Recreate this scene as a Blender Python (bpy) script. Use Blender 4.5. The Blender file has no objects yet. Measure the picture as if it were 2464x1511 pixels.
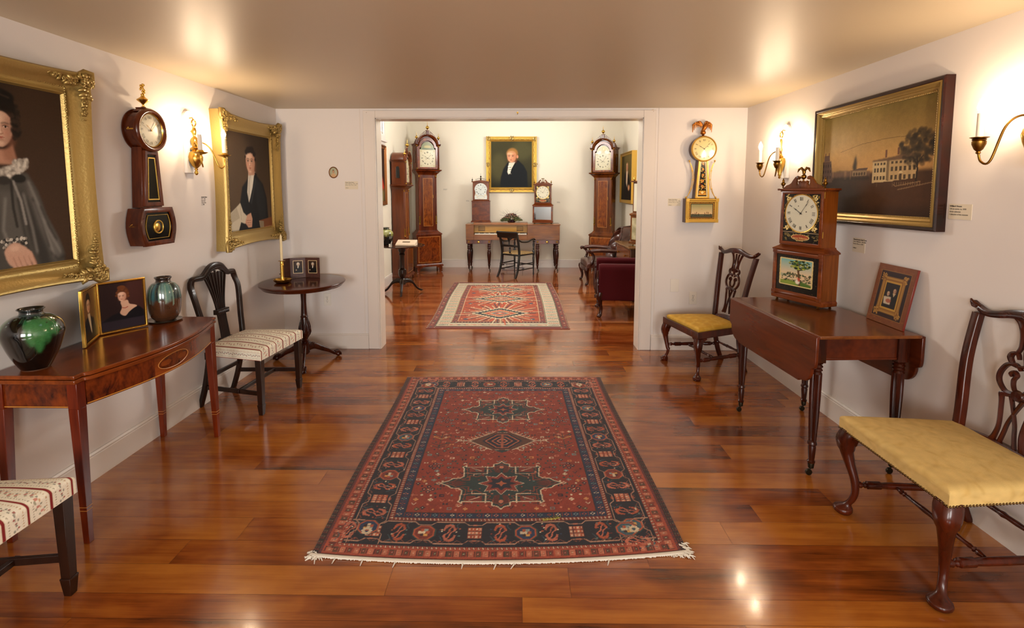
import bpy, math, random
import numpy as np
from mathutils import Matrix, Vector
PI = math.pi
COL = bpy.context.scene.collection
H = 1.55
LN, LW, EXPO, BULB = 112, 130, 0.26, 380

def lin(h):
    if isinstance(h, (tuple, list)): return tuple(h[:3])
    h = h.lstrip('#')
    c = [int(h[i:i+2], 16)/255 for i in (0, 2, 4)]
    return tuple(x/12.92 if x <= .04045 else ((x+.055)/1.055)**2.4 for x in c)

# ---------------------------------------------------------------- meshes
class MB:
    def __init__(s): s.v = []; s.f = []; s.m = []; s.T = None
    def add(s, vs, fs, mi=0):
        n = len(s.v)
        if s.T is not None:
            vs = [tuple(s.T @ Vector(p)) for p in vs]
        s.v += [tuple(p) for p in vs]
        for f in fs:
            s.f.append(tuple(i+n for i in f)); s.m.append(mi)
        return s
    def box(s, x0, x1, y0, y1, z0, z1, mi=0):
        v = [(x, y, z) for z in (z0, z1) for y in (y0, y1) for x in (x0, x1)]
        return s.add(v, [(0, 2, 3, 1), (4, 5, 7, 6), (0, 1, 5, 4), (2, 6, 7, 3), (0, 4, 6, 2), (1, 3, 7, 5)], mi)
    def taper(s, b, t, z0, z1, mi=0):
        # b, t: (x0,x1,y0,y1) rectangles at z0 and z1
        v = [(x, y, z0) for y in b[2:] for x in b[:2]] + [(x, y, z1) for y in t[2:] for x in t[:2]]
        return s.add(v, [(0, 2, 3, 1), (4, 5, 7, 6), (0, 1, 5, 4), (2, 6, 7, 3), (0, 4, 6, 2), (1, 3, 7, 5)], mi)
    def rings(s, R, cap=True, closed=False, mi=0):
        n = len(R[0]); v = [p for r in R for p in r]; f = []
        m = len(R)
        for i in range(m if closed else m-1):
            a = i*n; b = ((i+1) % m)*n
            for j in range(n):
                k = (j+1) % n
                f.append((a+j, a+k, b+k, b+j))
        if cap and not closed:
            f.append(tuple(range(n))[::-1]); f.append(tuple((m-1)*n+j for j in range(n)))
        return s.add(v, f, mi)
    def lathe(s, prof, seg=24, c=(0, 0, 0), axis='Z', mi=0, flute=0, fd=.08, a0=0, ring=False):
        R = []
        for q in prof:
            r, z = q[0], q[1]
            fl = flute and (len(q) < 3 or q[2])
            rg = []
            for j in range(seg):
                a = 2*PI*j/seg + a0
                rr = max(r, 1e-4)*(1-fd*(0.5+0.5*math.cos(a*flute)) if fl else 1)
                x, y = rr*math.cos(a), rr*math.sin(a)
                p = (x, y, z) if axis == 'Z' else ((x, z, y) if axis == 'Y' else (z, x, y))
                rg.append((p[0]+c[0], p[1]+c[1], p[2]+c[2]))
            R.append(rg)
        return s.rings(R, mi=mi, closed=ring)
    def tube(s, pts, r, seg=8, mi=0, closed=False, sq=None, up=(0, 0, 1), cap=True):
        # round (or elliptical: sq=(a,b)) tube along pts; r number or list
        P = [Vector(p) for p in pts]; n = len(P); R = []
        rs = r if isinstance(r, (list, tuple)) else [r]*n
        t0 = (P[1]-P[0]).normalized(); u = Vector(up)
        if abs(u.dot(t0)) > .95: u = Vector((1, 0, 0)) if abs(t0.x) < .9 else Vector((0, 1, 0))
        u = (u-t0*u.dot(t0)).normalized()
        for i in range(n):
            if closed: t = P[(i+1) % n]-P[i-1]
            else: t = P[min(i+1, n-1)]-P[max(i-1, 0)]
            t = t.normalized() if t.length > 1e-9 else t0
            u = u-t*u.dot(t)
            u = u.normalized() if u.length > 1e-6 else t.orthogonal().normalized()
            w = t.cross(u)
            a, b = sq if sq else (1, 1)
            R.append([tuple(P[i]+u*(rs[i]*a*math.cos(2*PI*j/seg))+w*(rs[i]*b*math.sin(2*PI*j/seg))) for j in range(seg)])
        return s.rings(R, closed=closed, mi=mi, cap=cap)
    def strip(s, pts, w, y0, y1, mi=0, closed=False):
        # flat band in XZ plane following pts [(x,z)], width w (number/list), thickness y0..y1
        P = [Vector((p[0], 0, p[1])) for p in pts]; n = len(P); R = []
        ws = w if isinstance(w, (list, tuple)) else [w]*n
        for i in range(n):
            if closed: t = P[(i+1) % n]-P[i-1]
            else: t = P[min(i+1, n-1)]-P[max(i-1, 0)]
            t = t.normalized() if t.length > 1e-9 else Vector((1, 0, 0))
            nn = Vector((-t.z, 0, t.x))*ws[i]/2
            a = P[i]+nn; b = P[i]-nn
            R.append([(a.x, y0, a.z), (b.x, y0, b.z), (b.x, y1, b.z), (a.x, y1, a.z)])
        return s.rings(R, closed=closed, mi=mi)
    def prism(s, poly, d0, d1, ax='Y', mi=0):
        # poly in the plane across ax: Y->(x,z) Z->(x,y) X->(y,z)
        def p3(p, d): return (p[0], d, p[1]) if ax == 'Y' else ((p[0], p[1], d) if ax == 'Z' else (d, p[0], p[1]))
        n = len(poly)
        v = [p3(p, d0) for p in poly]+[p3(p, d1) for p in poly]
        f = [tuple(range(n)), tuple(range(2*n-1, n-1, -1))]+[(i, i+n, (i+1) % n+n, (i+1) % n) for i in range(n)]
        return s.add(v, f, mi)
    def sph(s, c, r, seg=14, rn=8, mi=0):
        r = r if isinstance(r, (tuple, list)) else (r, r, r)
        R = []
        for i in range(rn+1):
            a = -PI/2+PI*i/rn; ca = max(math.cos(a), .002)
            R.append([(c[0]+r[0]*ca*math.cos(2*PI*j/seg), c[1]+r[1]*ca*math.sin(2*PI*j/seg), c[2]+r[2]*math.sin(a)) for j in range(seg)])
        return s.rings(R, mi=mi)

def cr(P, n=8, closed=False):
    # Catmull-Rom through P
    P = [np.array(p, float) for p in P]; m = len(P); out = []
    for i in range(m if closed else m-1):
        if closed: a, b, c, d = P[i-1], P[i], P[(i+1) % m], P[(i+2) % m]
        else: a, b, c, d = P[max(i-1, 0)], P[i], P[i+1], P[min(i+2, m-1)]
        for k in range(n):
            t = k/n
            out.append(tuple(.5*((2*b)+(c-a)*t+(2*a-5*b+4*c-d)*t*t+(3*b-a-3*c+d)*t**3)))
    if not closed: out.append(tuple(P[-1]))
    return out
def lerp(a, b, t): return a+(b-a)*t
def arc(cx, cz, r, a0, a1, n=12, rz=None):
    rz = rz or r
    return [(cx+r*math.cos(math.radians(lerp(a0, a1, i/n))), cz+rz*math.sin(math.radians(lerp(a0, a1, i/n)))) for i in range(n+1)]

def obj(name, mb, m, parent=None, smooth=35, bevel=0, loc=None, rot=None, label=None, col=None, seg=2):
    me = bpy.data.meshes.new(name)
    me.from_pydata(mb.v, [], mb.f); 
    for mm in (m if isinstance(m, (list, tuple)) else [m]): me.materials.append(mm)
    if any(mb.m): me.polygons.foreach_set('material_index', mb.m)
    import bmesh
    bm = bmesh.new(); bm.from_mesh(me); bmesh.ops.recalc_face_normals(bm, faces=bm.faces); bm.to_mesh(me); bm.free()
    if smooth:
        me.polygons.foreach_set('use_smooth', [True]*len(me.polygons))
        me.set_sharp_from_angle(angle=math.radians(smooth))
    me.update()
    o = bpy.data.objects.new(name, me); COL.objects.link(o)
    if parent: o.parent = parent
    if loc: o.location = loc
    if rot: o.rotation_euler = rot
    if bevel:
        b = o.modifiers.new('bevel', 'BEVEL'); b.width = bevel; b.segments = seg; b.limit_method = 'ANGLE'; b.angle_limit = math.radians(40)
        b.harden_normals = False
    if label: o['label'] = label
    return o
def tag(o, label=None, cat=None, group=None, kind=None):
    if label: o['label'] = label
    if cat: o['category'] = cat
    if group: o['group'] = group
    if kind: o['kind'] = kind
    return o
def thing(name, label, cat, loc=(0, 0, 0), rz=0, group=None):
    o = bpy.data.objects.new(name, None); COL.objects.link(o); o.empty_display_size = .05
    o.location = loc; o.rotation_euler = (0, 0, math.radians(rz))
    return tag(o, label, cat, group)
def copy_tree(o, parent=None, **kw):
    c = o.copy(); COL.objects.link(c); c.parent = parent
    for ch in list(o.children): copy_tree(ch, c)
    return c

# ---------------------------------------------------------------- materials
_M = {}
def mat(name, base='#808080', rough=.5, metal=0, coat=0, spec=None, emit=None, estr=0, trans=0, ior=None, sheen=0, bump=0, bscale=60, var=None, vscale=8):
    if name in _M: return _M[name]
    m = bpy.data.materials.new(name); m.use_nodes = True; nt = m.node_tree; b = nt.nodes['Principled BSDF']
    b.inputs['Base Color'].default_value = (*lin(base), 1); b.inputs['Roughness'].default_value = rough
    b.inputs['Metallic'].default_value = metal; b.inputs['Coat Weight'].default_value = coat; b.inputs['Coat Roughness'].default_value = .08
    if spec is not None: b.inputs['Specular IOR Level'].default_value = spec
    if emit: b.inputs['Emission Color'].default_value = (*lin(emit), 1); b.inputs['Emission Strength'].default_value = estr
    if trans: b.inputs['Transmission Weight'].default_value = trans
    if ior: b.inputs['IOR'].default_value = ior
    if sheen: b.inputs['Sheen Weight'].default_value = sheen; b.inputs['Sheen Roughness'].default_value = .4
    if bump or var:
        tc = nt.nodes.new('ShaderNodeTexCoord')
    if bump:
        n = nt.nodes.new('ShaderNodeTexNoise'); n.inputs['Scale'].default_value = bscale; n.inputs['Detail'].default_value = 4
        bp = nt.nodes.new('ShaderNodeBump'); bp.inputs['Strength'].default_value = bump; bp.inputs['Distance'].default_value = .004
        nt.links.new(tc.outputs['Object'], n.inputs['Vector']); nt.links.new(n.outputs['Fac'], bp.inputs['Height']); nt.links.new(bp.outputs['Normal'], b.inputs['Normal'])
    if var:
        n = nt.nodes.new('ShaderNodeTexNoise'); n.inputs['Scale'].default_value = vscale; n.inputs['Detail'].default_value = 5
        r = nt.nodes.new('ShaderNodeValToRGB'); r.color_ramp.elements[0].color = (*lin(base), 1); r.color_ramp.elements[1].color = (*lin(var), 1)
        r.color_ramp.elements[0].position = .38; r.color_ramp.elements[1].position = .64
        nt.links.new(tc.outputs['Object'], n.inputs['Vector']); nt.links.new(n.outputs['Fac'], r.inputs['Fac']); nt.links.new(r.outputs['Color'], b.inputs['Base Color'])
    _M[name] = m; return m

def dk(h, k): r, g, b_ = lin(h); return (r*k*1.0, g*k*.96, b_*k*.66)
def wood(name, c1, c2, rough=.28, axis='Z', s=9, stretch=9, coat=.4, flame=0):
    if name in _M: return _M[name]
    m = bpy.data.materials.new(name); m.use_nodes = True; nt = m.node_tree; b = nt.nodes['Principled BSDF']; N = nt.nodes.new; L = nt.links.new
    tc = N('ShaderNodeTexCoord'); mp = N('ShaderNodeMapping')
    sc = [s*2.2, s*2.2, s*2.2]; sc['XYZ'.index(axis)] = s*2.2/stretch; mp.inputs['Scale'].default_value = sc
    n1 = N('ShaderNodeTexNoise'); n1.inputs['Scale'].default_value = 1; n1.inputs['Detail'].default_value = 6; n1.inputs['Distortion'].default_value = .6+flame
    n2 = N('ShaderNodeTexNoise'); n2.inputs['Scale'].default_value = 7; n2.inputs['Detail'].default_value = 3
    mx = N('ShaderNodeMix'); mx.data_type = 'FLOAT'; mx.inputs['Factor'].default_value = .3
    r = N('ShaderNodeValToRGB'); e = r.color_ramp.elements
    e[0].position = .34; e[0].color = (*dk(c1, .72), 1); e[1].position = .66; e[1].color = (*dk(c2, .8), 1)
    L(tc.outputs['Object'], mp.inputs['Vector']); L(mp.outputs['Vector'], n1.inputs['Vector']); L(mp.outputs['Vector'], n2.inputs['Vector'])
    L(n1.outputs['Fac'], mx.inputs['A']); L(n2.outputs['Fac'], mx.inputs['B']); L(mx.outputs['Result'], r.inputs['Fac']); L(r.outputs['Color'], b.inputs['Base Color']); b.inputs['Specular IOR Level'].default_value = .3
    b.inputs['Roughness'].default_value = rough; b.inputs['Coat Weight'].default_value = coat*.45; b.inputs['Coat Roughness'].default_value = .1
    _M[name] = m; return m

def vcol_mat(name, rough=.6, coat=0, bump=0, bscale=300, sheen=0, attr='Col', mottled=0, spec=.5):
    if name in _M: return _M[name]
    m = bpy.data.materials.new(name); m.use_nodes = True; nt = m.node_tree; b = nt.nodes['Principled BSDF']; N = nt.nodes.new; L = nt.links.new
    a = N('ShaderNodeAttribute'); a.attribute_name = attr
    b.inputs['Roughness'].default_value = rough; b.inputs['Coat Weight'].default_value = coat; b.inputs['Coat Roughness'].default_value = .12; b.inputs['Specular IOR Level'].default_value = spec
    if sheen: b.inputs['Sheen Weight'].default_value = sheen
    out = a.outputs['Color']
    tc = N('ShaderNodeTexCoord')
    if mottled:
        n = N('ShaderNodeTexNoise'); n.inputs['Scale'].default_value = mottled; n.inputs['Detail'].default_value = 3
        mr = N('ShaderNodeMapRange'); mr.inputs['From Min'].default_value = .3; mr.inputs['From Max'].default_value = .7; mr.inputs['To Min'].default_value = .75; mr.inputs['To Max'].default_value = 1.2
        mx = N('ShaderNodeMix'); mx.data_type = 'RGBA'; mx.blend_type = 'MULTIPLY'; mx.inputs['Factor'].default_value = 1
        L(tc.outputs['Object'], n.inputs['Vector']); L(n.outputs['Fac'], mr.inputs['Value']); L(out, mx.inputs['A']); L(mr.outputs['Result'], mx.inputs['B']); out = mx.outputs['Result']
    L(out, b.inputs['Base Color'])
    if bump:
        n = N('ShaderNodeTexNoise'); n.inputs['Scale'].default_value = bscale
        bp = N('ShaderNodeBump'); bp.inputs['Strength'].default_value = bump; bp.inputs['Distance'].default_value = .002
        L(tc.outputs['Object'], n.inputs['Vector']); L(n.outputs['Fac'], bp.inputs['Height']); L(bp.outputs['Normal'], b.inputs['Normal'])
    _M[name] = m; return m

# ---------------------------------------------------------------- painted surfaces (numpy raster -> colour attribute on a grid)
class Cv:
    def __init__(s, w, h, bg):
        s.w, s.h = w, h; s.a = np.zeros((h, w, 3)); s.a[:] = lin(bg)
        s.Y, s.X = np.mgrid[0:h, 0:w]; s.X = (s.X+.5)/w; s.Y = (s.Y+.5)/h; s.k = h/w   # coordinates 0..1, y down
        s.rng = np.random.RandomState(3)
    def bb(s, x0, y0, x1, y1, blur):
        e = 2*blur+2
        return slice(max(int(y0*s.h)-e, 0), max(min(int(y1*s.h)+e+1, s.h), 0)), slice(max(int(x0*s.w)-e, 0), max(min(int(x1*s.w)+e+1, s.w), 0))
    def put(s, m, col, alpha=1, blur=0, S=(slice(None), slice(None))):
        if 0 in m.shape: return s
        m = m.astype(float)
        if blur: m = s.blur(m, blur)
        m = m[..., None]*alpha
        s.a[S] = s.a[S]*(1-m)+np.array(lin(col))*m; return s
    def blur(s, m, k):
        for _ in range(2):
            for ax in (0, 1):
                p = np.pad(m, [(k+1, k) if i == ax else (0, 0) for i in (0, 1)], mode='edge'); c = p.cumsum(ax)
                n = m.shape[ax]
                m = (c[2*k+1:2*k+1+n]-c[:n])/(2*k+1) if ax == 0 else (c[:, 2*k+1:2*k+1+n]-c[:, :n])/(2*k+1)
        return m
    def poly(s, P, col, alpha=1, blur=0):
        xs = [p[0] for p in P]; ys = [p[1] for p in P]; S = s.bb(min(xs), min(ys), max(xs), max(ys), blur)
        X = s.X[S]; Y = s.Y[S]; c = np.zeros(X.shape, bool)
        for i in range(len(P)):
            ax, ay = P[i]; bx, by = P[i-1]
            if ay == by: continue
            c ^= ((ay > Y) != (by > Y)) & (X < (bx-ax)*(Y-ay)/(by-ay)+ax)
        return s.put(c, col, alpha, blur, S)
    def ell(s, cx, cy, rx, ry, col, alpha=1, blur=0, rot=0):
        q = max(rx, ry*s.k); S = s.bb(cx-q, cy-q/s.k, cx+q, cy+q/s.k, blur)
        a = math.radians(rot); dx = s.X[S]-cx; dy = (s.Y[S]-cy)*s.k; u = dx*math.cos(a)+dy*math.sin(a); v = -dx*math.sin(a)+dy*math.cos(a)
        return s.put((u/rx)**2+(v/(ry*s.k))**2 < 1, col, alpha, blur, S)
    def rect(s, x0, y0, x1, y1, col, alpha=1, blur=0):
        S = s.bb(x0, y0, x1, y1, blur); X, Y = s.X[S], s.Y[S]; return s.put((X >= x0) & (X < x1) & (Y >= y0) & (Y < y1), col, alpha, blur, S)
    def line(s, P, w, col, alpha=1, blur=0):
        xs = [p[0] for p in P]; ys = [p[1] for p in P]; S = s.bb(min(xs)-w, min(ys)-w/s.k, max(xs)+w, max(ys)+w/s.k, blur)
        X = s.X[S]; Y = s.Y[S]*s.k; m = np.zeros(X.shape, bool)
        for (ax, ay), (bx, by) in zip(P, P[1:]):
            Y0 = ay*s.k; dx, dy = bx-ax, (by-ay)*s.k; d2 = dx*dx+dy*dy or 1e-12
            t = np.clip(((X-ax)*dx+(Y-Y0)*dy)/d2, 0, 1)
            m |= (X-ax-t*dx)**2+(Y-Y0-t*dy)**2 < (w/2)**2
        return s.put(m, col, alpha, blur, S)
    def noise(s, amt, k=1):
        n = s.rng.rand(s.h, s.w)
        if k > 1: n = s.blur(n, k); n = (n-n.mean())/max(n.std(), 1e-6)*.29+.5
        s.a *= (1+amt*(n-.5)*2)[..., None].clip(0, 3); return s
    def grad(s, c0, c1, y0=0, y1=1, axis='y'):
        t = np.clip(((s.Y if axis == 'y' else s.X)-y0)/(y1-y0), 0, 1)[..., None]
        s.a = np.array(lin(c0))*(1-t)+np.array(lin(c1))*t; return s

def grid(name, cv, w, h, m, parent=None, fn=None, loc=None, rot=None, label=None, flat='XZ'):
    # cv painted on a w x h surface; local x right, z up (flat XZ, faces -Y) or y up (flat XY, faces +Z), centred
    nx, ny = cv.w, cv.h
    X, Y = np.meshgrid(np.linspace(-w/2, w/2, nx), np.linspace(h/2, -h/2, ny))
    Z = np.zeros_like(X)
    if fn: X, Y, Z = fn(X, Y)
    co = np.stack([X, -Z, Y] if flat == 'XZ' else [X, Y, Z], -1).reshape(-1, 3)
    i = np.arange(nx*ny).reshape(ny, nx)
    q = np.stack([i[1:, :-1], i[1:, 1:], i[:-1, 1:], i[:-1, :-1]], -1).reshape(-1, 4)
    me = bpy.data.meshes.new(name); me.vertices.add(len(co)); me.vertices.foreach_set('co', co.ravel())
    me.loops.add(q.size); me.loops.foreach_set('vertex_index', q.ravel().astype(np.int32))
    me.polygons.add(len(q)); me.polygons.foreach_set('loop_start', np.arange(0, q.size, 4, dtype=np.int32))
    me.update(calc_edges=True); me.materials.append(m)
    a = me.color_attributes.new('Col', 'FLOAT_COLOR', 'POINT')
    c = np.ones((nx*ny, 4), np.float32); c[:, :3] = np.clip(cv.a, 0, 1).reshape(-1, 3); a.data.foreach_set('color', c.ravel())
    me.polygons.foreach_set('use_smooth', [True]*len(me.polygons))
    o = bpy.data.objects.new(name, me); COL.objects.link(o)
    if parent: o.parent = parent
    if loc: o.location = loc
    if rot: o.rotation_euler = rot
    if label: o['label'] = label
    return o

def text(name, body, size, m, parent, loc, rot=(PI/2, 0, 0), align='CENTER', ext=.0003, sx=1, off=0):
    cu = bpy.data.curves.new(name, 'FONT'); cu.body = body; cu.size = size; cu.align_x = align; cu.align_y = 'CENTER'; cu.extrude = ext; cu.offset = off
    cu.resolution_u = 3; cu.materials.append(m)
    tmp = bpy.data.objects.new('tmp', cu); COL.objects.link(tmp); me = bpy.data.meshes.new_from_object(tmp); bpy.data.objects.remove(tmp)
    o = bpy.data.objects.new(name, me); COL.objects.link(o); o.parent = parent; o.location = loc; o.rotation_euler = rot; o.scale = (sx, 1, 1)
    return o

def frame_mb(mb, W, Hh, prof, bow=0, n=12, cz=0, mi=0):
    # mitred picture frame, outer size W x H centred on (0,cz); prof: (inset, depth) from outer back edge to inner edge
    wmax = max(p[0] for p in prof) or 1
    ring = []
    C = [(-W/2, -Hh/2), (W/2, -Hh/2), (W/2, Hh/2), (-W/2, Hh/2)]
    pts = []
    for i in range(4):
        a, b = C[i], C[(i+1) % 4]
        for k in range(n):
            t = k/n
            bw = bow*math.sin(PI*t)
            x, z = lerp(a[0], b[0], t), lerp(a[1], b[1], t)
            nx, nz = [(0, 1), (-1, 0), (0, -1), (1, 0)][i]
            pts.append((x, z, nx, nz, bw, t, i))
    R = []
    for (x, z, nx, nz, bw, t, i) in pts:
        r = []
        for (ins, dep) in prof:
            f = 1-ins/wmax
            # scale position so that the corners mitre
            sx = (W/2-ins)/(W/2); sz = (Hh/2-ins)/(Hh/2)
            r.append((x*sx+nx*bw*f, -dep, z*sz+nz*bw*f+cz))
        R.append(r)
    m = len(prof); v = [p for r in R for p in r]; f = []
    for i in range(len(R)):
        a = i*m; b = ((i+1) % len(R))*m
        for j in range(m-1): f.append((a+j, a+j+1, b+j+1, b+j))
        f.append((a+m-1, a, b, b+m-1))
    return mb.add(v, f, mi)
# ---------------------------------------------------------------- camera (18 mm lens, tilted a little down, lens shifted)
sc = bpy.context.scene
cam = bpy.data.cameras.new('camera'); camo = bpy.data.objects.new('camera', cam); COL.objects.link(camo); sc.camera = camo
cam.sensor_width = 36; cam.lens = 1230.2/2464*36; cam.shift_x = (1232-1228.4)/2464; cam.shift_y = (575.3-755.5)/2464
cam.clip_start = .05
camo.location = (0, 0, H); camo.rotation_euler = (PI/2-.09558, 0, .0135)
sc.view_settings.view_transform = 'Standard'; sc.view_settings.look = 'None'; sc.view_settings.gamma = 1; sc.view_settings.exposure = EXPO
sc.view_settings.use_curve_mapping = False
sc.cycles.adaptive_threshold = .02; sc.cycles.max_bounces = 6; sc.cycles.diffuse_bounces = 3; sc.cycles.glossy_bounces = 3; sc.cycles.caustics_reflective = False; sc.cycles.caustics_refractive = False
sc.cycles.sample_clamp_indirect = 6

XL, XR, YB, ZC = -2.283, 2.147, 4.889, 2.3136     # front room: left wall, right wall, wall with the opening, ceiling
YF, FL, FR, ZF = 10.22, -2.12, 2.075, 3.3           # far room
DX0, DX1, DZ, WT = -1.338, 1.178, 2.222, .15       # cased opening
YN = -2.6                                          # wall behind the camera

M_wall = mat('wall_paint', '#ded6d0', .62, bump=.12, bscale=14)
M_wall2 = mat('far_wall_paint', '#e8dfcb', .65)
M_trim = mat('trim_paint', '#dcd2c8', .38)
M_ceil = mat('ceiling_paint', '#cbbb9e', .42, bump=.25, bscale=3.2)
M_white = mat('white_paint', '#ece8e2', .4)

def struct(name, mb, m, **k):
    o = obj(name, mb, m, **k); o['kind'] = 'structure'; return o
b = MB(); b.box(XL-.12, XL, YN, YB, 0, ZC); struct('wall_left', b, M_wall, smooth=0)
b = MB(); b.box(XR, XR+.12, YN, YB, 0, ZC); struct('wall_right', b, M_wall, smooth=0)
b = MB(); b.box(FL-.4, DX0, YB, YB+WT, 0, 2.6); b.box(DX1, FR+.4, YB, YB+WT, 0, 2.6); b.box(DX0, DX1, YB, YB+WT, DZ, 2.6)
b.box(FL-.4, FR+.4, YB+.02, YB+WT, 2.6, ZF)
struct('wall_back', b, M_wall, smooth=0)
b = MB(); b.box(XL-.12, XR+.12, YN, YB, ZC, ZC+.1); struct('ceiling', b, M_ceil, smooth=0)
b = MB(); b.box(FL-.12, FR+.12, YF, YF+.12, 0, ZF); struct('wall_far', b, M_wall2, smooth=0)
b = MB(); b.box(FL-.12, FR+.12, YB+WT, YF, ZF, ZF+.1); struct('ceiling.001', b, M_white, smooth=0)
# far room side walls with high window openings
WL0, WL1, WZ0, WZ1 = 6.2, 8.12, 2.42, 3.12
for nm, x0, x1, w0, w1 in (('wall_far_left', FL-.14, FL, WL0, WL1), ('wall_far_right', FR, FR+.14, 6.3, 8.2)):
    b = MB(); b.box(x0, x1, YB+WT, w0, 0, ZF); b.box(x0, x1, w1, YF, 0, ZF); b.box(x0, x1, w0, w1, 0, WZ0); b.box(x0, x1, w0, w1, WZ1, ZF)
    struct(nm, b, M_wall2, smooth=0)
# unseen wall behind the camera; its two windows are added for fill light
NW = ((-1.75, -.45), (.35, 1.65))
b = MB(); xs = [XL-.12, NW[0][0], NW[0][1], NW[1][0], NW[1][1], XR+.12]
for i in (0, 2, 4): b.box(xs[i], xs[i+1], YN-.12, YN, 0, ZC)
for a, c in NW: b.box(a, c, YN-.12, YN, 0, .75); b.box(a, c, YN-.12, YN, 2.05, ZC)
struct('wall_near', b, M_wall, smooth=0)
M_glass = mat('window_glass', '#ffffff', .02, trans=1, ior=1.45)
def window(nm, cx, cy, cz, w, h, rz, sill=True, cols=2, rows=2):
    r = bpy.data.objects.new(nm, None); COL.objects.link(r); r.location = (cx, cy, cz); r.rotation_euler = (0, 0, math.radians(rz)); r['kind'] = 'structure'
    b = MB(); t = .055
    frame_mb(b, w+.16, h+.16, [(0, 0), (0, .025), (.02, .03), (.07, .022), (.08, .015), (.08, -.1), (0, -.1)], n=1); f = obj('window_frame', b, M_trim, r); f['kind'] = 'structure'
    b = MB()
    frame_mb(b, w, h, [(0, -.03), (0, -.005), (.045, -.005), (.045, -.03)], n=1)
    for i in range(1, cols): x = -w/2+w*i/cols; b.box(x-.02, x+.02, .005, .03, -h/2+.03, h/2-.03)
    for i in range(1, rows): z = -h/2+h*i/rows; b.box(-w/2+.03, w/2-.03, .008, .028, z-.012, z+.012)
    f = obj('window_sash', b, M_trim, r); f['kind'] = 'structure'
    if sill:
        b = MB(); b.box(-w/2-.11, w/2+.11, -.05, .02, -h/2-.12, -h/2-.085); b.box(-w/2-.09, w/2+.09, -.02, 0, -h/2-.165, -h/2-.12); f = obj('window_sill', b, M_trim, r, bevel=.004); f['kind'] = 'structure'
window('window_1', FL, (WL0+WL1)/2, (WZ0+WZ1)/2, WL1-WL0, WZ1-WZ0, 90, cols=4, rows=1)
window('window_2', FR, (6.3+8.2)/2, (WZ0+WZ1)/2, 1.9, WZ1-WZ0, -90, cols=3, rows=1)
for i, (a, c) in enumerate(NW): window('window_%d' % (i+3), (a+c)/2, YN, 1.4, c-a, 1.3, 180, cols=2, rows=3)  # windows added out of view as openings for the fill lamps

# baseboards: flat board with a small bead on top
def baseboard(nm, p0, p1, nx, ny, h=.15, t=.016, m=None):
    (x0, y0), (x1, y1) = p0, p1; b = MB(); prof = [(0, 0), (t, 0), (t, h-.022), (t*.75, h-.018), (t*.9, h-.01), (t*.5, h), (0, h)]
    R = []
    for (x, y) in (p0, p1): R.append([(x+nx*d, y+ny*d, z) for d, z in prof])
    b.rings(R); return struct(nm, b, m or M_trim, smooth=30)
baseboard('baseboard_left', (XL, YN), (XL, YB), 1, 0)
baseboard('baseboard_right', (XR, YN), (XR, YB), -1, 0)
baseboard('baseboard_back', (XL, YB), (-1.455, YB), 0, -1)
baseboard('baseboard_back.001', (1.298, YB), (XR, YB), 0, -1)
baseboard('baseboard_far', (FL, YF), (FR, YF), 0, -1, h=.16)
baseboard('baseboard_far_left', (FL, YB+WT), (FL, YF), 1, 0, h=.16)
baseboard('baseboard_far_right', (FR, YB+WT), (FR, YF), -1, 0, h=.16)

# cased opening: flat casing with bead, jamb lining
b = MB(); t = .02; cw = .115
for s_, x in ((-1, DX0), (1, DX1)):
    a, c = sorted((x, x+s_*cw)); b.box(a, c, YB-t, YB, 0, DZ+cw*.62)
    a, c = sorted((x-s_*.0, x+s_*.012)); b.box(a, c, YB-t-.008, YB, 0, DZ+.012)
b.box(DX0, DX1, YB-t, YB, DZ, DZ+cw*.62); b.box(DX0, DX1, YB-t-.008, YB, DZ, DZ+.012)
for s_, x in ((-1, DX0), (1, DX1)):
    a, c = sorted((x, x+s_*cw)); b.box(a, c, YB+WT, YB+WT+t, 0, DZ+.1)
b.box(DX0, DX1, YB+WT, YB+WT+t, DZ, DZ+.1)
struct('trim_1', b, M_trim, bevel=.003)
b = MB(); b.box(DX0-.001, DX0+.006, YB-.012, YB+WT+.012, 0, DZ); b.box(DX1-.006, DX1+.001, YB-.012, YB+WT+.012, 0, DZ); b.box(DX0, DX1, YB-.012, YB+WT+.012, DZ-.006, DZ+.001)
struct('trim_2', b, mat('jamb_paint', '#e2d8cc', .22), smooth=0)
# vertical board seams / battens of the partition either side of the opening
b = MB()
for x in (-1.49, 1.325, ): b.box(x-.004, x+.004, YB-.003, YB+.001, 0, ZC)
struct('trim_3', b, M_trim, smooth=0)

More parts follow.
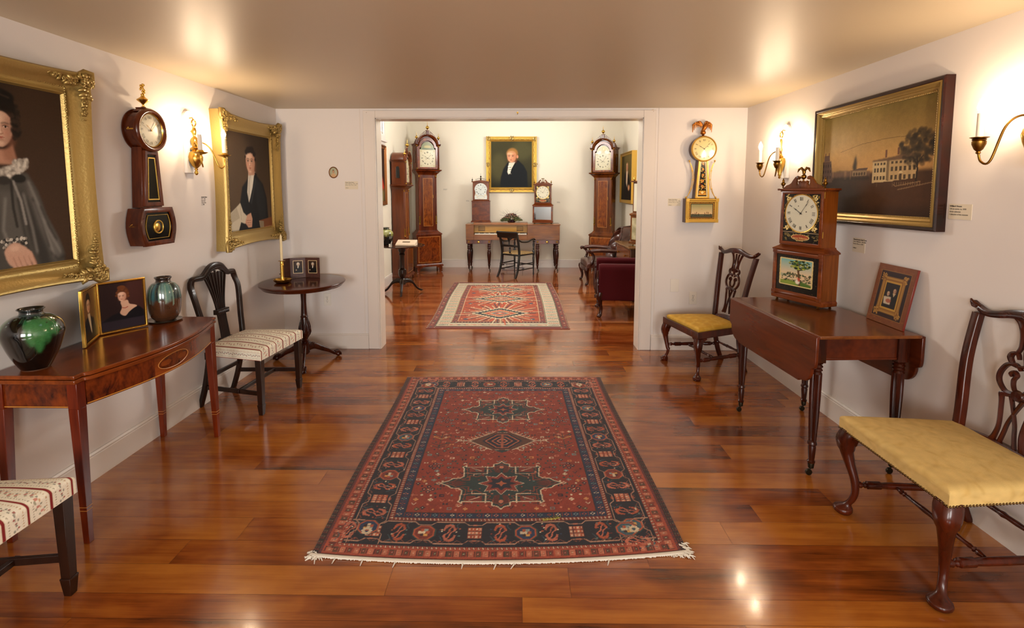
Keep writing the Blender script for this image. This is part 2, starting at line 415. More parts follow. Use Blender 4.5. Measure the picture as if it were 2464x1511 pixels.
# ---------------------------------------------------------------- plank floors
def plank_mat(name, c_lo, c_mid, c_hi, rough, TONE=.22):
    m = bpy.data.materials.new(name); m.use_nodes = True; nt = m.node_tree; b = nt.nodes['Principled BSDF']; N = nt.nodes.new; L = nt.links.new
    at = N('ShaderNodeAttribute'); at.attribute_name = 'tone'; sep = N('ShaderNodeSeparateColor'); L(at.outputs['Color'], sep.inputs['Color'])
    tc = N('ShaderNodeTexCoord'); ad = N('ShaderNodeVectorMath'); ad.operation = 'ADD'
    sc_ = N('ShaderNodeVectorMath'); sc_.operation = 'SCALE'; sc_.inputs['Scale'].default_value = 40
    L(at.outputs['Color'], sc_.inputs[0]); L(tc.outputs['Object'], ad.inputs[0]); L(sc_.outputs['Vector'], ad.inputs[1])
    def noise(sx, sy, d, dist=0):
        mp = N('ShaderNodeMapping'); mp.inputs['Scale'].default_value = (sx, sy, 1); n = N('ShaderNodeTexNoise'); n.inputs['Scale'].default_value = 1; n.inputs['Detail'].default_value = d; n.inputs['Distortion'].default_value = dist
        L(ad.outputs['Vector'], mp.inputs['Vector']); L(mp.outputs['Vector'], n.inputs['Vector']); return n.outputs['Fac']
    g1 = noise(1.6, 22, 5, .5); g2 = noise(3, 5, 3, .3); g3 = noise(6, 160, 2)
    def mth(op, a, b_):
        q = N('ShaderNodeMath'); q.operation = op
        for i, v in enumerate((a, b_)):
            if isinstance(v, (int, float)): q.inputs[i].default_value = v
            else: L(v, q.inputs[i])
        return q.outputs[0]
    s_ = mth('ADD', mth('MULTIPLY', g1, .38), mth('ADD', mth('MULTIPLY', g2, .5), mth('ADD', mth('MULTIPLY', g3, .16), mth('MULTIPLY', sep.outputs['Red'], TONE))))
    r = N('ShaderNodeValToRGB'); e = r.color_ramp.elements; e[0].position = .40; e[0].color = (*lin(c_lo), 1); e[1].position = .80; e[1].color = (*lin(c_hi), 1)
    x = e.new(.58); x.color = (*lin(c_mid), 1)
    L(s_, r.inputs['Fac']); L(r.outputs['Color'], b.inputs['Base Color'])
    n = N('ShaderNodeTexNoise'); n.inputs['Scale'].default_value = 9; n.inputs['Detail'].default_value = 2; L(tc.outputs['Object'], n.inputs['Vector'])
    bp = N('ShaderNodeBump'); bp.inputs['Strength'].default_value = .18; bp.inputs['Distance'].default_value = .004; L(n.outputs['Fac'], bp.inputs['Height'])
    n4 = N('ShaderNodeTexNoise'); n4.inputs['Scale'].default_value = 260; L(tc.outputs['Object'], n4.inputs['Vector'])
    bp2 = N('ShaderNodeBump'); bp2.inputs['Strength'].default_value = .05; bp2.inputs['Distance'].default_value = .001; L(n4.outputs['Fac'], bp2.inputs['Height']); L(bp.outputs['Normal'], bp2.inputs['Normal'])
    L(bp2.outputs['Normal'], b.inputs['Normal'])
    b.inputs['Roughness'].default_value = rough; b.inputs['Specular IOR Level'].default_value = .62; b.inputs['Coat Weight'].default_value = .35; b.inputs['Coat Roughness'].default_value = .1
    return m
def planks(nm, x0, x1, seams, joints, m, seed, gap=.0005, amin=.9, amax=2.6, tones=None):
    rnd = random.Random(seed); vs = []; fs = []; tn = []
    for k, (a, c) in enumerate(zip(seams, seams[1:])):
        js = [j for (jy, j) in joints if a < jy < c]; cuts = [x0]
        x = x0+rnd.uniform(.2, amax)
        while x < x1-.2:
            if all(abs(x-j) > .5 for j in js): cuts.append(x)
            x += rnd.uniform(amin, amax)
        cuts = sorted(set(cuts+js))+[x1]
        for p, q in zip(cuts, cuts[1:]):
            n = len(vs); vs += [(p+gap, a+gap, 0), (q-gap, a+gap, 0), (q-gap, c-gap, 0), (p+gap, c-gap, 0)]; fs.append((n, n+1, n+2, n+3))
            tn.append((tones(rnd) if tones else rnd.random(), rnd.random(), rnd.random()))
    n = len(vs); ya, yb = seams[0], seams[-1]
    vs += [(x0, ya, -.0012), (x1, ya, -.0012), (x1, yb, -.0012), (x0, yb, -.0012), (x0, ya, -.05), (x1, ya, -.05), (x1, yb, -.05), (x0, yb, -.05)]
    fs += [(n, n+1, n+2, n+3), (n+4, n+7, n+6, n+5)]; tn += [(0, 0, 0)]*2
    me = bpy.data.meshes.new(nm); me.from_pydata(vs, [], fs); me.materials.append(m); me.materials.append(mat('floor_gap', '#2a1208', .6))
    me.polygons[len(fs)-2].material_index = 1
    at = me.color_attributes.new('tone', 'FLOAT_COLOR', 'CORNER')
    c = np.ones((len(me.loops), 4), np.float32)
    for i, p in enumerate(me.polygons):
        c[p.loop_start:p.loop_start+p.loop_total, :3] = tn[i]
    at.data.foreach_set('color', c.ravel())
    o = bpy.data.objects.new(nm, me); COL.objects.link(o); o['kind'] = 'structure'; return o
seams = [1.70, 1.816, 1.971, 2.12, 2.275, 2.406, 2.55, 2.695, 2.84, 3.006, 3.12, 3.26, 3.403, 3.56, 3.70, 3.84, 3.985, 4.12, 4.256, 4.40, 4.54, 4.70, 4.85, 5.0, YB+WT]
y = 1.70; lo = []
_r = random.Random(5)
while y > YN: y -= _r.uniform(.12, .165); lo.append(max(y, YN))
seams = lo[::-1]+seams
joints = [(2.6, -1.05), (2.2, -1.25), (1.88, -.51), (1.75, .02), (1.65, -1.62), (2.9, 1.24), (2.33, 1.15), (4.47, .5), (4.6, -.4), (3.7, .85), (3.47, 1.45)]
M_floor = plank_mat('oiled_fir_boards', '#4a200a', '#884518', '#ac6826', .17)
planks('floor', XL-.1, XR+.1, seams, joints, M_floor, 4)
s2 = [YB+WT]; 
while s2[-1] < YF: s2.append(min(s2[-1]+_r.choice((.075, .085, .085, .095)), YF))
M_floor2 = plank_mat('varnished_fir_boards', '#4c1c08', '#7c3814', '#a05c2a', .09, .3)
planks('floor.001', FL-.1, FR+.1, s2, [], M_floor2, 9, amin=1.5, amax=4, tones=lambda r: r.random()*.8 if r.random() < .9 else 1.15)
# ---------------------------------------------------------------- shared materials
W_card = wood('red_mahogany', '#56220c', '#9c4c1e', .22, 'X', s=3.2, stretch=6, coat=.5)
W_cardleg = wood('red_mahogany_leg', '#5c1a08', '#8a3312', .25, 'Z', s=4)
W_flame = wood('flame_mahogany', '#35100a', '#873a14', .2, 'Z', s=4.5, stretch=1.6, coat=.5, flame=1.4)
W_inlay = mat('string_inlay', '#c98a3c', .3)
W_dark = wood('ebonised_mahogany', '#170c09', '#2f1710', .3, 'Z', s=5)
W_mah = wood('dark_mahogany', '#34110a', '#5e2412', .28, 'Z', s=5)
W_mahx = wood('dark_mahogany_flat', '#32110a', '#5a2414', .2, 'X', s=3, coat=.6)
W_pemb = wood('brown_mahogany', '#57290f', '#8a5026', .2, 'Y', s=3, stretch=8, coat=.55)
W_pembx = wood('brown_mahogany_leaf', '#3d160b', '#6a2c16', .25, 'Y', s=2.4, stretch=9)
W_chip = wood('walnut_brown', '#2e0f07', '#581f0e', .26, 'Z', s=5)
W_turn = wood('turned_mahogany', '#260c07', '#4a1a0c', .24, 'Z', s=6)
W_clock = wood('clock_mahogany', '#50220c', '#84461a', .25, 'Z', s=4)
W_clockx = wood('clock_mahogany_rail', '#54200f', '#8a4520', .25, 'X', s=4)
W_clkdark = wood('clock_dark_mahogany', '#43190b', '#77361a', .25, 'Z', s=4)
W_panel = wood('figured_veneer', '#5a200c', '#a2561f', .2, 'Z', s=5, stretch=2.2, flame=1.1, coat=.5)
W_piano = wood('piano_mahogany', '#643410', '#985c22', .28, 'X', s=3, stretch=7)
W_satin = wood('satinwood', '#b07a28', '#d6a24c', .3, 'X', s=3, stretch=8)
M_brass = mat('brass', '#cda24c', .26, 1)
M_brassd = mat('old_brass', '#7d5a24', .3, 1)
M_gold = mat('gilt', '#a68c50', .38, .65, bump=.35, bscale=90)
M_goldb = mat('bright_gilt', '#d6aa4c', .34, .65, bump=.3, bscale=90)
M_golddk = mat('red_gilt', '#7a4614', .4, .6, bump=.3, bscale=90)
M_black = mat('black_gloss', '#040404', .12, spec=.25)
M_iron = mat('dark_iron', '#15120f', .45, .6)
M_dial = mat('dial_white', '#cfc9b0', .35)
M_dialy = mat('dial_cream', '#c4b070', .3, coat=1)
M_ink = mat('ink_black', '#16110d', .5)
M_card = mat('label_card', '#d9cdb6', .6)
M_plate = mat('switch_plastic', '#e2dace', .35)
V_oil = vcol_mat('oil_paint', .6, spec=.15, bump=.12, bscale=500)
V_print = vcol_mat('glossy_print', .45, coat=.05, spec=.2)
V_glass = vcol_mat('painted_glass', .2, coat=.2, spec=.25)
V_rug = vcol_mat('rug_pile', .95, bump=.9, bscale=420, sheen=.12)
V_glaze = vcol_mat('ceramic_glaze', .1, coat=1)
V_cloth = vcol_mat('woven_cloth', .85, bump=.5, bscale=500)
ROM = ['XII', 'I', 'II', 'III', 'IIII', 'V', 'VI', 'VII', 'VIII', 'IX', 'X', 'XI']

def dial_marks(mb, cx, cz, r, y, skip=(), h=.13, mi=0, sw=.012, minute=True):
    # roman numerals as thin strokes round a dial, minute ring
    for k in range(12):
        if k in skip: continue
        a = PI/2-2*PI*k/12; ux, uz = math.cos(a), math.sin(a); tx, tz = -uz, ux
        s_ = ROM[k]; n = len(s_); wch = .052*r*1.35
        for i, ch in enumerate(s_):
            off = -((i-(n-1)/2))*wch
            def P(t, q): return (cx+ux*r*q+tx*(off+t), cz+uz*r*q+tz*(off+t))
            q0, q1 = .84-h*1.15, .84+h*.25
            if ch == 'I': L_ = [((0, q0), (0, q1), sw*1.5)]
            elif ch == 'V': L_ = [((wch*.4, q1), (0, q0), sw*1.7), ((-wch*.4, q1), (0, q0), sw*.8)]
            else: L_ = [((wch*.4, q1), (-wch*.4, q0), sw*1.7), ((-wch*.4, q1), (wch*.4, q0), sw*.8)]
            for p, q, w in L_:
                mb.strip([P(*p), P(*q)], w*r*1.3, y-.0006, y, mi)
def hands(mb, cx, cz, r, y, ah, am, mi=0):
    # hour / minute hand angles in degrees clockwise from twelve
    for ang, ln, w in ((ah, .58, .022), (am, .86, .014)):
        a = math.radians(90-ang); p = [(cx+math.cos(a)*r*t, cz+math.sin(a)*r*t) for t in (-.12, 0, .35, .6, ln/1)]
        p = [(cx+math.cos(a)*r*t, cz+math.sin(a)*r*t) for t in (-.1, 0, ln*.55, ln*.7, ln*.8, ln)]
        mb.strip(p, [w*r, w*r*1.6, w*r, w*r*2.8, w*r*1.2, w*r*.4], y-.003, y-.002, mi)
    mb.lathe([(.001, y-.004), (.05*r, y-.004), (.05*r, y), (.001, y)], 12, (cx, 0, cz), 'Y', mi)
def lathe_y(mb, prof, cx, cz, seg=32, mi=0):
    # turned about the axis through (cx,cz) parallel to Y: prof (r, y)
    return mb.lathe(prof, seg, (cx, 0, cz), 'Y', mi)
def scroll(mb, cx, cz, r0, r1, a0, turns, y0, y1, w, mi=0, n=18, sx=1):
    pts = [(cx+sx*lerp(r0, r1, i/n)*math.cos(a0+turns*2*PI*i/n), cz+lerp(r0, r1, i/n)*math.sin(a0+turns*2*PI*i/n)) for i in range(n+1)]
    return mb.strip(pts, [lerp(w, w*.6, i/n) for i in range(n+1)], y0, y1, mi)
def leafy(mb, x, z, dx, dz, L_, y, rnd, th=.012, n=9, mi=0, curl=1):
    # carved acanthus sprig: a bent spine with leaf lobes either side, raised from y
    nx, nz = -dz, dx
    for i in range(n):
        t = (i+rnd.uniform(.2, .8))/n; s_ = L_*(1-.72*t)*.30*rnd.uniform(.7, 1.25)
        px, pz = x+dx*L_*t+nx*math.sin(t*5)*L_*.06*curl, z+dz*L_*t+nz*math.sin(t*5)*L_*.06*curl
        if i % 3 == 1: b_ = rnd.uniform(0, 6); mb.tube([(px+s_*.8*math.cos(b_+u)*(1-u/8), y-th*.9, pz+s_*.8*math.sin(b_+u)*(1-u/8)) for u in [k*.6 for k in range(9)]], s_*.12, 5, mi)
        for sd in (-1, 1):
            q = rnd.uniform(.6, 1.3)
            ax, az = px+nx*sd*s_*.5*q+dx*s_*.3, pz+nz*sd*s_*.5*q+dz*s_*.3
            a = math.atan2(nz*sd*.8+dz, nx*sd*.8+dx)
            R = [(px+(ax-px)*u, y-th*(.35+.65*math.sin(PI*min(u*.9+.1, 1)))*q, pz+(az-pz)*u) for u in (0, .35, .7, 1, 1.3)]
            mb.tube(R, [s_*.10, s_*.24, s_*.28, s_*.2, s_*.05], 6, mi)
        mb.sph((px, y-th*.8, pz), (s_*.22, th*.7, s_*.22), 7, 5, mi)
def outlet(name, label, cx, cz, wy, w, h, blank=False):
    t = thing(name, label, 'switch plate' if blank else 'outlet', (cx, wy, cz))
    b = MB(); b.box(-w/2, w/2, -.006, 0, -h/2, h/2); obj('cover_plate', b, M_plate, t, bevel=.002)
    if not blank:
        for s_ in (-1, 1):
            b = MB(); P = [(x*.0165, z*.0145+s_*.0195) for x, z in ((-1, -.6), (-.6, -1), (.6, -1), (1, -.6), (1, .6), (.6, 1), (-.6, 1), (-1, .6))]
            b.prism(P, -.009, -.005); r = obj('receptacle', b, M_plate, t)
            b = MB(); z = s_*.0195; b.box(-.0075, -.005, -.0095, -.0088, z-.001, z+.009); b.box(.005, .0075, -.0095, -.0088, z, z+.008)
            b.lathe([(.001, -.0095), (.003, -.0095), (.003, -.0088), (.001, -.0088)], 10, (0, 0, z-.008), 'Y'); obj('slot', b, M_ink, r)
        b = MB(); b.lathe([(.001, -.0085), (.003, -.0085), (.003, -.005), (.001, -.005)], 10, (0, 0, 0), 'Y'); obj('screw', b, M_brassd, t)
    else:
        for s_ in (-1, 1):
            b = MB(); b.lathe([(.001, -.0072), (.003, -.0072), (.003, -.005), (.001, -.005)], 10, (0, 0, s_*h*.36), 'Y'); obj('screw', b, M_plate, t)
    return t
def wall_label(label, loc, rz, w, h, lines, size, card=True):
    t = thing('wall_label', label, 'label', loc, rz, 'small printed labels on the walls')
    if card: b = MB(); b.box(-w/2, w/2, -.0015, 0, -h/2, h/2); obj('card', b, M_card, t, smooth=0)
    z = h/2-size*1.1
    for i, s_ in enumerate(lines):
        if s_: text('lettering', s_, size*(1.15 if i == 0 else 1), M_ink, t, (-w/2+.006, -.0017, z), align='LEFT', off=.0002 if i == 0 else 0)
        z -= size*1.35
    return t
# ---------------------------------------------------------------- card table with bowed front (against the left wall)
def card_table():
    zt = .765; X0, X1 = 2.075, 3.10; cy = (X0+X1)/2; hw = (X1-X0)/2
    t = thing('card_table', 'red mahogany bow-fronted card table with oval inlay, holding two vases', 'table', (XL+.02, cy, 0), 90)
    # local: x along the wall, -y into the room
    D = .385
    def outline(hw, d, bow, back=0, step=.03):
        P = [(-hw, back), (-hw, -d)]
        P += [(-hw+.045, -d)]
        n = 20
        for i in range(n+1):
            u = i/n; x = lerp(-hw+.06, hw-.06, u); P.append((x, -d-.02-bow*math.sin(PI*u)))
        P += [(hw-.045, -d), (hw, -d), (hw, back)]
        return P
    for z0, z1, g in ((zt-.018, zt, 0), (zt-.039, zt-.0205, .0)):
        b = MB(); b.prism(outline(hw-g, D, .085), z0, z1, 'Z'); obj('table_leaf', b, W_card, t, bevel=.004, smooth=40)
    b = MB(); n = 20; h0, h1 = zt-.15, zt-.04
    xo = [lerp(-hw+.06, hw-.06, i/n) for i in range(n+1)]; yo = [-D-.008-.085*math.sin(PI*i/n)+.012 for i in range(n+1)]
    def panel(i0, i1, m, nm):
        b = MB(); R = [[(xo[i], yo[i], h0), (xo[i], yo[i], h1), (xo[i], yo[i]+.018, h1), (xo[i], yo[i]+.018, h0)] for i in range(i0, i1+1)]
        b.rings(R); return obj(nm, b, m, t, smooth=50)
    panel(0, 7, W_flame, 'front_panel'); panel(13, 20, W_flame, 'front_panel')
    p = panel(7, 13, W_card, 'centre_panel')
    # oval inlay with line
    b = MB(); b2 = MB(); zc = (h0+h1)/2; rx, rz_ = .115, .036
    def fy(x): u = (x+hw-.06)/(2*hw-.12); return -D-.008-.085*math.sin(PI*u)+.012
    P = [(rx*math.cos(a), rz_*math.sin(a)) for a in [2*PI*i/40 for i in range(40)]]
    b.add([(x, fy(x)-.0008, z+zc) for x, z in P]+[(0, fy(0)-.0008, zc)], [(i, (i+1) % 40, 40) for i in range(40)])
    obj('oval_panel', b, W_flame, p, smooth=60)
    b2.tube([(x, fy(x)-.001, z+zc) for x, z in P], .0016, 5, closed=True); obj('oval_stringing', b2, W_inlay, p)
    b = MB(); b.box(-hw+.02, -hw+.035, -D+.03, -.01, h0, h1); obj('side_panel', b, W_flame, t)
    b = MB(); b.box(hw-.035, hw-.02, -D+.03, -.01, h0, h1); obj('side_panel', b, W_flame, t)
    b = MB(); b.box(-hw+.03, hw-.03, -.025, -.01, h0, h1); obj('back_rail', b, W_card, t)
    for i in range(1): pass
    b = MB(); b.tube([(xo[i], yo[i]-.001, h0+.006) for i in range(n+1)], .0022, 5); b.tube([(-hw+.018, -D+.03, h0+.006), (-hw+.018, -.01, h0+.006)], .002, 5)
    obj('apron_stringing', b, W_inlay, t)
    L = .044; f = .026
    for sx in (-1, 1):
        for fr in (0, 1):
            x0, x1 = sorted((sx*(hw-.012), sx*(hw-.012-L))); a0, a1 = sorted((sx*(hw-.012), sx*(hw-.012-f)))
            if fr: y0, y1 = -D+.004, -D+.004+L; c0, c1 = -D+.004, -D+.004+f
            else: y0, y1 = -.012-L, -.012; c0, c1 = -.012-f, -.012
            b = MB(); b.box(x0, x1, y0, y1, h0-.003, h1+.0); b.taper((a0, a1, c0, c1), (x0, x1, y0, y1), 0, h0-.003)
            lg = obj('leg', b, W_cardleg, t, bevel=.0015)
            b = MB()
            for z in (.152, .168):
                u = z/(h0-.003); g = .0012
                q = [lerp(a0, x0, u)-g, lerp(a1, x1, u)+g, lerp(c0, y0, u)-g, lerp(c1, y1, u)+g]
                b.box(q[0], q[1], q[2], q[3], z-.001, z+.001)
            obj('leg_stringing', b, W_inlay, lg, smooth=0)
    return t
card_table()

# ---------------------------------------------------------------- glazed vases
def vase(name, label, cat, loc, prof, paint, n=96, rows=72, inner=None, m=None):
    # prof: (r,z) outside, resampled; painted glaze on a revolved grid with real wall thickness
    P = cr(prof, 10); d = [0]
    for a, c in zip(P, P[1:]): d.append(d[-1]+math.hypot(c[0]-a[0], c[1]-a[1]))
    s_ = [i/(rows-1)*d[-1] for i in range(rows)]
    rr = np.interp(s_, d, [p[0] for p in P]); zz = np.interp(s_, d, [p[1] for p in P])
    cv = Cv(n, rows, '#0a0908'); paint(cv)
    def fn(X, Y):
        u = np.linspace(0, 2*PI, n); R = rr[::-1][:, None]; Z = zz[::-1][:, None]
        return R*np.cos(u)[None, :], R*np.sin(u)[None, :], Z+0*u[None, :]
    t = thing(name, label, cat, loc)
    o = grid('vase_body', cv, 1, 1, m or V_glaze, t, fn=fn, flat='XY')
    s = o.modifiers.new('thick', 'SOLIDIFY'); s.thickness = -.004; s.offset = 1
    zb = prof[0][1]
    b = MB(); b.lathe([(.001, 0), (prof[0][0]*.98, 0), (prof[0][0]*.98, .004), (.001, .004)], 40); obj('foot_rim', b, mat('bare_clay', '#5b3a24', .7), t)
    return t
def paint_green(cv):
    cv.a[:] = lin('#080807'); cv.noise(.25, 2)
    rnd = random.Random(8)
    for i in range(13):
        x = rnd.random(); L_ = rnd.uniform(.22, .42) + (.2 if (i % 9 == 0) else 0); w = rnd.uniform(.012, .04)
        c = rnd.choice(('#245c30', '#1c4a28', '#2f6c3a', '#0d120e', '#12301c'))
        cv.poly([(x-w, .12), (x+w, .12), (x+w*.7, L_*.7), (x+w*.2, L_), (x-w*.2, L_), (x-w*.8, L_*.75)], c, .75, 1)
    for i in range(120): x = rnd.random(); cv.line([(x, .12), (x+rnd.uniform(-.01, .01), rnd.uniform(.2, .4))], .003, rnd.choice(('#7d9a84', '#2f5c40', '#1a2420', '#4c7a5c')), .5)
    for x, L_, w in ((.0, .5, .03), (.99, .5, .03), (.90, .72, .045), (.86, .62, .03), (.945, .60, .022), (.64, .74, .04), (.60, .6, .02), (.3, .6, .06), (.45, .5, .04)):
        cv.poly([(x-w, .2), (x+w, .2), (x+w, .42), (x+w*.4, L_*.9), (x, L_), (x-w*.3, L_*.92), (x-w, .45)], '#2b6a38', .95, 1)
    cv.poly([(.72, .28), (.80, .25), (.83, .36), (.81, .55), (.74, .5), (.70, .42)], '#0b0b0a', .85, 1)
    cv.poly([(.50, .2), (.60, .2), (.62, .5), (.5, .5)], '#0b0b0a', .7, 2)
    for i in range(60):
        cv.ell(rnd.random(), rnd.uniform(.14, .36), .006, .012, rnd.choice(('#a8b79a', '#141310', '#86a090', '#5e7d8a')), .6)
    cv.rect(0, 0, 1, .09, '#0c1413', .85, 1); cv.rect(0, .085, 1, .115, '#5b6f6b', .5, 1)
    cv.noise(.15, 1)
vase('green_vase', 'big round black vase with dripping green glaze at the near end of the card table', 'vase', (-2.135, 2.175, .7655),
     [(.050, .002), (.060, .02), (.084, .07), (.105, .135), (.110, .17), (.097, .208), (.068, .234), (.045, .242), (.040, .250), (.042, .26), (.049, .266)], paint_green, n=150, rows=110)
def paint_teal(cv):
    cv.a[:] = lin('#4a2c1a'); cv.noise(.12, 2); rnd = random.Random(4)
    cv.rect(0, 0, 1, .50, '#23403f', .9, 1)
    for i in range(70):
        x = rnd.random(); L_ = rnd.uniform(.42, .60); w = rnd.uniform(.004, .016); c = rnd.choice(('#2d6b74', '#14262c', '#6c9c9c', '#3f6f58', '#101a22', '#8ba99a'))
        cv.poly([(x-w, .12), (x+w, .12), (x+w, L_*.85), (x, L_), (x-w, L_*.85)], c, .75, 1)
    for x, L_ in ((.70, .62), (.93, .66), (.80, .58), (.62, .78), (.86, .60)):
        cv.poly([(x-.006, .2), (x+.006, .2), (x+.006, L_*.9), (x, L_), (x-.006, L_*.9)], '#7f9a86', .8)
    cv.rect(0, 0, 1, .12, '#2a140c', .9, 1); cv.noise(.12)
b = MB(); b.lathe([(.001, 0), (.075, 0), (.088, .006), (.089, .009), (.074, .006), (.001, .005)], 48)
tag(obj('dish', b, mat('dark_glazed_dish', '#2c2a20', .25, coat=.5), loc=(-2.125, 3.0, .7655)), 'thin dark round dish under the smaller blue-brown vase', 'dish')
vase('brown_vase', 'smaller brown vase with blue-green drip glaze standing on a thin dish', 'vase', (-2.125, 3.0, .7712),
     [(.045, .001), (.06, .008), (.078, .04), (.086, .09), (.088, .14), (.08, .19), (.06, .222), (.041, .232), (.038, .245), (.046, .258), (.044, .262)], paint_teal, n=130, rows=100)

# ---------------------------------------------------------------- portraits painted in numpy
def face(cv, cx, cy, r, skin='#d3a184', lite='#e3bb9d', dark='#8d5238', hair='#1b120e', turn=0, lips='#a5493a', eye='#2a1a14', brow=None, k=1.32):
    # r = half face width, coordinates in picture widths
    K = 1/cv.k; T = turn; px = r*cv.w; B = lambda q: max(1, int(px*q))
    pt = lambda P: [(cx+x*r, cy+y*r*K) for x, y in P]
    def E(x, y, rx, ry, c, a=1, b=0, rot=0): cv.ell(cx+x*r, cy+y*r*K, rx*r, ry*r*K, c, a, b, rot)
    O = cr([(0, -1.12), (.55, -1.0), (.88, -.55), (.92, 0), (.84, .45), (.62, .90), (.28, k*.93), (0, k), (-.28, k*.93), (-.62, .90), (-.84, .45), (-.92, 0), (-.88, -.55), (-.55, -1.0)], 5, closed=True)
    cv.poly(pt(O), skin, 1, 1)
    m0 = cv.a.copy()
    E(-.25+T, -.62, .55, .34, lite, .7, B(.2)); E(.72, .1, .30, 1.05, dark, .55, B(.22)); E(.45+T*.5, .95, .5, .3, dark, .35, B(.18)); E(-.80, .3, .12, .8, dark, .3, B(.1))
    E(-.45+T, .32, .26, .2, '#c9735c', .38, B(.16)); E(.40+T, .36, .22, .2, '#b9634c', .35, B(.16))
    for s_ in (-1, 1):
        ex = s_*.38+T
        E(ex, -.12, .27, .17, dark, .6, B(.08)); E(ex, -.02, .17, .085, skin, .8, B(.03)); E(ex, -.05, .145, .058, '#c4b29e', .8, 0); E(ex+T*.15, -.055, .070, .072, eye, 1, 0)
        cv.line(pt([(ex-.19, -.08), (ex-.02, -.15), (ex+.19, -.07)]), .045*r, eye, .75); E(ex, .10, .18, .05, dark, .3, B(.04))
        cv.line(pt([(ex-.26, -.27), (ex-.05, -.36), (ex+.25, -.29)]), .085*r, brow or hair, .7, 1 if px > 16 else 0)
    cv.poly(pt([(T*1.2+.06, -.15), (T*1.4+.14, .25), (T*1.4+.20, .40), (T*1.3+.02, .42), (T*1.3+.04, .2)]), dark, .5, B(.05))
    E(T*1.4-.05, .10, .06, .28, lite, .7, B(.05)); E(T*1.4-.02, .33, .12, .09, lite, .6, B(.04)); cv.line(pt([(T*1.4-.14, .43), (T*1.4, .46), (T*1.4+.16, .42)]), .05*r, dark, .8)
    cv.poly(pt([(T-.28, .66), (T-.08, .60), (T, .62), (T+.08, .60), (T+.27, .66), (T, .69)]), lips, .95); cv.poly(pt([(T-.24, .67), (T+.23, .67), (T+.12, .77), (T-.12, .77)]), lips, .65, B(.02)); cv.line(pt([(T-.27, .665), (T, .68), (T+.27, .665)]), .03*r, dark, .9)
    E(T, .86, .22, .05, dark, .4, B(.04)); E(T, 1.04, .22, .12, lite, .45, B(.08))
def lady_portrait():
    cv = Cv(330, 406, '#241a12'); cv.grad('#241b14', '#3d2a1a', 0, 1); cv.ell(.85, .45, .3, .5, '#463222', .6, 40); cv.noise(.08); rnd = random.Random(2)
    # gown
    cv.poly([(.08, .66), (.2, .60), (.36, .54), (.60, .52), (.76, .54), (.82, .62), (.87, .74), (.94, .85), (.985, .94), (.96, 1), (.08, 1)], '#4b4842', 1, 2)
    cv.poly([(.74, .56), (.80, .64), (.85, .76), (.95, .89), (.94, .97), (.88, .94), (.80, .8)], '#6b6761', .8, 5)
    cv.poly([(.68, .60), (.76, .68), (.83, .84), (.88, .98), (.80, .98), (.72, .8)], '#2b2926', .7, 5)
    cv.poly([(.56, .62), (.68, .62), (.72, .84), (.70, .92), (.56, .9)], '#5c5953', .8, 5)
    for P in ([(.76, .58), (.82, .70), (.86, .78)], [(.84, .76), (.90, .86), (.95, .93)], [(.72, .64), (.76, .80), (.78, .92)], [(.60, .66), (.57, .8), (.6, .88)], [(.79, .68), (.86, .84), (.90, .94)]): cv.line(P, .016, '#8d8982', .6, 2)
    for P in ([(.78, .66), (.83, .78), (.87, .9)], [(.68, .66), (.70, .8), (.72, .9)], [(.52, .68), (.50, .85)], [(.83, .70), (.88, .80), (.93, .87)], [(.88, .93), (.93, .96), (.98, .95)]): cv.line(P, .014, '#22201d', .7, 2)
    # neck, lace collar, head
    cv.poly([(.53, .38), (.67, .38), (.70, .50), (.50, .50)], '#b98a70', 1, 2); cv.poly([(.60, .39), (.67, .39), (.70, .50), (.62, .48)], '#8b5a42', .6, 4)
    for i in range(420):
        a = rnd.uniform(-.15, PI+.15); q = rnd.uniform(.5, 1); cv.ell(.585+.185*q*math.cos(a), .485+.075*q*math.sin(a), rnd.uniform(.005, .014), rnd.uniform(.005, .011), rnd.choice(('#cfc8ba', '#b1a899', '#e2dccd', '#968d80', '#7d756a')), .75, 1)
    cv.ell(.60, .27, .13, .16, '#17100c', 1, 2)
    face(cv, .60, .318, .094, '#cfa78e', '#e8c9ae', '#8b5a42', '#17100c', .06, k=1.3, lips='#a8564a')
    for i in range(110):
        s_ = rnd.choice((-1, 1)); cv.ell(.60+s_*rnd.uniform(.085, .135), rnd.uniform(.19, .37), .013, .011, rnd.choice(('#15100c', '#231a14', '#32261d')), .85, 1)
    cv.poly(cr([(.50, .24), (.53, .205), (.60, .19), (.67, .205), (.71, .245), (.70, .16), (.60, .12), (.50, .16)], 4, closed=True), '#17110d', 1, 1); cv.ell(.60, .155, .115, .045, '#15100d', 1, 2); cv.line([(.52, .15), (.6, .14), (.68, .155)], .008, '#3d3026', .7, 1)
    # bow and ribbon, hand
    cv.ell(.60, .575, .045, .02, '#34312c', 1, 1); cv.ell(.70, .565, .045, .022, '#211f1b', 1, 1); cv.line([(.66, .58), (.70, .67), (.72, .78)], .016, '#918d86', .9, 1); cv.line([(.645, .58), (.645, .70), (.66, .79)], .018, '#2a2723', .9, 1)
    for i in range(50): cv.ell(.55+.16*rnd.random(), .84+.05*rnd.random(), .009, .007, rnd.choice(('#d0c8ba', '#1a1816', '#8d8579')), .8)
    cv.poly(cr([(.565, .90), (.63, .865), (.70, .89), (.74, .925), (.72, .96), (.60, .96)], 4, closed=True), '#c9a088', 1, 1)
    for i in range(5): x = .60+i*.033; cv.line([(x, .925), (x+.022, .96), (x+.034, .995)], .026, '#c79c84', 1, 1); cv.line([(x+.018, .93), (x+.042, .975), (x+.05, .998)], .005, '#8d5c46', .8, 1)
    cv.ell(.63, .89, .03, .012, '#dcb8a0', .7, 2)
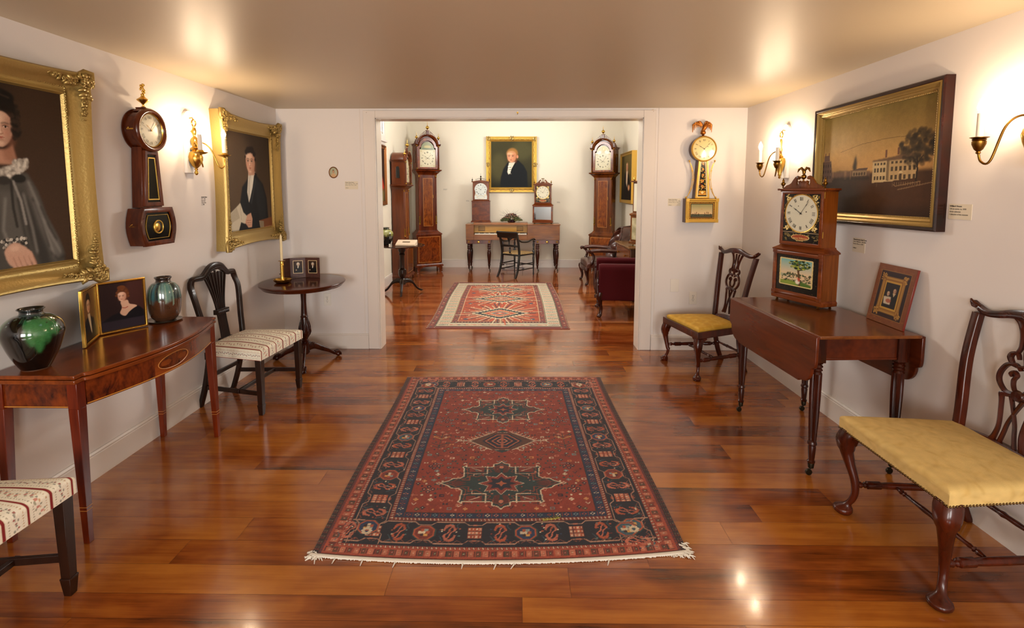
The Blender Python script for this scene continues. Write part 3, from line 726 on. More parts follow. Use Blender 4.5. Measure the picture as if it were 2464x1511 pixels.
    yi = (np.interp(np.linspace(0, 1, cv.h), [0, .25, .42, .9, 1], [.05, .315, .485, .92, .99])*(cv.h-1)).astype(int); xi = np.clip(np.arange(cv.w)+int(.05*cv.w), 0, cv.w-1)
    cv.a = cv.a[yi][:, xi]; cv.noise(.07); return cv
def man_portrait():
    cv = Cv(280, 350, '#3a2c1e'); cv.grad('#32271c', '#55432f', 0, 1); cv.ell(.2, .4, .35, .4, '#5d4a35', .6, 22); cv.noise(.07)
    cv.poly([(.18, .98), (.22, .74), (.30, .55), (.45, .46), (.66, .44), (.80, .52), (.88, .66), (.9, .85), (.86, 1), (.18, 1)], '#15181b', 1, 2)
    cv.poly([(.60, .46), (.76, .52), (.84, .66), (.84, .85), (.70, .9), (.62, .7)], '#22272b', .8, 6)
    cv.poly([(.46, .40), (.62, .40), (.60, .48), (.52, .58), (.44, .70), (.41, .60), (.44, .48)], '#d9d3c4', 1, 1)
    cv.line([(.50, .42), (.46, .52), (.44, .66)], .02, '#a9a294', .8, 1); cv.line([(.56, .42), (.54, .5), (.46, .66)], .012, '#f1ece0', .8, 1)
    cv.poly([(.60, .40), (.66, .42), (.60, .54), (.46, .74), (.52, .60)], '#101214', 1, 1)
    cv.poly([(.60, .45), (.64, .48), (.50, .72), (.47, .70)], '#2b3034', .8, 1)
    cv.poly([(.44, .36), (.60, .36), (.60, .43), (.46, .44)], '#c49a82', 1, 1)
    cv.ell(.515, .26, .122, .095, '#20160f', 1, 2)
    face(cv, .515, .305, .112, '#d3a68c', '#eccdb4', '#96624a', '#20160f', -.10, k=1.22)
    for i, (x, y, r_) in enumerate(((.43, .215, .035), (.47, .195, .045), (.56, .19, .05), (.61, .225, .04), (.632, .28, .022), (.402, .26, .018), (.50, .20, .03), (.52, .185, .04))): cv.ell(x, y, r_, r_*.72, '#1d130d', 1, 2)
    # letter, hand, books, chair arm
    cv.poly([(.0, .80), (.15, .74), (.24, .70), (.30, .79), (.40, .84), (.33, .90), (.24, .88), (.16, .99), (.0, .94)], '#c9bfa8', 1, 1)
    cv.poly([(.02, .80), (.16, .74), (.22, .84), (.04, .88)], '#a99c84', .7, 1); cv.line([(.24, .70), (.25, .86)], .006, '#8d8069', .8)
    cv.poly([(.38, .82), (.47, .80), (.50, .86), (.48, .94), (.40, .94), (.33, .89)], '#c79a80', 1, 1)
    for i in range(3): cv.line([(.36, .87+i*.022), (.46, .875+i*.022)], .006, '#8b5b45', .8)
    cv.rect(.0, .955, 1, 1, '#141310', .8, 2)
    cv.poly([(.66, .885), (1, .86), (1, .955), (.70, .965)], '#7a4a2c', 1, 1); cv.poly([(.66, .885), (.78, .895), (.78, .965), (.68, .955)], '#8f8068', 1); cv.line([(.70, .96), (1, .95)], .008, '#b98a5a', .7)
    cv.noise(.06); return cv
def carved_frame(t, W, Hh, win, hin, D, bow=.02, seed=1, m=None, back=.0):
    # gilt composition frame: backing box, deep cove, ornament in the corners, beaded sight edge
    m = m or M_gold; iw = (W-win)/2; ih = (Hh-hin)/2
    b = MB()
    def prof(s_): return [(0, 0), (0, D*.72), (.004, D*.93), (.012, D), (.024, D*.98), (.045, D*.78), (.07, D*.6), (.09, D*.52), (.1, D*.56), (.108, D*.56), (.114, D*.44), (iw-.004, D*.38), (iw, D*.3), (iw, 0)]
    P = [(a*(1 if a <= .024 or a >= iw-.004 else iw/.125*1), d) for a, d in prof(0)]
    P = sorted([(min(a, iw), d) for a, d in P], key=lambda p: p[0])
    P[0] = (0, 0); P[1] = (0, D*.72)
    frame_mb(b, W, Hh, P, bow=bow, n=14)
    fr = obj('picture_frame', b, m, t, smooth=50)
    rnd = random.Random(seed)
    for sx in (-1, 1):
        for sz in (-1, 1):
            b = MB()
            cx, cz = sx*(W/2-.045), sz*(Hh/2-.045)
            for k in range(26):
                a = rnd.uniform(0, 2*PI); q = rnd.uniform(0, .042); r = rnd.uniform(.007, .016)
                b.sph((cx+q*math.cos(a), -D*.98-rnd.uniform(-.004, .008), cz+q*math.sin(a)), (r, r*.8, r*.8), 7, 5)
            for k in range(5):
                a = rnd.uniform(0, 2*PI); pts = [(cx+.03*math.cos(a)+.018*math.cos(a+u)*(1-u/9), -D-.006, cz+.03*math.sin(a)+.018*math.sin(a+u)*(1-u/9)) for u in [i*.55 for i in range(11)]]
                b.tube(pts, .004, 5)
            leafy(b, cx-sx*.03, cz-sz*.005, -sx, 0, .17, -D*.82, rnd, n=9); leafy(b, cx-sx*.005, cz-sz*.03, 0, -sz, .17, -D*.82, rnd, n=9)
            b.tube([(cx+sx*.02, -D*.9, cz-sz*.05), (cx+sx*.047, -D*.95, cz), (cx+sx*.044, -D*.95, cz+sz*.044), (cx, -D*.95, cz+sz*.047), (cx-sx*.05, -D*.9, cz+sz*.02)], [.006, .012, .015, .012, .006], 7)
            obj('corner_ornament', b, m, fr, smooth=60)
    b = MB(); w2, h2 = win/2+.020, hin/2+.020
    def beads(x0, z0, x1, z1):
        L_ = math.hypot(x1-x0, z1-z0); n = int(L_/.0125)
        for i in range(n):
            u = (i+.5)/n; b.sph((lerp(x0, x1, u), -D*.535-.001*(i % 2), lerp(z0, z1, u)), ((.0085, .006, .005) if x0 != x1 else (.005, .006, .0085)) if i % 3 else (.005, .005, .005), 6, 4)
    beads(-w2, -h2, w2, -h2); beads(-w2, h2, w2, h2); beads(-w2, -h2, -w2, h2); beads(w2, -h2, w2, h2)
    obj('leaf_border', b, m, fr, smooth=60)
    return fr
t = thing('framed_portrait', 'big gilt-framed oil portrait of a woman in a grey dress with a lace collar', 'painting', (XL, 2.175, 1.61), 90)
carved_frame(t, .965, 1.065, .69, .85, .105, .022, 1)
grid('canvas', lady_portrait(), .70, .86, V_oil, t, loc=(0, -.045, 0))
t = thing('framed_portrait', 'gilt-framed oil portrait of a dark-haired man in a black coat holding a letter', 'painting', (XL, 4.305, 1.618), 90)
carved_frame(t, .965, 1.065, .68, .85, .09, .026, 5)
grid('canvas', man_portrait(), .69, .86, V_oil, t, loc=(0, -.035, 0))
b = MB(); b.lathe([(.001, 0), (.006, 0), (.008, .004), (.006, .008), (.001, .01)], 10); 

# ---------------------------------------------------------------- folding brass photograph frame on the card table
def photo_lady():
    cv = Cv(200, 240, '#1f1513'); cv.grad('#2c1a1a', '#241618', 0, 1); cv.rect(.6, 0, 1, .7, '#4a2620', .7, 12); cv.rect(0, .76, 1, 1, '#2a2430', .8, 2)
    cv.poly([(.05, .78), (.25, .68), (.5, .62), (.75, .52), (.9, .58), (1, .68), (1, .8), (0, .8)], '#0d0b14', 1, 2)
    cv.poly(cr([(.44, .66), (.49, .54), (.47, .42), (.62, .40), (.66, .485), (.78, .525), (.83, .56), (.74, .60), (.64, .66), (.55, .73)], 4, closed=True), '#d9ac90', 1, 1); cv.line([(.5, .55), (.56, .565), (.62, .545)], .018, '#a53a22', .9)
    cv.ell(.53, .24, .135, .14, '#5a3018', 1, 2); cv.ell(.5, .12, .09, .045, '#6b3a1c', 1, 1)
    face(cv, .505, .31, .1, '#dfae92', '#f1ceb4', '#a5674a', '#6b3a1c', -.1)
    for x, y in ((.40, .22), (.44, .18), (.52, .17), (.6, .2), (.64, .26), (.65, .32), (.385, .28)): cv.ell(x, y, .03, .026, '#6e3d1e', .9, 1)
    return cv
def photo_man(bg='#6e4a26', coat='#14161c'):
    cv = Cv(140, 182, bg); cv.noise(.06)
    cv.poly([(.05, 1), (.12, .68), (.3, .55), (.6, .53), (.85, .62), (.97, .8), (1, 1)], coat, 1, 2)
    cv.poly([(.42, .48), (.58, .48), (.62, .6), (.66, .9), (.6, .86), (.48, .62)], '#c9b08c', 1, 1); cv.ell(.5, .24, .17, .17, '#1c120b', 1, 1)
    face(cv, .5, .32, .135, '#c99a72', '#dcb48a', '#8a5630', '#1c120b', .1)
    cv.rect(0, .86, 1, 1, '#1f140c', .7, 2); return cv
def photo_panel(t, x0, y0, ang, w, h, cv, m, nm, sd):
    # panel hinged at (x0,y0), extends along local x by w
    r = obj(nm, frame_mb(MB(), w, h, [(0, 0), (0, .012), (.003, .016), (.009, .016), (.013, .01), (.013, .002), (0, .0)], n=1), m, t, loc=(x0+sd*w/2*math.cos(ang), y0+sd*w/2*math.sin(ang), h/2+.002), rot=(0, 0, ang), smooth=30, bevel=.001)
    b = MB(); b.box(-w/2+.004, w/2-.004, -.002, .001, -h/2+.004, h/2-.004); obj('back_board', b, mat('frame_back', '#3a2a1c', .7), r)
    grid('photograph', cv, w-.022, h-.022, V_print, r, loc=(0, -.004, 0)); return r
t = thing('folding_photographs', 'folding brass photograph frame with two portraits standing open between the vases', 'picture frame', (-2.262, 2.665, .766), 90)
photo_panel(t, .006, 0, math.radians(-29), .236, .285, photo_lady(), M_brass, 'frame_panel', 1)
photo_panel(t, -.006, 0, math.radians(26), .236, .285, photo_man(), M_brass, 'frame_panel', -1)
b = MB(); b.tube([(0, -.01, .01), (0, -.01, .27)], .0035, 8); b.box(-.002, .002, -.0142, -.0135, .05, .22); obj('hinge', b, mat('hinge_steel', '#b9b3a4', .3, 1), t)

# ---------------------------------------------------------------- camel-back dining chairs with striped seats
def striped(cv):
    # stripes run left-right across v: repeated crimson lines, floral bands
    cv.a[:] = lin('#efe8d4'); rnd = random.Random(6); n = 4
    for i in range(n*2+1):
        y = i/(2*n)
        cv.rect(0, y-.011, 1, y+.011, '#d8c49a', .5); cv.rect(0, y-.0065, 1, y+.0065, '#821818', 1)
        for k in range(60):
            x = k/60
            cv.ell(x+.004, y+.027, .0035, .004, '#8a7a50', .8); cv.ell(x, y-.027, .0035, .004, '#b98a48', .8)
        yb = y+.0625; m = i % 2
        for k in range(26 if m else 34):
            x = k/(26 if m else 34)
            if m:
                c = rnd.choice(('#b04a3c', '#cc7a68', '#c05a44')); dy = .013*math.sin(x*40)
                cv.ell(x, yb+dy, .009, .010, c, .8); cv.ell(x+.012, yb+dy-.013, .007, .006, '#7a7650', .7); cv.ell(x-.01, yb+dy+.015, .007, .006, '#5c6244', .7); cv.ell(x+.01, yb+dy+.012, .005, .005, '#c9925a', .8)
            else:
                dy = .011*math.sin(x*60); cv.ell(x, yb+dy, .006, .006, '#9a2a20', .9); cv.ell(x+.012, yb-dy, .008, .005, '#7b7868', .8); cv.ell(x+.006, yb+dy*.3, .009, .004, '#8e8a7c', .6)
    cv.noise(.07)
def seat_pad(name, t, wf, wb, d, z0, z1, crown, m, cv=None, nx=90, ny=90, label=None, rad=.03, yc=0, over=0, serp=0):
    # upholstered pad: top crowned, edges rolled down to z0 ; front at -d/2
    U = np.linspace(-1, 1, nx); V = np.linspace(-1, 1, ny)
    if cv is None: cv = Cv(nx, ny, '#c8a75a')
    nx, ny = cv.w, cv.h
    def fn(X, Y):
        u = np.linspace(-1, 1, nx)[None, :]+0*X; v = np.linspace(1, -1, ny)[:, None]+0*X
        e = .80   # beyond this the cloth turns down the side
        def fold(q):
            a = np.abs(q); tin = np.minimum(a/e, 1); down = np.clip((a-e)/(1-e), 0, 1); return np.sign(q)*tin, down
        fu, du = fold(u); fv, dv = fold(v)
        half = np.where(fv > 0, 0, 0)+(wf/2+(wb/2-wf/2)*(fv+1)/2)
        dn = np.maximum(du, dv)
        x = fu*half; y = fv*d/2
        # rounded shoulder
        rr = np.clip(dn*3, 0, 1); zz = z1+crown*(1-fu**2)*(1-fv**2)-(dn > 0)*0
        k = rad*(1-np.sqrt(np.clip(1-rr**2, 0, 1)))
        inner = np.clip((np.maximum(np.abs(fu), np.abs(fv))-.88)/.12, 0, 1)
        zz = zz-rad*.55*(1-np.sqrt(np.clip(1-inner**2, 0, 1)))
        side = np.clip(dn, 0, 1)
        z = zz*(1-side)+z0*side
        z = np.where(dn > 0, (z1-rad*.55)*(1-side)+z0*side, zz)
        if serp: y = y-serp*np.cos(np.clip(fu, -1, 1)*PI/2)*(fv < -.0)*np.abs(fv)
        return x, y+yc, z
    o = grid(name, cv, 1, 1, m, t, fn=fn, flat='XY', label=label)
    return o
def camel_chair(loc, rz, label):
    t = thing('dining_chair', label, 'chair', loc, rz, 'ebonised dining chairs with striped seats')
    wf, wb, d = .535, .41, .45; zs = .40
    m = W_dark
    for s_ in (-1, 1):
        x = s_*(wf/2-.022); y = -d/2+.022; b = MB()
        b.taper((x-.014-.003, x+.014+.003, y-.017, y+.017), (x-.022, x+.022, y-.022, y+.022), 0.07, zs); b.taper((x-.014, x+.014, y-.014, y+.014), (x-.02, x+.02, y-.02, y+.02), 0, .068); b.box(x-.0205, x+.0205, y-.0205, y+.0205, .066, .074)
        obj('leg', b, m, t, bevel=.0015)
        # rear leg + stile, swept back
        x0, x1 = s_*(wb/2-.02), s_*(.245-.02); yb = d/2
        P = cr([(s_*(wb/2-.025), yb+.085, 0), (s_*(wb/2-.022), yb+.03, .18), (s_*(wb/2-.02), yb-.01, .42), (s_*(wb/2+.0), yb+.01, .60), (s_*(wb/2+.03), yb+.04, .80), (s_*(wb/2+.028), yb+.062, .87), (s_*(wb/2+.016), yb+.068, .918)], 6)
        b = MB(); R = [[(p[0]-.017, p[1]-.016, p[2]), (p[0]+.017, p[1]-.016, p[2]), (p[0]+.017, p[1]+.016, p[2]), (p[0]-.017, p[1]+.016, p[2])] for p in P]
        b.rings(R); obj('rear_post', b, m, t, bevel=.005, smooth=50)
    # crest rail: humped
    yb = d/2+.062
    C = cr([(-.228, .885), (-.215, .925), (-.17, .93), (-.125, .935), (-.06, .985), (0, .998), (.06, .985), (.125, .935), (.17, .93), (.215, .925), (.228, .885)], 6)
    b = MB(); R = []
    for i, (x, z) in enumerate(C):
        a = C[max(i-1, 0)]; c = C[min(i+1, len(C)-1)]; tx, tz = c[0]-a[0], c[1]-a[1]; l = math.hypot(tx, tz); nx, nz = -tz/l, tx/l
        w = .017+.010*math.exp(-(x/.11)**2); yy = yb-.02*(1-(x/.24)**2)+.006
        R.append([(x+nx*w, yy-.010, z+nz*w), (x+nx*w*.6, yy-.016, z+nz*w*.6), (x-nx*w*.6, yy-.016, z-nz*w*.6), (x-nx*w, yy-.010, z-nz*w), (x-nx*w, yy+.012, z-nz*w), (x+nx*w, yy+.012, z+nz*w)])
    b.rings(R); cr_ = obj('crest_rail', b, m, t, smooth=50)
    b = MB()
    for o_ in (.008, -.007): b.tube([(x, yb-.02*(1-(x/.24)**2)-.009, z+o_*1.5) for x, z in C], .003, 5)
    obj('moulding', b, m, cr_, smooth=60)
    # splat: seven reeds fanning to the crest, waisted, solid shoe
    b = MB(); rnd = random.Random(1)
    for k in range(-3, 4):
        P = cr([(k*.0135, d/2-.012, .43), (k*.0125, d/2+.0, .52), (k*.0125, d/2+.018, .64), (k*.0165, d/2+.03, .74), (k*.026, d/2+.042, .84), (k*.037, d/2+.055, .965-abs(k)*.012)], 5)
        b.tube(P, [.007]*len(P), 6, sq=(1.0, 1.2))
    for k in (-2.5, -1.5, -.5, .5, 1.5, 2.5):
        P = cr([(k*.026, d/2+.044, .84), (k*.037, d/2+.057, .95)], 4); b.tube(P, [.003, .004, .006, .008, .009], 6)
    obj('splat', b, m, t, smooth=60)
    b = MB(); b.box(-.062, .062, d/2-.002, d/2+.035, .645, .68)
    for i in range(9): b.sph((-.052+i*.013, d/2-.003, .662), (.006, .005, .013), 6, 5)
    obj('splat_tie', b, m, t, bevel=.002); b = MB(); b.taper((-.1, .1, d/2-.03, d/2+.02), (-.055, .055, d/2-.022, d/2+.012), .40, .47); obj('splat_shoe', b, m, t, bevel=.004)
    # seat rails hidden by upholstery, stretchers
    b = MB(); b.box(-wb/2+.0, wb/2-.0, d/2-.03, d/2+.012, .36, .41); obj('seat_rail', b, m, t)
    for s_ in (-1, 1):
        b = MB(); R = [[(s_*(wf/2-.022)-.007, -d/2+.03, z) for z in (.14, .17)]]
        x0, x1 = s_*(wf/2-.022), s_*(wb/2-.022); b.add([(x0-.008, -d/2+.02, .135), (x0+.008, -d/2+.02, .135), (x0+.008, -d/2+.02, .165), (x0-.008, -d/2+.02, .165), (x1-.008, d/2+.035, .135), (x1+.008, d/2+.035, .135), (x1+.008, d/2+.035, .165), (x1-.008, d/2+.035, .165)], [(0, 1, 2, 3), (7, 6, 5, 4), (0, 4, 5, 1), (1, 5, 6, 2), (2, 6, 7, 3), (3, 7, 4, 0)])
        obj('stretcher', b, m, t, bevel=.002)
    b = MB(); b.box(-wf/2+.03, wf/2-.03, -.03, -.01, .138, .162); obj('stretcher', b, m, t, bevel=.002)
    b = MB(); b.box(-wb/2+.02, wb/2-.02, d/2+.02, d/2+.038, .20, .228); obj('stretcher', b, m, t, bevel=.002)
    cv = Cv(260, 260, '#d8cba8'); striped(cv); cv.a = np.transpose(cv.a, (1, 0, 2)).copy()
    seat_pad('seat', t, wf+.02, wb+.02, d+.0, .392, .465, .03, V_cloth, cv, yc=-.005)
    return t
camel_chair((-1.945, 3.655, 0), 84, 'ebonised camel-back chair with striped seat standing between card table and round table')
camel_chair((-1.925, 1.565, 0), 90, 'chair with floral striped seat cut off at the lower left, before the card table')

# ---------------------------------------------------------------- round pedestal table with candlestick and photographs
RT = (-1.905, 4.46)
def tripod_leg(m, a, r_out, z_hub, foot, t, w=.028, drop=1):
    P = cr([(.02, z_hub+.01), (r_out*.25, z_hub+.012), (r_out*.48, z_hub-.025), (r_out*.70, .075), (r_out*.88, .036), (r_out, .030)], 6)
    b = MB(); ca, sa = math.cos(a), math.sin(a); R = []; n = len(P)
    for i, (q, z) in enumerate(P):
        u = i/(n-1); hh = lerp(.072, .020, u**.75); ww = lerp(w*1.15, .020, u)
        if foot == 'claw' and u > .85: hh = .026; ww = .026
        if foot == 'snake' and u > .9: ww = .026; hh = .012
        R.append([(q*ca-ww*sa*.5*sx, q*sa+ww*ca*.5*sx, max(z+hh*sz*.55, .004)) for sx, sz in ((-1, -.6), (-.6, -1), (.6, -1), (1, -.6), (1, .6), (.5, 1), (-.5, 1), (-1, .6))])
    b.rings(R)
    if foot == 'claw':
        for k in (-1, 0, 1):
            cc = a+k*.07; b.tube([(r_out*.9*math.cos(cc), r_out*.9*math.sin(cc), .05), (r_out*1.0*math.cos(cc), r_out*1.0*math.sin(cc), .052), (r_out*1.06*math.cos(cc), r_out*1.06*math.sin(cc), .03), (r_out*1.07*math.cos(cc), r_out*1.07*math.sin(cc), .012)], [.007, .010, .008, .005], 6)
        b.sph((r_out*1.0*ca, r_out*1.0*sa, .024), (.026, .026, .024), 10, 8)
    return obj('leg', b, m, t, smooth=60)
t = thing('pedestal_table', 'round mahogany pedestal table with carved column and claw feet in the corner', 'table', (*RT, 0), 0)
b = MB(); b.lathe([(.001, -.004), (.315, -.004), (.334, .002), (.336, .008), (.345, .014), (.352, .022), (.36, .03), (.362, .036), (.358, .042), (.35, .0435), (.001, .0435)], 72)
o = obj('tabletop', b, W_mahx, t, smooth=30, loc=(0, 0, .700)); o.rotation_euler = (math.radians(1.4), 0, 0)
b = MB(); b.box(-.12, .12, -.02, .02, -.0, .014); b.box(-.07, .07, -.07, .07, -.022, 0); obj('bearer', b, W_turn, t, loc=(0, 0, .686))
b = MB(); b.lathe([(.028, .18), (.028, .20), (.034, .21), (.024, .22), (.03, .235), (.044, .255), (.050, .29), (.044, .34), (.034, .39), (.029, .42), (.034, .425), (.028, .432), (.026, .46), (.022, .56), (.026, .66), (.03, .675), (.03, .69)], 40); cn = obj('column', b, W_turn, t, smooth=45)
b = MB(); rnd = random.Random(3)
for k in range(10):
    a = 2*PI*k/10
    P = [((q+.001)*math.cos(a+.12*math.sin(i*1.3)), (q+.001)*math.sin(a+.12*math.sin(i*1.3)), z) for i, (q, z) in enumerate([(.043, .26), (.049, .29), (.045, .33), (.037, .37), (.031, .40)])]
    b.tube(P, [.005, .009, .009, .006, .002], 6)
obj('leaf_carving', b, W_turn, cn, smooth=60)
b = MB(); b.lathe([(.001, .075), (.02, .08), (.036, .095), (.036, .175), (.05, .178), (.052, .187), (.044, .192), (.001, .192)], 30); obj('hub', b, W_turn, t)
for a in (-72, 42, 168): tripod_leg(W_turn, math.radians(a), .30, .135, 'claw', t)
def rtz(x, y): return .7435+(y-RT[1])*math.sin(math.radians(1.4))
# candlestick
cx, cy = -2.058, 4.40; z0 = rtz(cx, cy)
t = thing('candlestick', 'brass chamberstick with dished base on the round table', 'candlestick', (cx, cy, z0+.001))
b = MB(); b.lathe([(.001, .006), (.028, .006), (.05, .008), (.066, .018), (.074, .03), (.077, .03), (.07, .014), (.055, .002), (.03, 0), (.001, 0)], 48); obj('drip_pan', b, M_brass, t)
b = MB(); b.lathe([(.03, .006), (.02, .014), (.015, .022), (.0145, .06), (.0145, .15), (.017, .152), (.017, .156), (.0145, .16), (.0145, .188), (.028, .19), (.029, .193), (.0135, .194), (.0135, .17)], 32)
obj('stem', b, M_brass, t)
b = MB(); b.box(-.0155, -.012, -.003, .003, .04, .14); b.sph((-.02, 0, .075), (.006, .005, .005), 8, 6); obj('push_rod', b, M_iron, t)
b = MB(); b.lathe([(.011, .17), (.011, .20), (.0105, .35), (.009, .405), (.004, .42), (.001, .421)], 20); b.tube([(0, 0, .42), (.001, 0, .428)], .0008, 5)
tag(obj('taper_candle', b, mat('ivory_wax', '#e2cfa2', .45), loc=(cx, cy, z0+.001)), 'tall unlit ivory taper candle standing in the brass candlestick', 'candle')
# folding photograph case
def sepia(seed, lady):
    cv = Cv(60, 78, '#1d130e'); cv.grad('#3a2417', '#150c08', 0, 1)
    cv.poly([(.1, 1), (.18, .6), (.4, .48), (.7, .48), (.92, .65), (.95, 1)], '#14100e', 1, 1)
    cv.poly([(.45, .42), (.6, .42), (.52, .62), (.44, .56)], '#e2d6c2', 1); cv.ell(.52, .26, .17, .14, '#d9cdb9' if lady else '#b9ab98', 1, 1)
    face(cv, .52, .30, .11, '#d9bda0', '#ecd6bc', '#7c563c', '#8a7a68', .1); cv.ell(.3 if lady else .15, .75, .06, .05, '#c9a88c', 1, 1); return cv
cx, cy = -1.912, 4.635
t = thing('folding_photographs', 'small brown leather folding case with two old portraits behind the candlestick', 'picture frame', (cx, cy, rtz(cx, cy-.03)+.001), 8); t.scale = (.9, .9, .9)
M_lea = mat('brown_leather_case', '#4c2414', .5, var='#3c1a0e', vscale=40); M_gline = mat('gilt_line', '#d7b98a', .4)
for (x0, y0, ang, w, cv) in ((-.235, -.085, 55, .084, None), (-.187, -.017, 10, .148, sepia(1, 1)), (-.041, .009, -13, .150, sepia(2, 0))):
    a = math.radians(ang); h = .205
    r = obj('case_panel', MB().box(0, w, -.004, .004, 0, h), M_lea, t, loc=(x0, y0, 0), rot=(0, 0, a), bevel=.002)
    if cv is not None:
        grid('photograph', cv, .084, .122, V_print, r, loc=(w/2+.002, -.006, .112))
        obj('gilt_border', frame_mb(MB(), .094, .132, [(0, 0), (0, .003), (.005, .003), (.005, 0)], n=1), M_gline, r, loc=(w/2+.002, -.0045, .112))
# ---------------------------------------------------------------- miniature, labels, plates on the back wall
t = thing('miniature_picture', 'tiny oval miniature portrait in a thin gold rim on the wall', 'painting', (-1.752, YB, 1.717))
cv = Cv(60, 70, '#a9a88c'); cv.ell(.5, .9, .38, .3, '#caa37a', 1, 2); cv.ell(.5, .36, .15, .16, '#6b4a2a', 1, 1); face(cv, .5, .44, .11, '#cf9a70', '#e0b48c', '#8a5a3a', '#6b4a2a', 0)
def ovalfn(X, Y):
    r = np.maximum(np.abs(X)/.038, np.abs(Y)/.046); a = np.arctan2(Y/.046, X/.038); return r*.038*np.cos(a), r*.046*np.sin(a), .008-.004*r**2
grid('ivory', cv, .076, .092, V_print, t, fn=ovalfn)
b = MB(); b.tube([(.041*math.cos(a), -.006, .050*math.sin(a)) for a in [2*PI*i/40 for i in range(40)]], .0045, 8, closed=True); b.lathe([(.001, 0), (.04, 0), (.04, -.003), (.001, -.003)], 32, (0, 0, 0), 'Y'); obj('rim', b, M_golddk, t)
outlet('wall_outlet', 'white double outlet low on the wall behind the round table', -1.853, .489, YB, .070, .122)
outlet('wall_outlet', 'white double outlet low on the wall behind the yellow-seated chair', 1.696, .513, YB, .072, .124)
outlet('switch_plate', 'blank white switch plate left of the outlet, right of the opening', 1.516, .635, YB, .080, .126, True)
wall_label('small printed label right of the oval miniature', (-1.585, YB, 1.595), 0, .125, .075, ['Patent Time Piece', 'Aaron Willard Jr., 1783 - 1864', 'Boston, Mass. MA ca. 1820', '', 'Willard'], .0095)
wall_label('small printed label between the opening and the eagle-topped banjo clock', (1.49, YB, 1.435), 0, .12, .07, ['Patent Time Piece', 'Simon Willard, 1753 - 1848', 'Roxbury, Mass. ca. 1810', '', 'Willard'], .0095)
wall_label('small printed label between the shelf clock and the leaning print', (XR, 3.225, 1.205), -90, .115, .09, ['Massachusetts Shelf Clock', 'Aaron Willard Jr., 1783-1864', 'Boston, Mass. ca. 1820', '', 'Willard'], .010)
wall_label('small printed label right of the large landscape painting', (XR, 2.51, 1.445), -90, .13, .075, ['Willard House', 'Oil on canvas, ca. 1830', 'Artist unknown', 'Collection of the museum'], .010)
wall_label('small printed label between the big portrait and the dark banjo clock', (XL, 2.675, 1.445), 90, .085, .075, ['Mrs. Willard', 'oil', 'Unknown Artist', 'Boston, MA'], .010, False)
wall_label('small printed label below the left brass sconce', (XL, 3.715, 1.47), 90, .10, .08, ['Zabdiel Adams', '1791 - 1826', 'Banjo clock', 'Boston, Mass.', 'ca. 1820'], .010, False)
# brass hooks above the opening
for i, (x, z, w) in enumerate(((-1.42, 2.285, 'left end'), (0.0, 2.27, 'middle'), (1.265, 2.29, 'right end'))):
    b = MB(); b.lathe([(.001, -.004), (.009, -.004), (.009, 0), (.001, 0)], 14, (0, 0, 0), 'Y'); b.tube([(0, -.004, 0), (0, -.016, 0), (.002, -.02, -.01), (0, -.014, -.018), (0, -.006, -.016)], .002, 6)
    tag(obj('wall_hook', b, M_brass, loc=(x, YB-(.02 if i == 1 else 0), z)), 'tiny brass hook at the %s of the wall above the opening' % w, 'hook', 'brass hooks above the opening')
# ---------------------------------------------------------------- dark mahogany banjo clock (left wall)
t = thing('banjo_clock', 'dark mahogany banjo clock with rounded box and brass urn finial between portrait and sconce', 'clock', (XL, 3.08, 1.22), 90)
D = .098
def bulge(hw, z0, z1, k, n=8):
    L_ = [(-hw-k*math.sin(PI*i/n), lerp(z0, z1, i/n)) for i in range(n+1)]; return L_+[(-x, z) for x, z in L_[::-1]]
b = MB(); b.prism(bulge(.122, 0, .222, .026), -D+.012, -.006); box_ = obj('lower_case', b, W_clkdark, t, bevel=.003)
b = MB(); 
for k, (g, y0, y1) in enumerate(((0, -D-.004, -D+.012),)):
    o_ = bulge(.126, -.003, .225, .028, 14); i_ = bulge(.100, .026, .196, .022, 14); n = len(o_)
    b.add([(x, y1, z) for x, z in o_]+[(x, y0, z) for x, z in o_]+[(x*.96, y0-.004, lerp(z, .111, .06)) for x, z in o_]+[(x, y0, z) for x, z in i_]+[(x, y1, z) for x, z in i_],
          [(j*n+i, j*n+(i+1) % n, (j+1)*n+(i+1) % n, (j+1)*n+i) for j in range(4) for i in range(n)])
dr = obj('lower_door', b, W_clkdark, t, smooth=40)
b = MB(); b.prism(bulge(.101, .025, .197, .022, 14), -D+.004, -D+.008); obj('black_tablet', b, M_black, dr, smooth=0)
b = MB(); P = bulge(.086, .040, .180, .019, 14); b.tube([(x, -D+.0025, z) for x, z in P], .0032, 6, closed=True, sq=(.5, 1)); obj('gilt_line', b, M_goldb, dr)
b = MB(); b.lathe([(.036, -D+.004), (.036, -D-.001), (.041, -D-.001), (.041, -D+.004)], 40, (.0, 0, .108), 'Y', ring=True); b.tube([(.038*math.cos(a), -D, .108+.038*math.sin(a)) for a in [2*PI*i/40 for i in range(40)]], .0032, 6, closed=True); obj('viewing_ring', b, M_goldb, dr)
b = MB(); b.lathe([(.001, -D+.0025), (.035, -D+.0025), (.035, -D+.004), (.001, -D+.004)], 32, (0, 0, .108), 'Y'); obj('viewing_glass', b, mat('dark_glass', '#0a0c0b', .05, coat=1), dr)
b = MB(); b.lathe([(.001, -D+.000), (.024, -D+.001), (.027, -D+.003), (.001, -D+.003)], 32, (-.008, 0, .106), 'Y'); obj('pendulum_bob', b, M_brass, dr)
zn0, zn1 = .225, .585
b = MB(); b.prism([(-.085, zn0), (.085, zn0), (.06, zn1), (-.06, zn1)], -D+.03, -.006); obj('neck', b, W_clkdark, t, bevel=.002)
def ztrap(g, z0, z1): f = lambda z: lerp(.085, .058, (z-zn0)/(zn1-zn0)); return [(-f(z0)+g, z0), (f(z0)-g, z0), (f(z1)-g, z1), (-f(z1)+g, z1)]
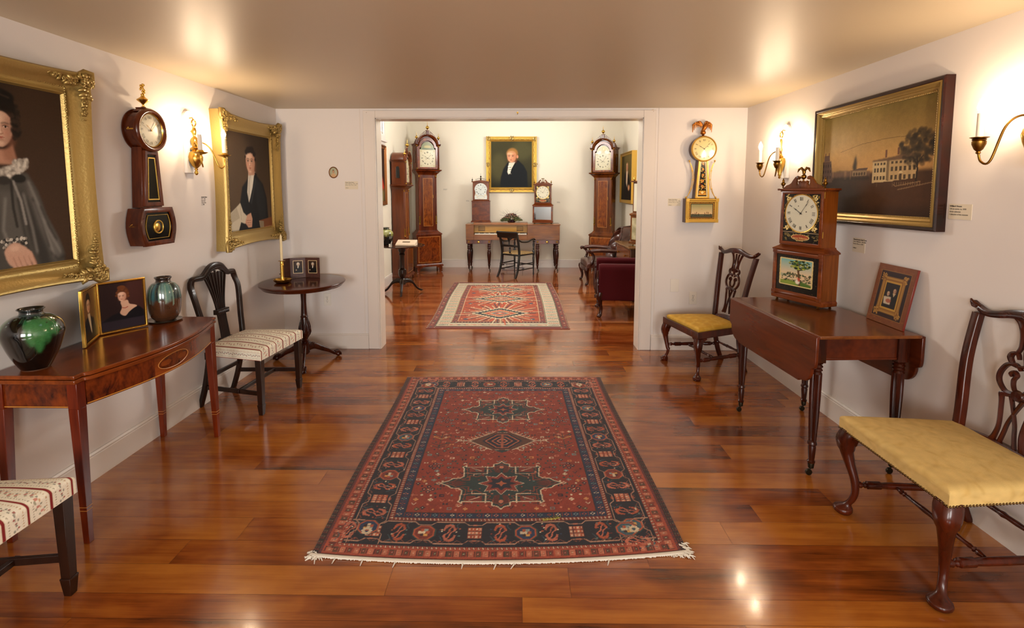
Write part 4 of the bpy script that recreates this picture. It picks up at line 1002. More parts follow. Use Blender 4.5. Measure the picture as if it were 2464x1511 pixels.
def trapframe(g0, g1, za, zb, y0, y1, q):
    b = MB(); A = ztrap(g0, za, zb); B = ztrap(g1, za+(g1-g0)*q, zb-(g1-g0)*q)
    b.add([(x, y1, z) for x, z in A]+[(x, y0, z) for x, z in A]+[(x, y0, z) for x, z in B]+[(x, y1, z) for x, z in B], [(j*4+i, j*4+(i+1) % 4, (j+1)*4+(i+1) % 4, (j+1)*4+i) for j in range(3) for i in range(4)]); return b
th = obj('throat_door', trapframe(.004, .026, zn0+.008, zn1-.02, -D+.014, -D+.03, 1.1), W_clkdark, t, bevel=.003)
b = MB(); b.prism(ztrap(.025, zn0+.03, zn1-.04), -D+.020, -D+.024); obj('black_tablet', b, M_black, th, smooth=0)
obj('gilt_line', trapframe(.034, .038, zn0+.046, zn1-.06, -D+.017, -D+.02, 1.6), M_goldb, th)
zc = .685
b = MB(); b.lathe([(.001, -.006), (.125, -.006), (.125, -.012), (.112, -.014), (.112, -D+.022), (.001, -D+.022)], 48, (0, 0, zc), 'Y'); obj('head_case', b, W_clkdark, t, smooth=40)
b = MB(); b.lathe([(.112, -D+.024), (.127, -D+.022), (.129, -D+.008), (.122, -D-.004), (.112, -D-.006), (.104, -D+.0), (.1, -D+.010), (.1, -D+.02)], 56, (0, 0, zc), 'Y', ring=True); bz = obj('bezel', b, W_clkdark, t, smooth=60)
b = MB(); b.lathe([(.1, -D+.006), (.097, -D+.003), (.094, -D+.010)], 56, (0, 0, zc), 'Y', ring=True); obj('brass_sight_ring', b, M_brass, bz, smooth=60)
b = MB(); b.lathe([(.001, -D+.008), (.096, -D+.012), (.096, -D+.02), (.001, -D+.02)], 48, (0, 0, zc), 'Y'); dl = obj('dial', b, M_dial, t)
b = MB(); dial_marks(b, 0, zc, .095, -D+.0085, h=.12); obj('numerals', b, mat('faded_ink', '#6d6450', .6), dl, smooth=0)
b = MB(); hands(b, 0, zc, .092, -D+.008, 306, 44); obj('clock_hands', b, M_brassd, dl, smooth=0)
b = MB(); b.box(-.118, -.108, -.075, -.03, zc-.006, zc+.002); b.sph((-.116, -.04, zc+.004), .006, 8, 6); obj('hinge', b, M_brass, t)
b = MB(); b.tube([(-.152, -.045, .118), (-.165, -.05, .118), (-.172, -.056, .126), (-.166, -.064, .132)], .0022, 6); b.tube([(-.150, -.03, .118), (-.150, -.06, .118)], .002, 6); obj('hook', b, M_brass, t)
b = MB(); b.taper((-.05, .05, -.085, -.02), (-.033, .033, -.075, -.03), zc+.108, zc+.125); b.box(-.035, .035, -.078, -.028, zc+.125, zc+.132); obj('plinth', b, W_clkdark, t, bevel=.002)
z = zc+.132; b = MB(); b.lathe([(.012, z), (.014, z+.006), (.006, z+.01), (.006, z+.02), (.012, z+.028), (.030, z+.042), (.033, z+.048), (.022, z+.056), (.012, z+.064), (.008, z+.074), (.012, z+.08), (.004, z+.086)], 24, (0, -.052, 0)); rnd = random.Random(2)
for i in range(16): a = rnd.uniform(0, 6.3); b.sph((.010*math.cos(a)*(1-i/24), -.052+.01*math.sin(a), z+.088+i*.0032), (.006, .006, .008), 7, 5)
obj('finial', b, M_brass, t, smooth=60)

# ---------------------------------------------------------------- brass two-arm sconces
M_bulb = mat('lit_bulb', '#fff4dd', .3, emit='#ffdfb8', estr=BULB)
M_wax = mat('candle_sleeve', '#e9e0cf', .5)
def sconce(label, loc, rz, kind, dist, spread, zoff):
    # kind 'dish': wide drip pans and ball-baluster back; 'cup': urn-shaped sockets
    t = thing('wall_sconce', label, 'sconce', loc, rz, 'brass two-arm candle sconces')
    b = MB(); w = .052; P = [(-w, -.20), (w, -.20), (w, .18)]+arc(0, .18, w, 0, 180, 12, rz=.045)[1:]
    b.prism(P, -.022, 0); obj('backplate', b, M_white, t, bevel=.002)
    y = -.05
    if kind == 'dish': pr = [(.004, -.215), (.011, -.205), (.013, -.195), (.006, -.183), (.012, -.176), (.008, -.168), (.026, -.15), (.044, -.115), (.046, -.09), (.036, -.06), (.018, -.045), (.028, -.038), (.03, -.03), (.016, -.02), (.022, .0), (.026, .02), (.02, .04), (.009, .05), (.012, .065), (.022, .085), (.012, .1), (.008, .115), (.011, .12)]
    else: pr = [(.003, -.205), (.01, -.198), (.008, -.185), (.014, -.175), (.012, -.165), (.034, -.10), (.040, -.07), (.034, -.045), (.018, -.035), (.024, -.03), (.014, -.02), (.010, 0), (.014, .02), (.008, .05), (.01, .09), (.007, .11)]
    b = MB(); b.lathe(pr, 28, (0, y, 0)); b.tube([(0, y, -.09), (0, -.02, -.09)], .008, 8); obj('baluster', b, M_brass, t, smooth=60)
    b = MB(); b.tube([(.022*math.sin(a), y, .142-.022*math.cos(a)) for a in [2*PI*i/20 for i in range(20)]], .005, 7, closed=True); b.tube([(0, y, .164), (0, y+.01, .178), (0, -.02, .175)], .004, 7); obj('ring_hook', b, M_brass, t, smooth=60)
    for s_ in (-1, 1):
        cx, cy, cz = s_*spread, -dist, zoff
        A = cr([(s_*.005, y, -.01), (s_*spread*.28, lerp(y, cy, .2), .012), (s_*spread*.50, lerp(y, cy, .55), -.03), (s_*spread*.68, lerp(y, cy, .85), cz-.085), (s_*spread*.88, cy, cz-.088), (cx, cy, cz-.045), (cx, cy, cz-.01)], 7)
        b = MB(); b.tube(A, .0048, 8); ar = obj('arm', b, M_brass if kind == 'dish' else M_brassd, t, smooth=60)
        b = MB()
        if kind == 'dish': b.lathe([(.006, cz-.022), (.012, cz-.016), (.03, cz-.012), (.044, cz-.004), (.045, cz-.002), (.028, cz-.004), (.022, cz+.006), (.019, cz+.012), (.013, cz+.012)], 32, (cx, cy, 0))
        else: b.lathe([(.004, cz-.055), (.010, cz-.05), (.007, cz-.043), (.016, cz-.034), (.025, cz-.012), (.0255, cz+.0), (.022, cz+.003), (.026, cz+.008), (.022, cz+.011), (.034, cz+.016), (.034, cz+.018), (.014, cz+.018)], 32, (cx, cy, 0))
        obj('drip_pan', b, M_brass if kind == 'dish' else M_brassd, t, smooth=40)
        z0 = cz+(.01 if kind == 'dish' else .016); b = MB(); b.lathe([(.001, z0), (.0135, z0), (.0135, z0+.105), (.012, z0+.107), (.001, z0+.107)], 20, (cx, cy, 0)); obj('candle_sleeve', b, M_wax, t)
        b = MB(); zz = z0+.106; b.lathe([(.002, zz), (.009, zz+.004), (.0145, zz+.018), (.0155, zz+.028), (.012, zz+.042), (.006, zz+.056), (.001, zz+.066)], 10, (cx, cy, 0)); obj('bulb', b, M_bulb, t, label='glowing flame bulb')
    return t
sconce('brass two-arm sconce with wide drip pans, between the dark banjo clock and the portrait', (XL, 3.555, 1.868), 90, 'dish', .172, .14, -.065)
sconce('brass two-arm sconce behind the shelf clock, at the far end of the right wall', (XR, 4.15, 1.845), -90, 'cup', .145, .14, -.088)
sconce('brass sconce at the right edge, only its far candle and arm in view', (XR, 2.135, 1.845), -90, 'cup', .145, .14, -.085)

# ---------------------------------------------------------------- gilt banjo clock with eagle (back wall, right)
t = thing('banjo_clock', 'gilt banjo clock topped by a spread eagle, with a sea scene, right of the opening', 'clock', (1.722, YB, 1.248), 0)
D = .098; b = MB(); b.box(-.152, .152, -D+.015, 0, 0, .222); obj('lower_case', b, W_clkdark, t, bevel=.002)
b = MB(); frame_mb(b, .302, .224, [(0, -.0), (0, D-.006), (.006, D+.002), (.014, D+.002), (.022, D-.006), (.03, D-.006), (.034, D-.01), (.034, D-.02), (0, D-.02)], n=1, cz=.111)
for sx in (-1, 1):
    for sz in (0, 1): b.box(sx*.137-.014, sx*.137+.014, -D-.005, -D+.012, .012-.012+sz*.195, .03+sz*.195)
dr = obj('lower_door', b, M_goldb, t, smooth=40)
def sea():
    cv = Cv(150, 104, '#3b2412'); cv.rect(.05, .07, .95, .93, '#c99b3a', 1); cv.rect(.065, .09, .935, .91, '#3a2010', 1)
    rnd = random.Random(1)
    for i in range(60):
        u = i/60; c = rnd.choice(('#b03a1a', '#4a6a2a', '#d0a040')); cv.ell(.05+.9*u, .05, .006, .012, c); cv.ell(.05+.9*u, .955, .006, .012, c); cv.ell(.03, u, .008, .01, c); cv.ell(.97, u, .008, .01, c)
    m = (cv.X > .09) & (cv.X < .91) & (cv.Y > .13) & (cv.Y < .86); t_ = ((cv.Y-.13)/.55).clip(0, 1)[..., None]
    cv.a = np.where(m[..., None], np.array(lin('#8a8a5a'))*(1-t_)+np.array(lin('#d8b988'))*t_, cv.a)
    cv.rect(.09, .70, .91, .86, '#1d2a1e', .95, 1); cv.rect(.09, .76, .91, .79, '#7c8a6a', .5, 1)
    for x, h in ((.16, .10), (.24, .14), (.30, .2), (.38, .12), (.62, .16), (.70, .22), (.76, .2), (.84, .1)):
        cv.poly([(x-.03, .74), (x+.03, .74), (x+.02, .77), (x-.02, .77)], '#1c100a'); cv.line([(x, .74), (x, .74-h)], .006, '#241208'); cv.poly([(x, .74-h), (x+.025, .74-h*.3), (x-.02, .74-h*.35)], '#5a2412', .85)
    cv.ell(.5, .42, .03, .02, '#c88a3a', .8, 1); return cv
grid('sea_scene', sea(), .24, .162, V_glass, dr, loc=(0, -D+.012, .111))
b = MB(); b.prism([(-.068, .224), (.068, .224), (.043, .59), (-.043, .59)], -D+.028, 0); obj('neck', b, W_clkdark, t)
def tf(g, z0, z1, y0, y1, g1):
    f = lambda z: lerp(.066, .045, (z-.224)/.32); b = MB()
    A = [(-f(z0)+g, z0), (f(z0)-g, z0), (f(z1)-g, z1), (-f(z1)+g, z1)]; z0 += g1; z1 -= g1; B = [(-f(z0)+g+g1, z0), (f(z0)-g-g1, z0), (f(z1)-g-g1, z1), (-f(z1)+g+g1, z1)]
    b.add([(x, y1, z) for x, z in A]+[(x, y0, z) for x, z in A]+[(x, y0, z) for x, z in B]+[(x, y1, z) for x, z in B], [(j*4+i, j*4+(i+1) % 4, (j+1)*4+(i+1) % 4, (j+1)*4+i) for j in range(3) for i in range(4)]); return b
th = obj('throat_door', tf(0, .226, .578, -D+.008, -D+.028, .014), M_goldb, t, bevel=.002)
cv = Cv(60, 150, '#d9c79a'); cv.poly([(.24, .02), (.76, .02), (.88, .98), (.12, .98)], '#16120c', 1); rnd = random.Random(3)
for i in range(70):
    v = rnd.uniform(.04, .8); w = lerp(.2, .3, v); cv.ell(.5+rnd.uniform(-w, w), v, .05, .012, rnd.choice(('#c08a34', '#8a2a14', '#d9b25a', '#5a6a34')), .9)
for v in (.06, .22, .38, .54, .70): cv.ell(.5, v, .13, .035, '#d9a24a'); cv.ell(.5, v, .06, .018, '#8a2a14')
cv.poly([(.15, .95), (.2, .82), (.8, .82), (.85, .95)], '#c8963a', 1); cv.ell(.5, .88, .12, .04, '#e8d08a'); cv.line([(.2, .86), (.5, .93), (.8, .86)], .04, '#a8481c')
def trap(X, Y): return X*lerp(1.0, .66, 1)*0+X*(1-(Y+.16)/.32*.34), Y, 0*X
grid('throat_glass', cv, .104, .326, V_glass, th, fn=lambda X, Y: (X*(1-(Y+.163)/.326*.34), Y, 0*X), loc=(0, -D+.016, .402))
zc = .68; b = MB(); b.lathe([(.001, 0), (.112, 0), (.112, -D+.02), (.001, -D+.02)], 48, (0, 0, zc), 'Y'); obj('head_case', b, W_clkdark, t, smooth=40)
b = MB(); b.lathe([(.112, -D+.022), (.118, -D+.014), (.117, -D+.002), (.112, -D-.005), (.106, -D-.002), (.104, -D+.008)], 56, (0, 0, zc), 'Y', ring=True); obj('bezel', b, M_goldb, t, smooth=60)
b = MB(); b.lathe([(.001, -D+.004), (.105, -D+.006), (.105, -D+.014), (.001, -D+.014)], 48, (0, 0, zc), 'Y'); dl = obj('dial', b, M_dialy, t)
b = MB(); dial_marks(b, 0, zc, .102, -D+.005, h=.12); obj('numerals', b, M_ink, dl, smooth=0)
b = MB(); hands(b, 0, zc, .1, -D+.004, 302, 44); b.lathe([(.001, -D+.004), (.0035, -D+.004), (.0035, -D+.006)], 10, (.032, 0, zc+.022), 'Y'); obj('clock_hands', b, M_ink, dl, smooth=0)
for s_ in (-1, 1):
    b = MB()
    for o_ in (0, .014):
        b.tube([(x+s_*o_*math.sin(PI*u), -.05, z) for (x, z, u) in [(s_*(lerp(.118, .135, u)-.055*math.sin(PI*u)**.8), lerp(.565, .232, u), u) for u in [i/16 for i in range(17)]]], .0028, 6)
    for u in (.25, .5, .75): x = s_*(lerp(.118, .135, u)-.055*math.sin(PI*u)**.8); b.tube([(x, -.05, lerp(.565, .232, u)), (x+s_*.014, -.05, lerp(.565, .232, u))], .004, 6)
    b.sph((s_*.118, -.05, .572), .009, 8, 6); b.sph((s_*.138, -.05, .232), .010, 8, 6)
    obj('side_arm', b, M_goldb, t, smooth=60)
b = MB(); b.taper((-.035, .035, -.08, -.02), (-.022, .022, -.07, -.03), zc+.108, zc+.122); b.lathe([(.022, zc+.122), (.012, zc+.126), (.01, zc+.132)], 16, (0, -.05, 0)); obj('plinth', b, W_clkdark, t)
# eagle: ball, body, head, two raised wings
z = zc+.13; b = MB(); b.sph((0, -.05, z+.022), (.024, .024, .022), 14, 10)
b.tube([(-.004, -.05, z+.04), (.006, -.055, z+.06), (.018, -.056, z+.085), (.03, -.056, z+.1), (.036, -.06, z+.115), (.028, -.066, z+.12)], [.014, .02, .022, .014, .010, .004], 10)
b.tube([(.0, -.045, z+.052), (-.004, -.03, z+.035), (-.004, -.025, z+.02)], [.012, .012, .004], 8)
for (sx, hx) in ((-1, 1), (1, .8)):
    for k in range(7):
        u = k/6; rx, rz_ = sx*(.02+.075*u)*hx, z+.085+.045*math.sin(PI*(.15+.7*u))
        b.tube([(sx*.012, -.05, z+.085), (rx*.7, -.052, lerp(z+.085, rz_, .9)), (rx, -.05, rz_-.01), (rx*1.02, -.048, rz_-.02-.06*(.35+u*.65))], [.008, .009, .008, .003], 6, sq=(1, .7))
b2 = b; obj('eagle', b2, mat('eagle_gilt', '#9a5a1c', .35, .8, bump=.4, bscale=140), t, smooth=60)

# ---------------------------------------------------------------- large landscape (right wall)
def landscape():
    cv = Cv(330, 234, '#8a6a3a'); cv.grad('#94803c', '#cc9c5c', 0, .58)
    rnd = random.Random(9)
    for i in range(40): cv.ell(rnd.random(), rnd.uniform(0, .4), rnd.uniform(.05, .2), rnd.uniform(.02, .05), rnd.choice(('#8d7a48', '#72602f', '#9a8352')), .25, 12)
    cv.ell(.85, .12, .3, .16, '#54441f', .5, 26)
    cv.rect(0, .60, 1, 1, '#48301c', 1, 3); cv.rect(0, .62, .55, .72, '#4a3528', .7, 4); cv.ell(.1, .85, .35, .3, '#2f2a26', .7, 20); cv.ell(.75, .83, .35, .18, '#4a2c18', .6, 20); cv.rect(0, .92, 1, 1, '#22140e', .6, 8)
    # wire, distant hill, wall with gate, hedges
    cv.line([(.2, .38), (.4, .33), (.6, .31), (.95, .315)], .003, '#4b3418', .8)
    cv.poly([(.10, .58), (.2, .565), (.35, .575), (.35, .62), (.1, .62)], '#5d4a3a', .8, 1)
    cv.rect(.08, .585, .5, .64, '#6a4f3e', .8, 1)
    for x in (.12, .25, .26, .31): cv.rect(x, .57, x+.012, .66, '#8a6a4c', .8)
    for i in range(12): cv.ell(.08+.036*i, .65, .02, .022, '#2e261e', .8, 2)
    # square brick house at left
    cv.poly([(.0, .46), (.10, .455), (.12, .60), (.12, .68), (0, .68)], '#5c463a', 1, 1); cv.poly([(.02, .40), (.08, .395), (.085, .455), (.02, .46)], '#6b5344', 1); cv.rect(.03, .37, .04, .41, '#6a4634', 1); cv.rect(.07, .37, .08, .41, '#6a4634', 1)
    for r in range(3):
        for c in range(4): cv.rect(.012+c*.026, .49+r*.06, .024+c*.026, .52+r*.06, '#33261f', .8)
    # poplar
    cv.poly([(.345, .60), (.33, .54), (.345, .46), (.36, .42), (.375, .5), (.372, .57), (.36, .60)], '#3a3022', 1, 2)
    # low outbuilding with arches
    cv.poly([(.33, .575), (.42, .565), (.47, .56), (.47, .63), (.33, .63)], '#8d7454', 1); cv.poly([(.32, .575), (.4, .555), (.48, .555), (.47, .575)], '#5a4436', 1)
    for i in range(5): cv.ell(.35+i*.025, .61, .009, .016, '#4b3a2a', 1)
    # mansion
    cv.poly([(.52, .50), (.70, .49), (.70, .69), (.52, .70)], '#c8ae7e', 1); cv.poly([(.66, .49), (.88, .50), (.88, .67), (.66, .69)], '#b89a6a', 1); cv.poly([(.64, .50), (.66, .49), (.66, .69), (.64, .68)], '#7d6848', 1)
    cv.poly([(.515, .495), (.70, .475), (.80, .44), (.90, .485), (.90, .505), (.52, .51)], '#6a5038', 1, 1); cv.rect(.625, .41, .64, .48, '#6e4632', 1); cv.rect(.72, .40, .737, .46, '#6e4632', 1)
    for r, y in enumerate((.52, .57, .64)):
        for c in range(4): x = .535+c*.026; cv.rect(x, y, x+.016, y+(.022 if r == 0 else .036), '#3c3020', .95)
        for c in range(6): x = .675+c*.034; cv.rect(x, y-.004, x+.018, y+(.018 if r == 0 else .034), '#3a2e20', .95)
    cv.poly([(.735, .625), (.755, .60), (.775, .625)], '#d2b988', 1); cv.rect(.745, .63, .765, .69, '#4c3a26', 1)
    # big tree over the house
    for i in range(150):
        a = rnd.uniform(0, 6.28); q = rnd.random()**.5; cv.ell(.87+.13*q*math.cos(a), .42+.15*q*math.sin(a), .018, .02, rnd.choice(('#2c2418', '#3a3020', '#463824', '#201a12')), .7, 1)
    cv.line([(.87, .5), (.875, .60), (.87, .70)], .012, '#2a2016', 1); cv.line([(.87, .56), (.84, .50)], .007, '#2a2016'); cv.line([(.875, .55), (.91, .49)], .007, '#2a2016')
    # fence
    cv.line([(.70, .72), (.72, .735), (.90, .70)], .006, '#8a6c4a', .8); cv.line([(.74, .765), (.98, .71)], .007, '#8a6c4a', .7)
    for i in range(12): x = .71+i*.017; cv.rect(x, .70, x+.003, .73, '#a08058', .7)
    for x in (.56, .69, .86): cv.rect(x, .70, x+.01, .74, '#5e4630', .8)
    cv.noise(.09); cv.noise(.05, 3); return cv
t = thing('framed_landscape', 'large landscape painting of a mansion and trees in a dark and gilt frame', 'painting', (XR, 3.145, 1.722), -90)
t.rotation_euler = (0, math.radians(-.6), math.radians(-90))
W_, H_ = 1.105, .775
b = MB(); frame_mb(b, W_, H_, [(0, 0), (0, .046), (.006, .052), (.018, .05), (.022, .046), (.022, 0)], n=1); fr = obj('picture_frame', b, wood('dark_frame_wood', '#160a06', '#3c140a', .25, 'X', s=3), t, smooth=30)
b = MB(); frame_mb(b, W_-.044, H_-.044, [(0, .02), (0, .047), (.008, .05), (.016, .04), (.022, .036), (.028, .04), (.034, .036), (.04, .028), (.048, .024), (.048, .01), (0, .01)], n=1)
w2, h2 = (W_-.044)/2-.044, (H_-.044)/2-.044
for (x0, z0, x1, z1) in ((-w2, -h2, w2, -h2), (-w2, h2, w2, h2), (-w2, -h2, -w2, h2), (w2, -h2, w2, h2)):
    n = int(math.hypot(x1-x0, z1-z0)/.012)
    for i in range(n+1): u = i/n; x, z = lerp(x0, x1, u), lerp(z0, z1, u); b.sph((x, -.0265, z), (.0045, .003, .0045), 5, 4)
obj('gilt_slip', b, M_gold, fr, smooth=30)
grid('canvas', landscape(), W_-.13, H_-.13, V_oil, t, loc=(0, -.016, 0))
# ---------------------------------------------------------------- chippendale chairs
def cabriole(t, m, x, y, sx, foot, zs, dirx, diry, rx=1, K=1):
    # knee bulges outward (dirx,diry), ankle narrow, pad or trifid foot
    b = MB(); ks = [(zs, .004, .030), (zs-.03, .012, .033), (zs-.065, .02, .031), (zs-.11, .016, .025), (zs-.17, .004, .0195), (zs-.24, -.012, .016), (.12, -.016, .0135), (.075, -.008, .013), (.05, .004, .015)]
    if foot == 'pad': ks += [(.035, .012, .026), (.026, .016, .034), (.012, .016, .034), (.0, .014, .026)]
    else: ks += [(.04, .012, .02), (.03, .018, .028), (.014, .02, .031), (.0, .018, .027)]
    R = []
    for z, o_, r in [tuple(q) for q in cr(ks, 4)]:
        o_ *= K*1.15 if K > 1 else 1; r *= K; cx, cy = x+dirx*o_, y+diry*o_; k = 16; ring = []
        for j in range(k):
            a = 2*PI*j/k; sqr = 1+.16*abs(math.sin(2*a)) if z > zs-.1 else 1
            rr = r*sqr
            if foot != 'pad' and z < .04: rr *= 1+.12*math.cos(6*(a-math.atan2(diry, dirx)))
            ring.append((cx+rr*math.cos(a), cy+rr*math.sin(a), max(z, 0)))
        R.append(ring)
    b.rings(R)
    # knee brackets along both rails
    for (bx, by) in ((-sx, 0), (0, 1)):
        P = [(0, zs), (.068, zs), (.066, zs-.012), (.045, zs-.022), (.028, zs-.045), (.018, zs-.075), (0, zs-.09)]
        v = []
        for w in (-.016, .016):
            for q, z in P: v.append((x+bx*q+(w if bx == 0 else 0)+dirx*.006, y+by*q+(w if by == 0 else 0)+diry*.006, z))
        n = len(P); b.add(v, [tuple(range(n)), tuple(range(2*n-1, n-1, -1))]+[(i, i+n, (i+1) % n+n, (i+1) % n) for i in range(n)])
    return obj('leg', b, m, t, smooth=60)
def turned(t, m, p, q, r=.011, parent=None, name='stretcher', block=True):
    # turned stretcher between p and q with squared block near the ends
    P = Vector(p); Q = Vector(q); L_ = (Q-P).length; b = MB()
    pr = [(r*.65, 0), (r*.9, .03), (r*1.15, .06), (r*.6, .085), (r*1.1, .10), (r*.6, .112)]
    if block: pr += [(r*1.35, .125), (r*1.35, .25), (r*1.0, .26), (r*1.15, .35), (r*1.2, .5)]
    else: pr += [(r*.9, .14), (r*.75, .2), (r*1.1, .36), (r*1.0, .46), (r*1.35, .5)]
    pr = [(a, z*L_) for a, z in pr]; pr += [(a, L_-z) for a, z in pr[::-1][1:]]
    b.T = Matrix.Translation(P) @ (Q-P).to_track_quat('Z', 'Y').to_matrix().to_4x4(); b.lathe(pr, 14)
    return obj(name, b, m, t, smooth=50)
def splat_mb(yf, z0, z1):
    # pierced vase splat made of carved ribbons; yf(z) gives the rake
    b = MB(); H_ = z1-z0
    def Y(z): return yf(z)
    def rib(pts, w, th=.011):
        P = cr(pts, 7); n = len(P); ws = [w]*n if not isinstance(w, (list, tuple)) else [np.interp(i/(n-1)*(len(w)-1), range(len(w)), w) for i in range(n)]
        R = []
        for i in range(n):
            a = P[max(i-1, 0)]; c = P[min(i+1, n-1)]; tx, tz = c[0]-a[0], c[1]-a[1]; l = math.hypot(tx, tz) or 1; nx, nz = -tz/l*ws[i]/2, tx/l*ws[i]/2; x, z = P[i]; z = z0+z*H_; y = Y(z)
            R.append([(x+nx, y-th*.55, z+nz), (x, y-th*.95, z), (x-nx, y-th*.55, z-nz), (x-nx, y+th*.4, z-nz), (x+nx, y+th*.4, z+nz)])
        b.rings(R)
    for s_ in (-1, 1):
        S = lambda L: [(s_*x, z) for x, z in L]
        rib(S([(.062, .0), (.050, .06), (.043, .16), (.052, .32), (.060, .40)]), [.022, .015, .012, .013, .018])            # outer lower strap
        rib(S([(.030, .0), (.020, .10), (.012, .2), (-.004, .30), (-.022, .40)]), [.013, .011, .010, .010, .014])           # crossing strap
        rib(S([(.062, .395), (.030, .415), (.0, .425)]), .020)
        rib(S([(.020, .425), (.052, .43), (.080, .49), (.084, .56), (.066, .635), (.036, .655), (.012, .62)]), [.016, .018, .017, .017, .017, .015, .012])   # big C
        rib(S([(.0, .43), (.022, .47), (.030, .53), (.022, .575), (.034, .60), (.045, .575), (.036, .555)]), [.012, .013, .013, .012, .012, .014, .012])       # inner curl
        rib(S([(.0, .66), (.026, .645), (.050, .65)]), .013)
        rib(S([(.052, .66), (.064, .70), (.058, .735), (.040, .74), (.030, .70)]), [.018, .020, .016, .014, .010])         # volutes
        rib(S([(.045, .735), (.036, .80), (.044, .90), (.062, .98), (.085, 1.02)]), [.012, .013, .015, .018, .02])
        rib(S([(.0, .66), (.012, .74), (.018, .82), (.014, .92), (.02, 1.0)]), [.012, .011, .010, .011, .014])
    b.lathe([(.001, -.014), (.02, -.012), (.026, -.002), (.001, 0)], 14, (0, Y(z0+.43*H_), z0+.425*H_), 'Y')
    return b
def chippendale(loc, rz, label, seat, wf=.56, wb=.40, d=.50, zs=.40, back=.98, foot='trifid', m=None, ew=.262):
    m = m or W_chip; t = thing('side_chair', label, 'chair', loc, rz, 'walnut side chairs with pierced splats')
    fx, fy = wf/2-.03, -d/2+.03; zk = zs-.055 if seat == 'slip' else zs-.012; tw = ew/.262
    for s_ in (-1, 1):
        cabriole(t, m, s_*fx, fy, s_, foot, zk, s_*.707, -.707, K=1 if seat == 'slip' else 1.2)
        yb = d/2
        P = cr([(s_*(wb/2-.025), yb+.075, 0), (s_*(wb/2-.022), yb+.025, .15), (s_*(wb/2-.02), yb-.005, .36), (s_*(wb/2-.012), yb+.01, .55), (s_*(wb/2+.015*tw), yb+.045, .78), (s_*(.238*tw-.004), yb+.085, back-.03)], 6)
        b = MB(); R = []
        for p in P:
            w = .019 if p[2] > .38 else .017; R.append([(p[0]-w, p[1]-.016, p[2]), (p[0], p[1]-.021, p[2]), (p[0]+w, p[1]-.016, p[2]), (p[0]+w, p[1]+.016, p[2]), (p[0]-w, p[1]+.016, p[2])])
        b.rings(R); obj('rear_post', b, m, t, bevel=.003, smooth=45)
    yt = d/2+.085
    def yf(z): return d/2-.005+.09*((z-.42)/(back-.45))**1.3 if z > .42 else d/2-.005
    # crest rail with ears and centre shell
    C = cr([(-.262, back+.012), (-.235, back-.006), (-.19, back-.022), (-.13, back-.012), (-.07, back+.006), (0, back+.012), (.07, back+.006), (.13, back-.012), (.19, back-.022), (.235, back-.006), (.262, back+.012)], 6)
    C = [(x*tw, z) for x, z in C]; b = MB(); R = []
    for i, (x, z) in enumerate(C):
        u = abs(x)/ew; w = lerp(.022, .013, min(u*1.3, 1)) if u < .85 else lerp(.014, .007, (u-.85)/.15); y = yt-.025*(1-u*u)*1.0+.004
        R.append([(x, y-.010, z+w), (x, y-.017, z), (x, y-.010, z-w), (x, y+.012, z-w), (x, y+.012, z+w)])
    b.rings(R); cr_ = obj('crest_rail', b, m, t, smooth=60)
    b = MB(); y = yt-.022
    for k in range(-4, 5): a = math.radians(90+k*17); b.tube([(0, y-.012, back-.012), (.018*math.cos(a), y-.018, back-.008+.018*math.sin(a)), (.038*math.cos(a), y-.012, back-.006+.034*math.sin(a))], [.003, .006, .005], 6)
    obj('shell_carving', b, m, cr_, smooth=60)
    for s_ in (-1, 1):
        b = MB()
        for k in (-1, 0, 1): b.tube([(s_*.225*tw, yt-.006, back-.006+k*.004), (s_*.25*tw, yt-.012, back+.004+k*.006), (s_*.268*tw, yt-.006, back+.018+k*.006)], [.007, .009, .004], 6)
        obj('ear', b, m, cr_, smooth=60)
    q = splat_mb(lambda z: yf(z)+.0, .475, back-.02); q.v = [(x*tw, y, z) for x, y, z in q.v]; obj('splat', q, m, t, smooth=50)
    b = MB(); R = []
    for i in range(13):
        u = i/12; x = lerp(-wb/2+.03, wb/2-.03, u); hh = .028+.028*math.sin(PI*u)**.7
        R.append([(x, d/2-.03, zs+.0), (x, d/2+.012, zs), (x, d/2+.008, zs+hh), (x, d/2-.012, zs+hh), (x, d/2-.024, zs+hh*.5)])
    b.rings(R); obj('splat_shoe', b, m, t, smooth=40)
    # stretchers
    for s_ in (-1, 1): turned(t, m, (s_*(fx-.012), fy+.012, .155), (s_*(wb/2-.022), d/2+.02, .155), .0135)
    turned(t, m, (-(fx+wb/2-.03)/2+.02, -.02, .155), ((fx+wb/2-.03)/2-.02, -.02, .155), .0105, block=False)
    turned(t, m, (-(wb/2-.025), d/2+.015, .18), (wb/2-.025, d/2+.015, .18), .0105, block=False)
    if seat == 'slip':
        b = MB(); h0, h1 = zs-.056, zs
        O = [(-wf/2, -d/2), (wf/2, -d/2), (wb/2, d/2-.01), (-wb/2, d/2-.01)]; I = [(x*.9, y*.9) for x, y in O]
        b.add([(x, y, h0) for x, y in O]+[(x, y, h1-.003) for x, y in O]+[(x*.992, y*.992, h1) for x, y in O]+[(x, y, h1) for x, y in I]+[(x, y, h0) for x, y in I], [(j*4+i, j*4+(i+1) % 4, ((j+1) % 5)*4+(i+1) % 4, ((j+1) % 5)*4+i) for j in range(5) for i in range(4)])
        obj('seat_frame', b, m, t, bevel=.003)
        cv = Cv(110, 110, '#c79a2e'); damask(cv, '#c2932a', '#dcb656')
        seat_pad('slip_seat', t, wf-.05, wb-.045, d-.05, zs-.006, zs+.030, .022, V_cloth, cv, yc=-.0, rad=.03)
    else:
        b = MB(); b.box(-wb/2+.01, wb/2-.01, d/2-.04, d/2-.005, zs-.05, zs+.0); obj('seat_frame', b, m, t)
        cv = Cv(170, 170, '#c8a75a'); damask(cv, '#d0b06c', '#b08a40', big=True)
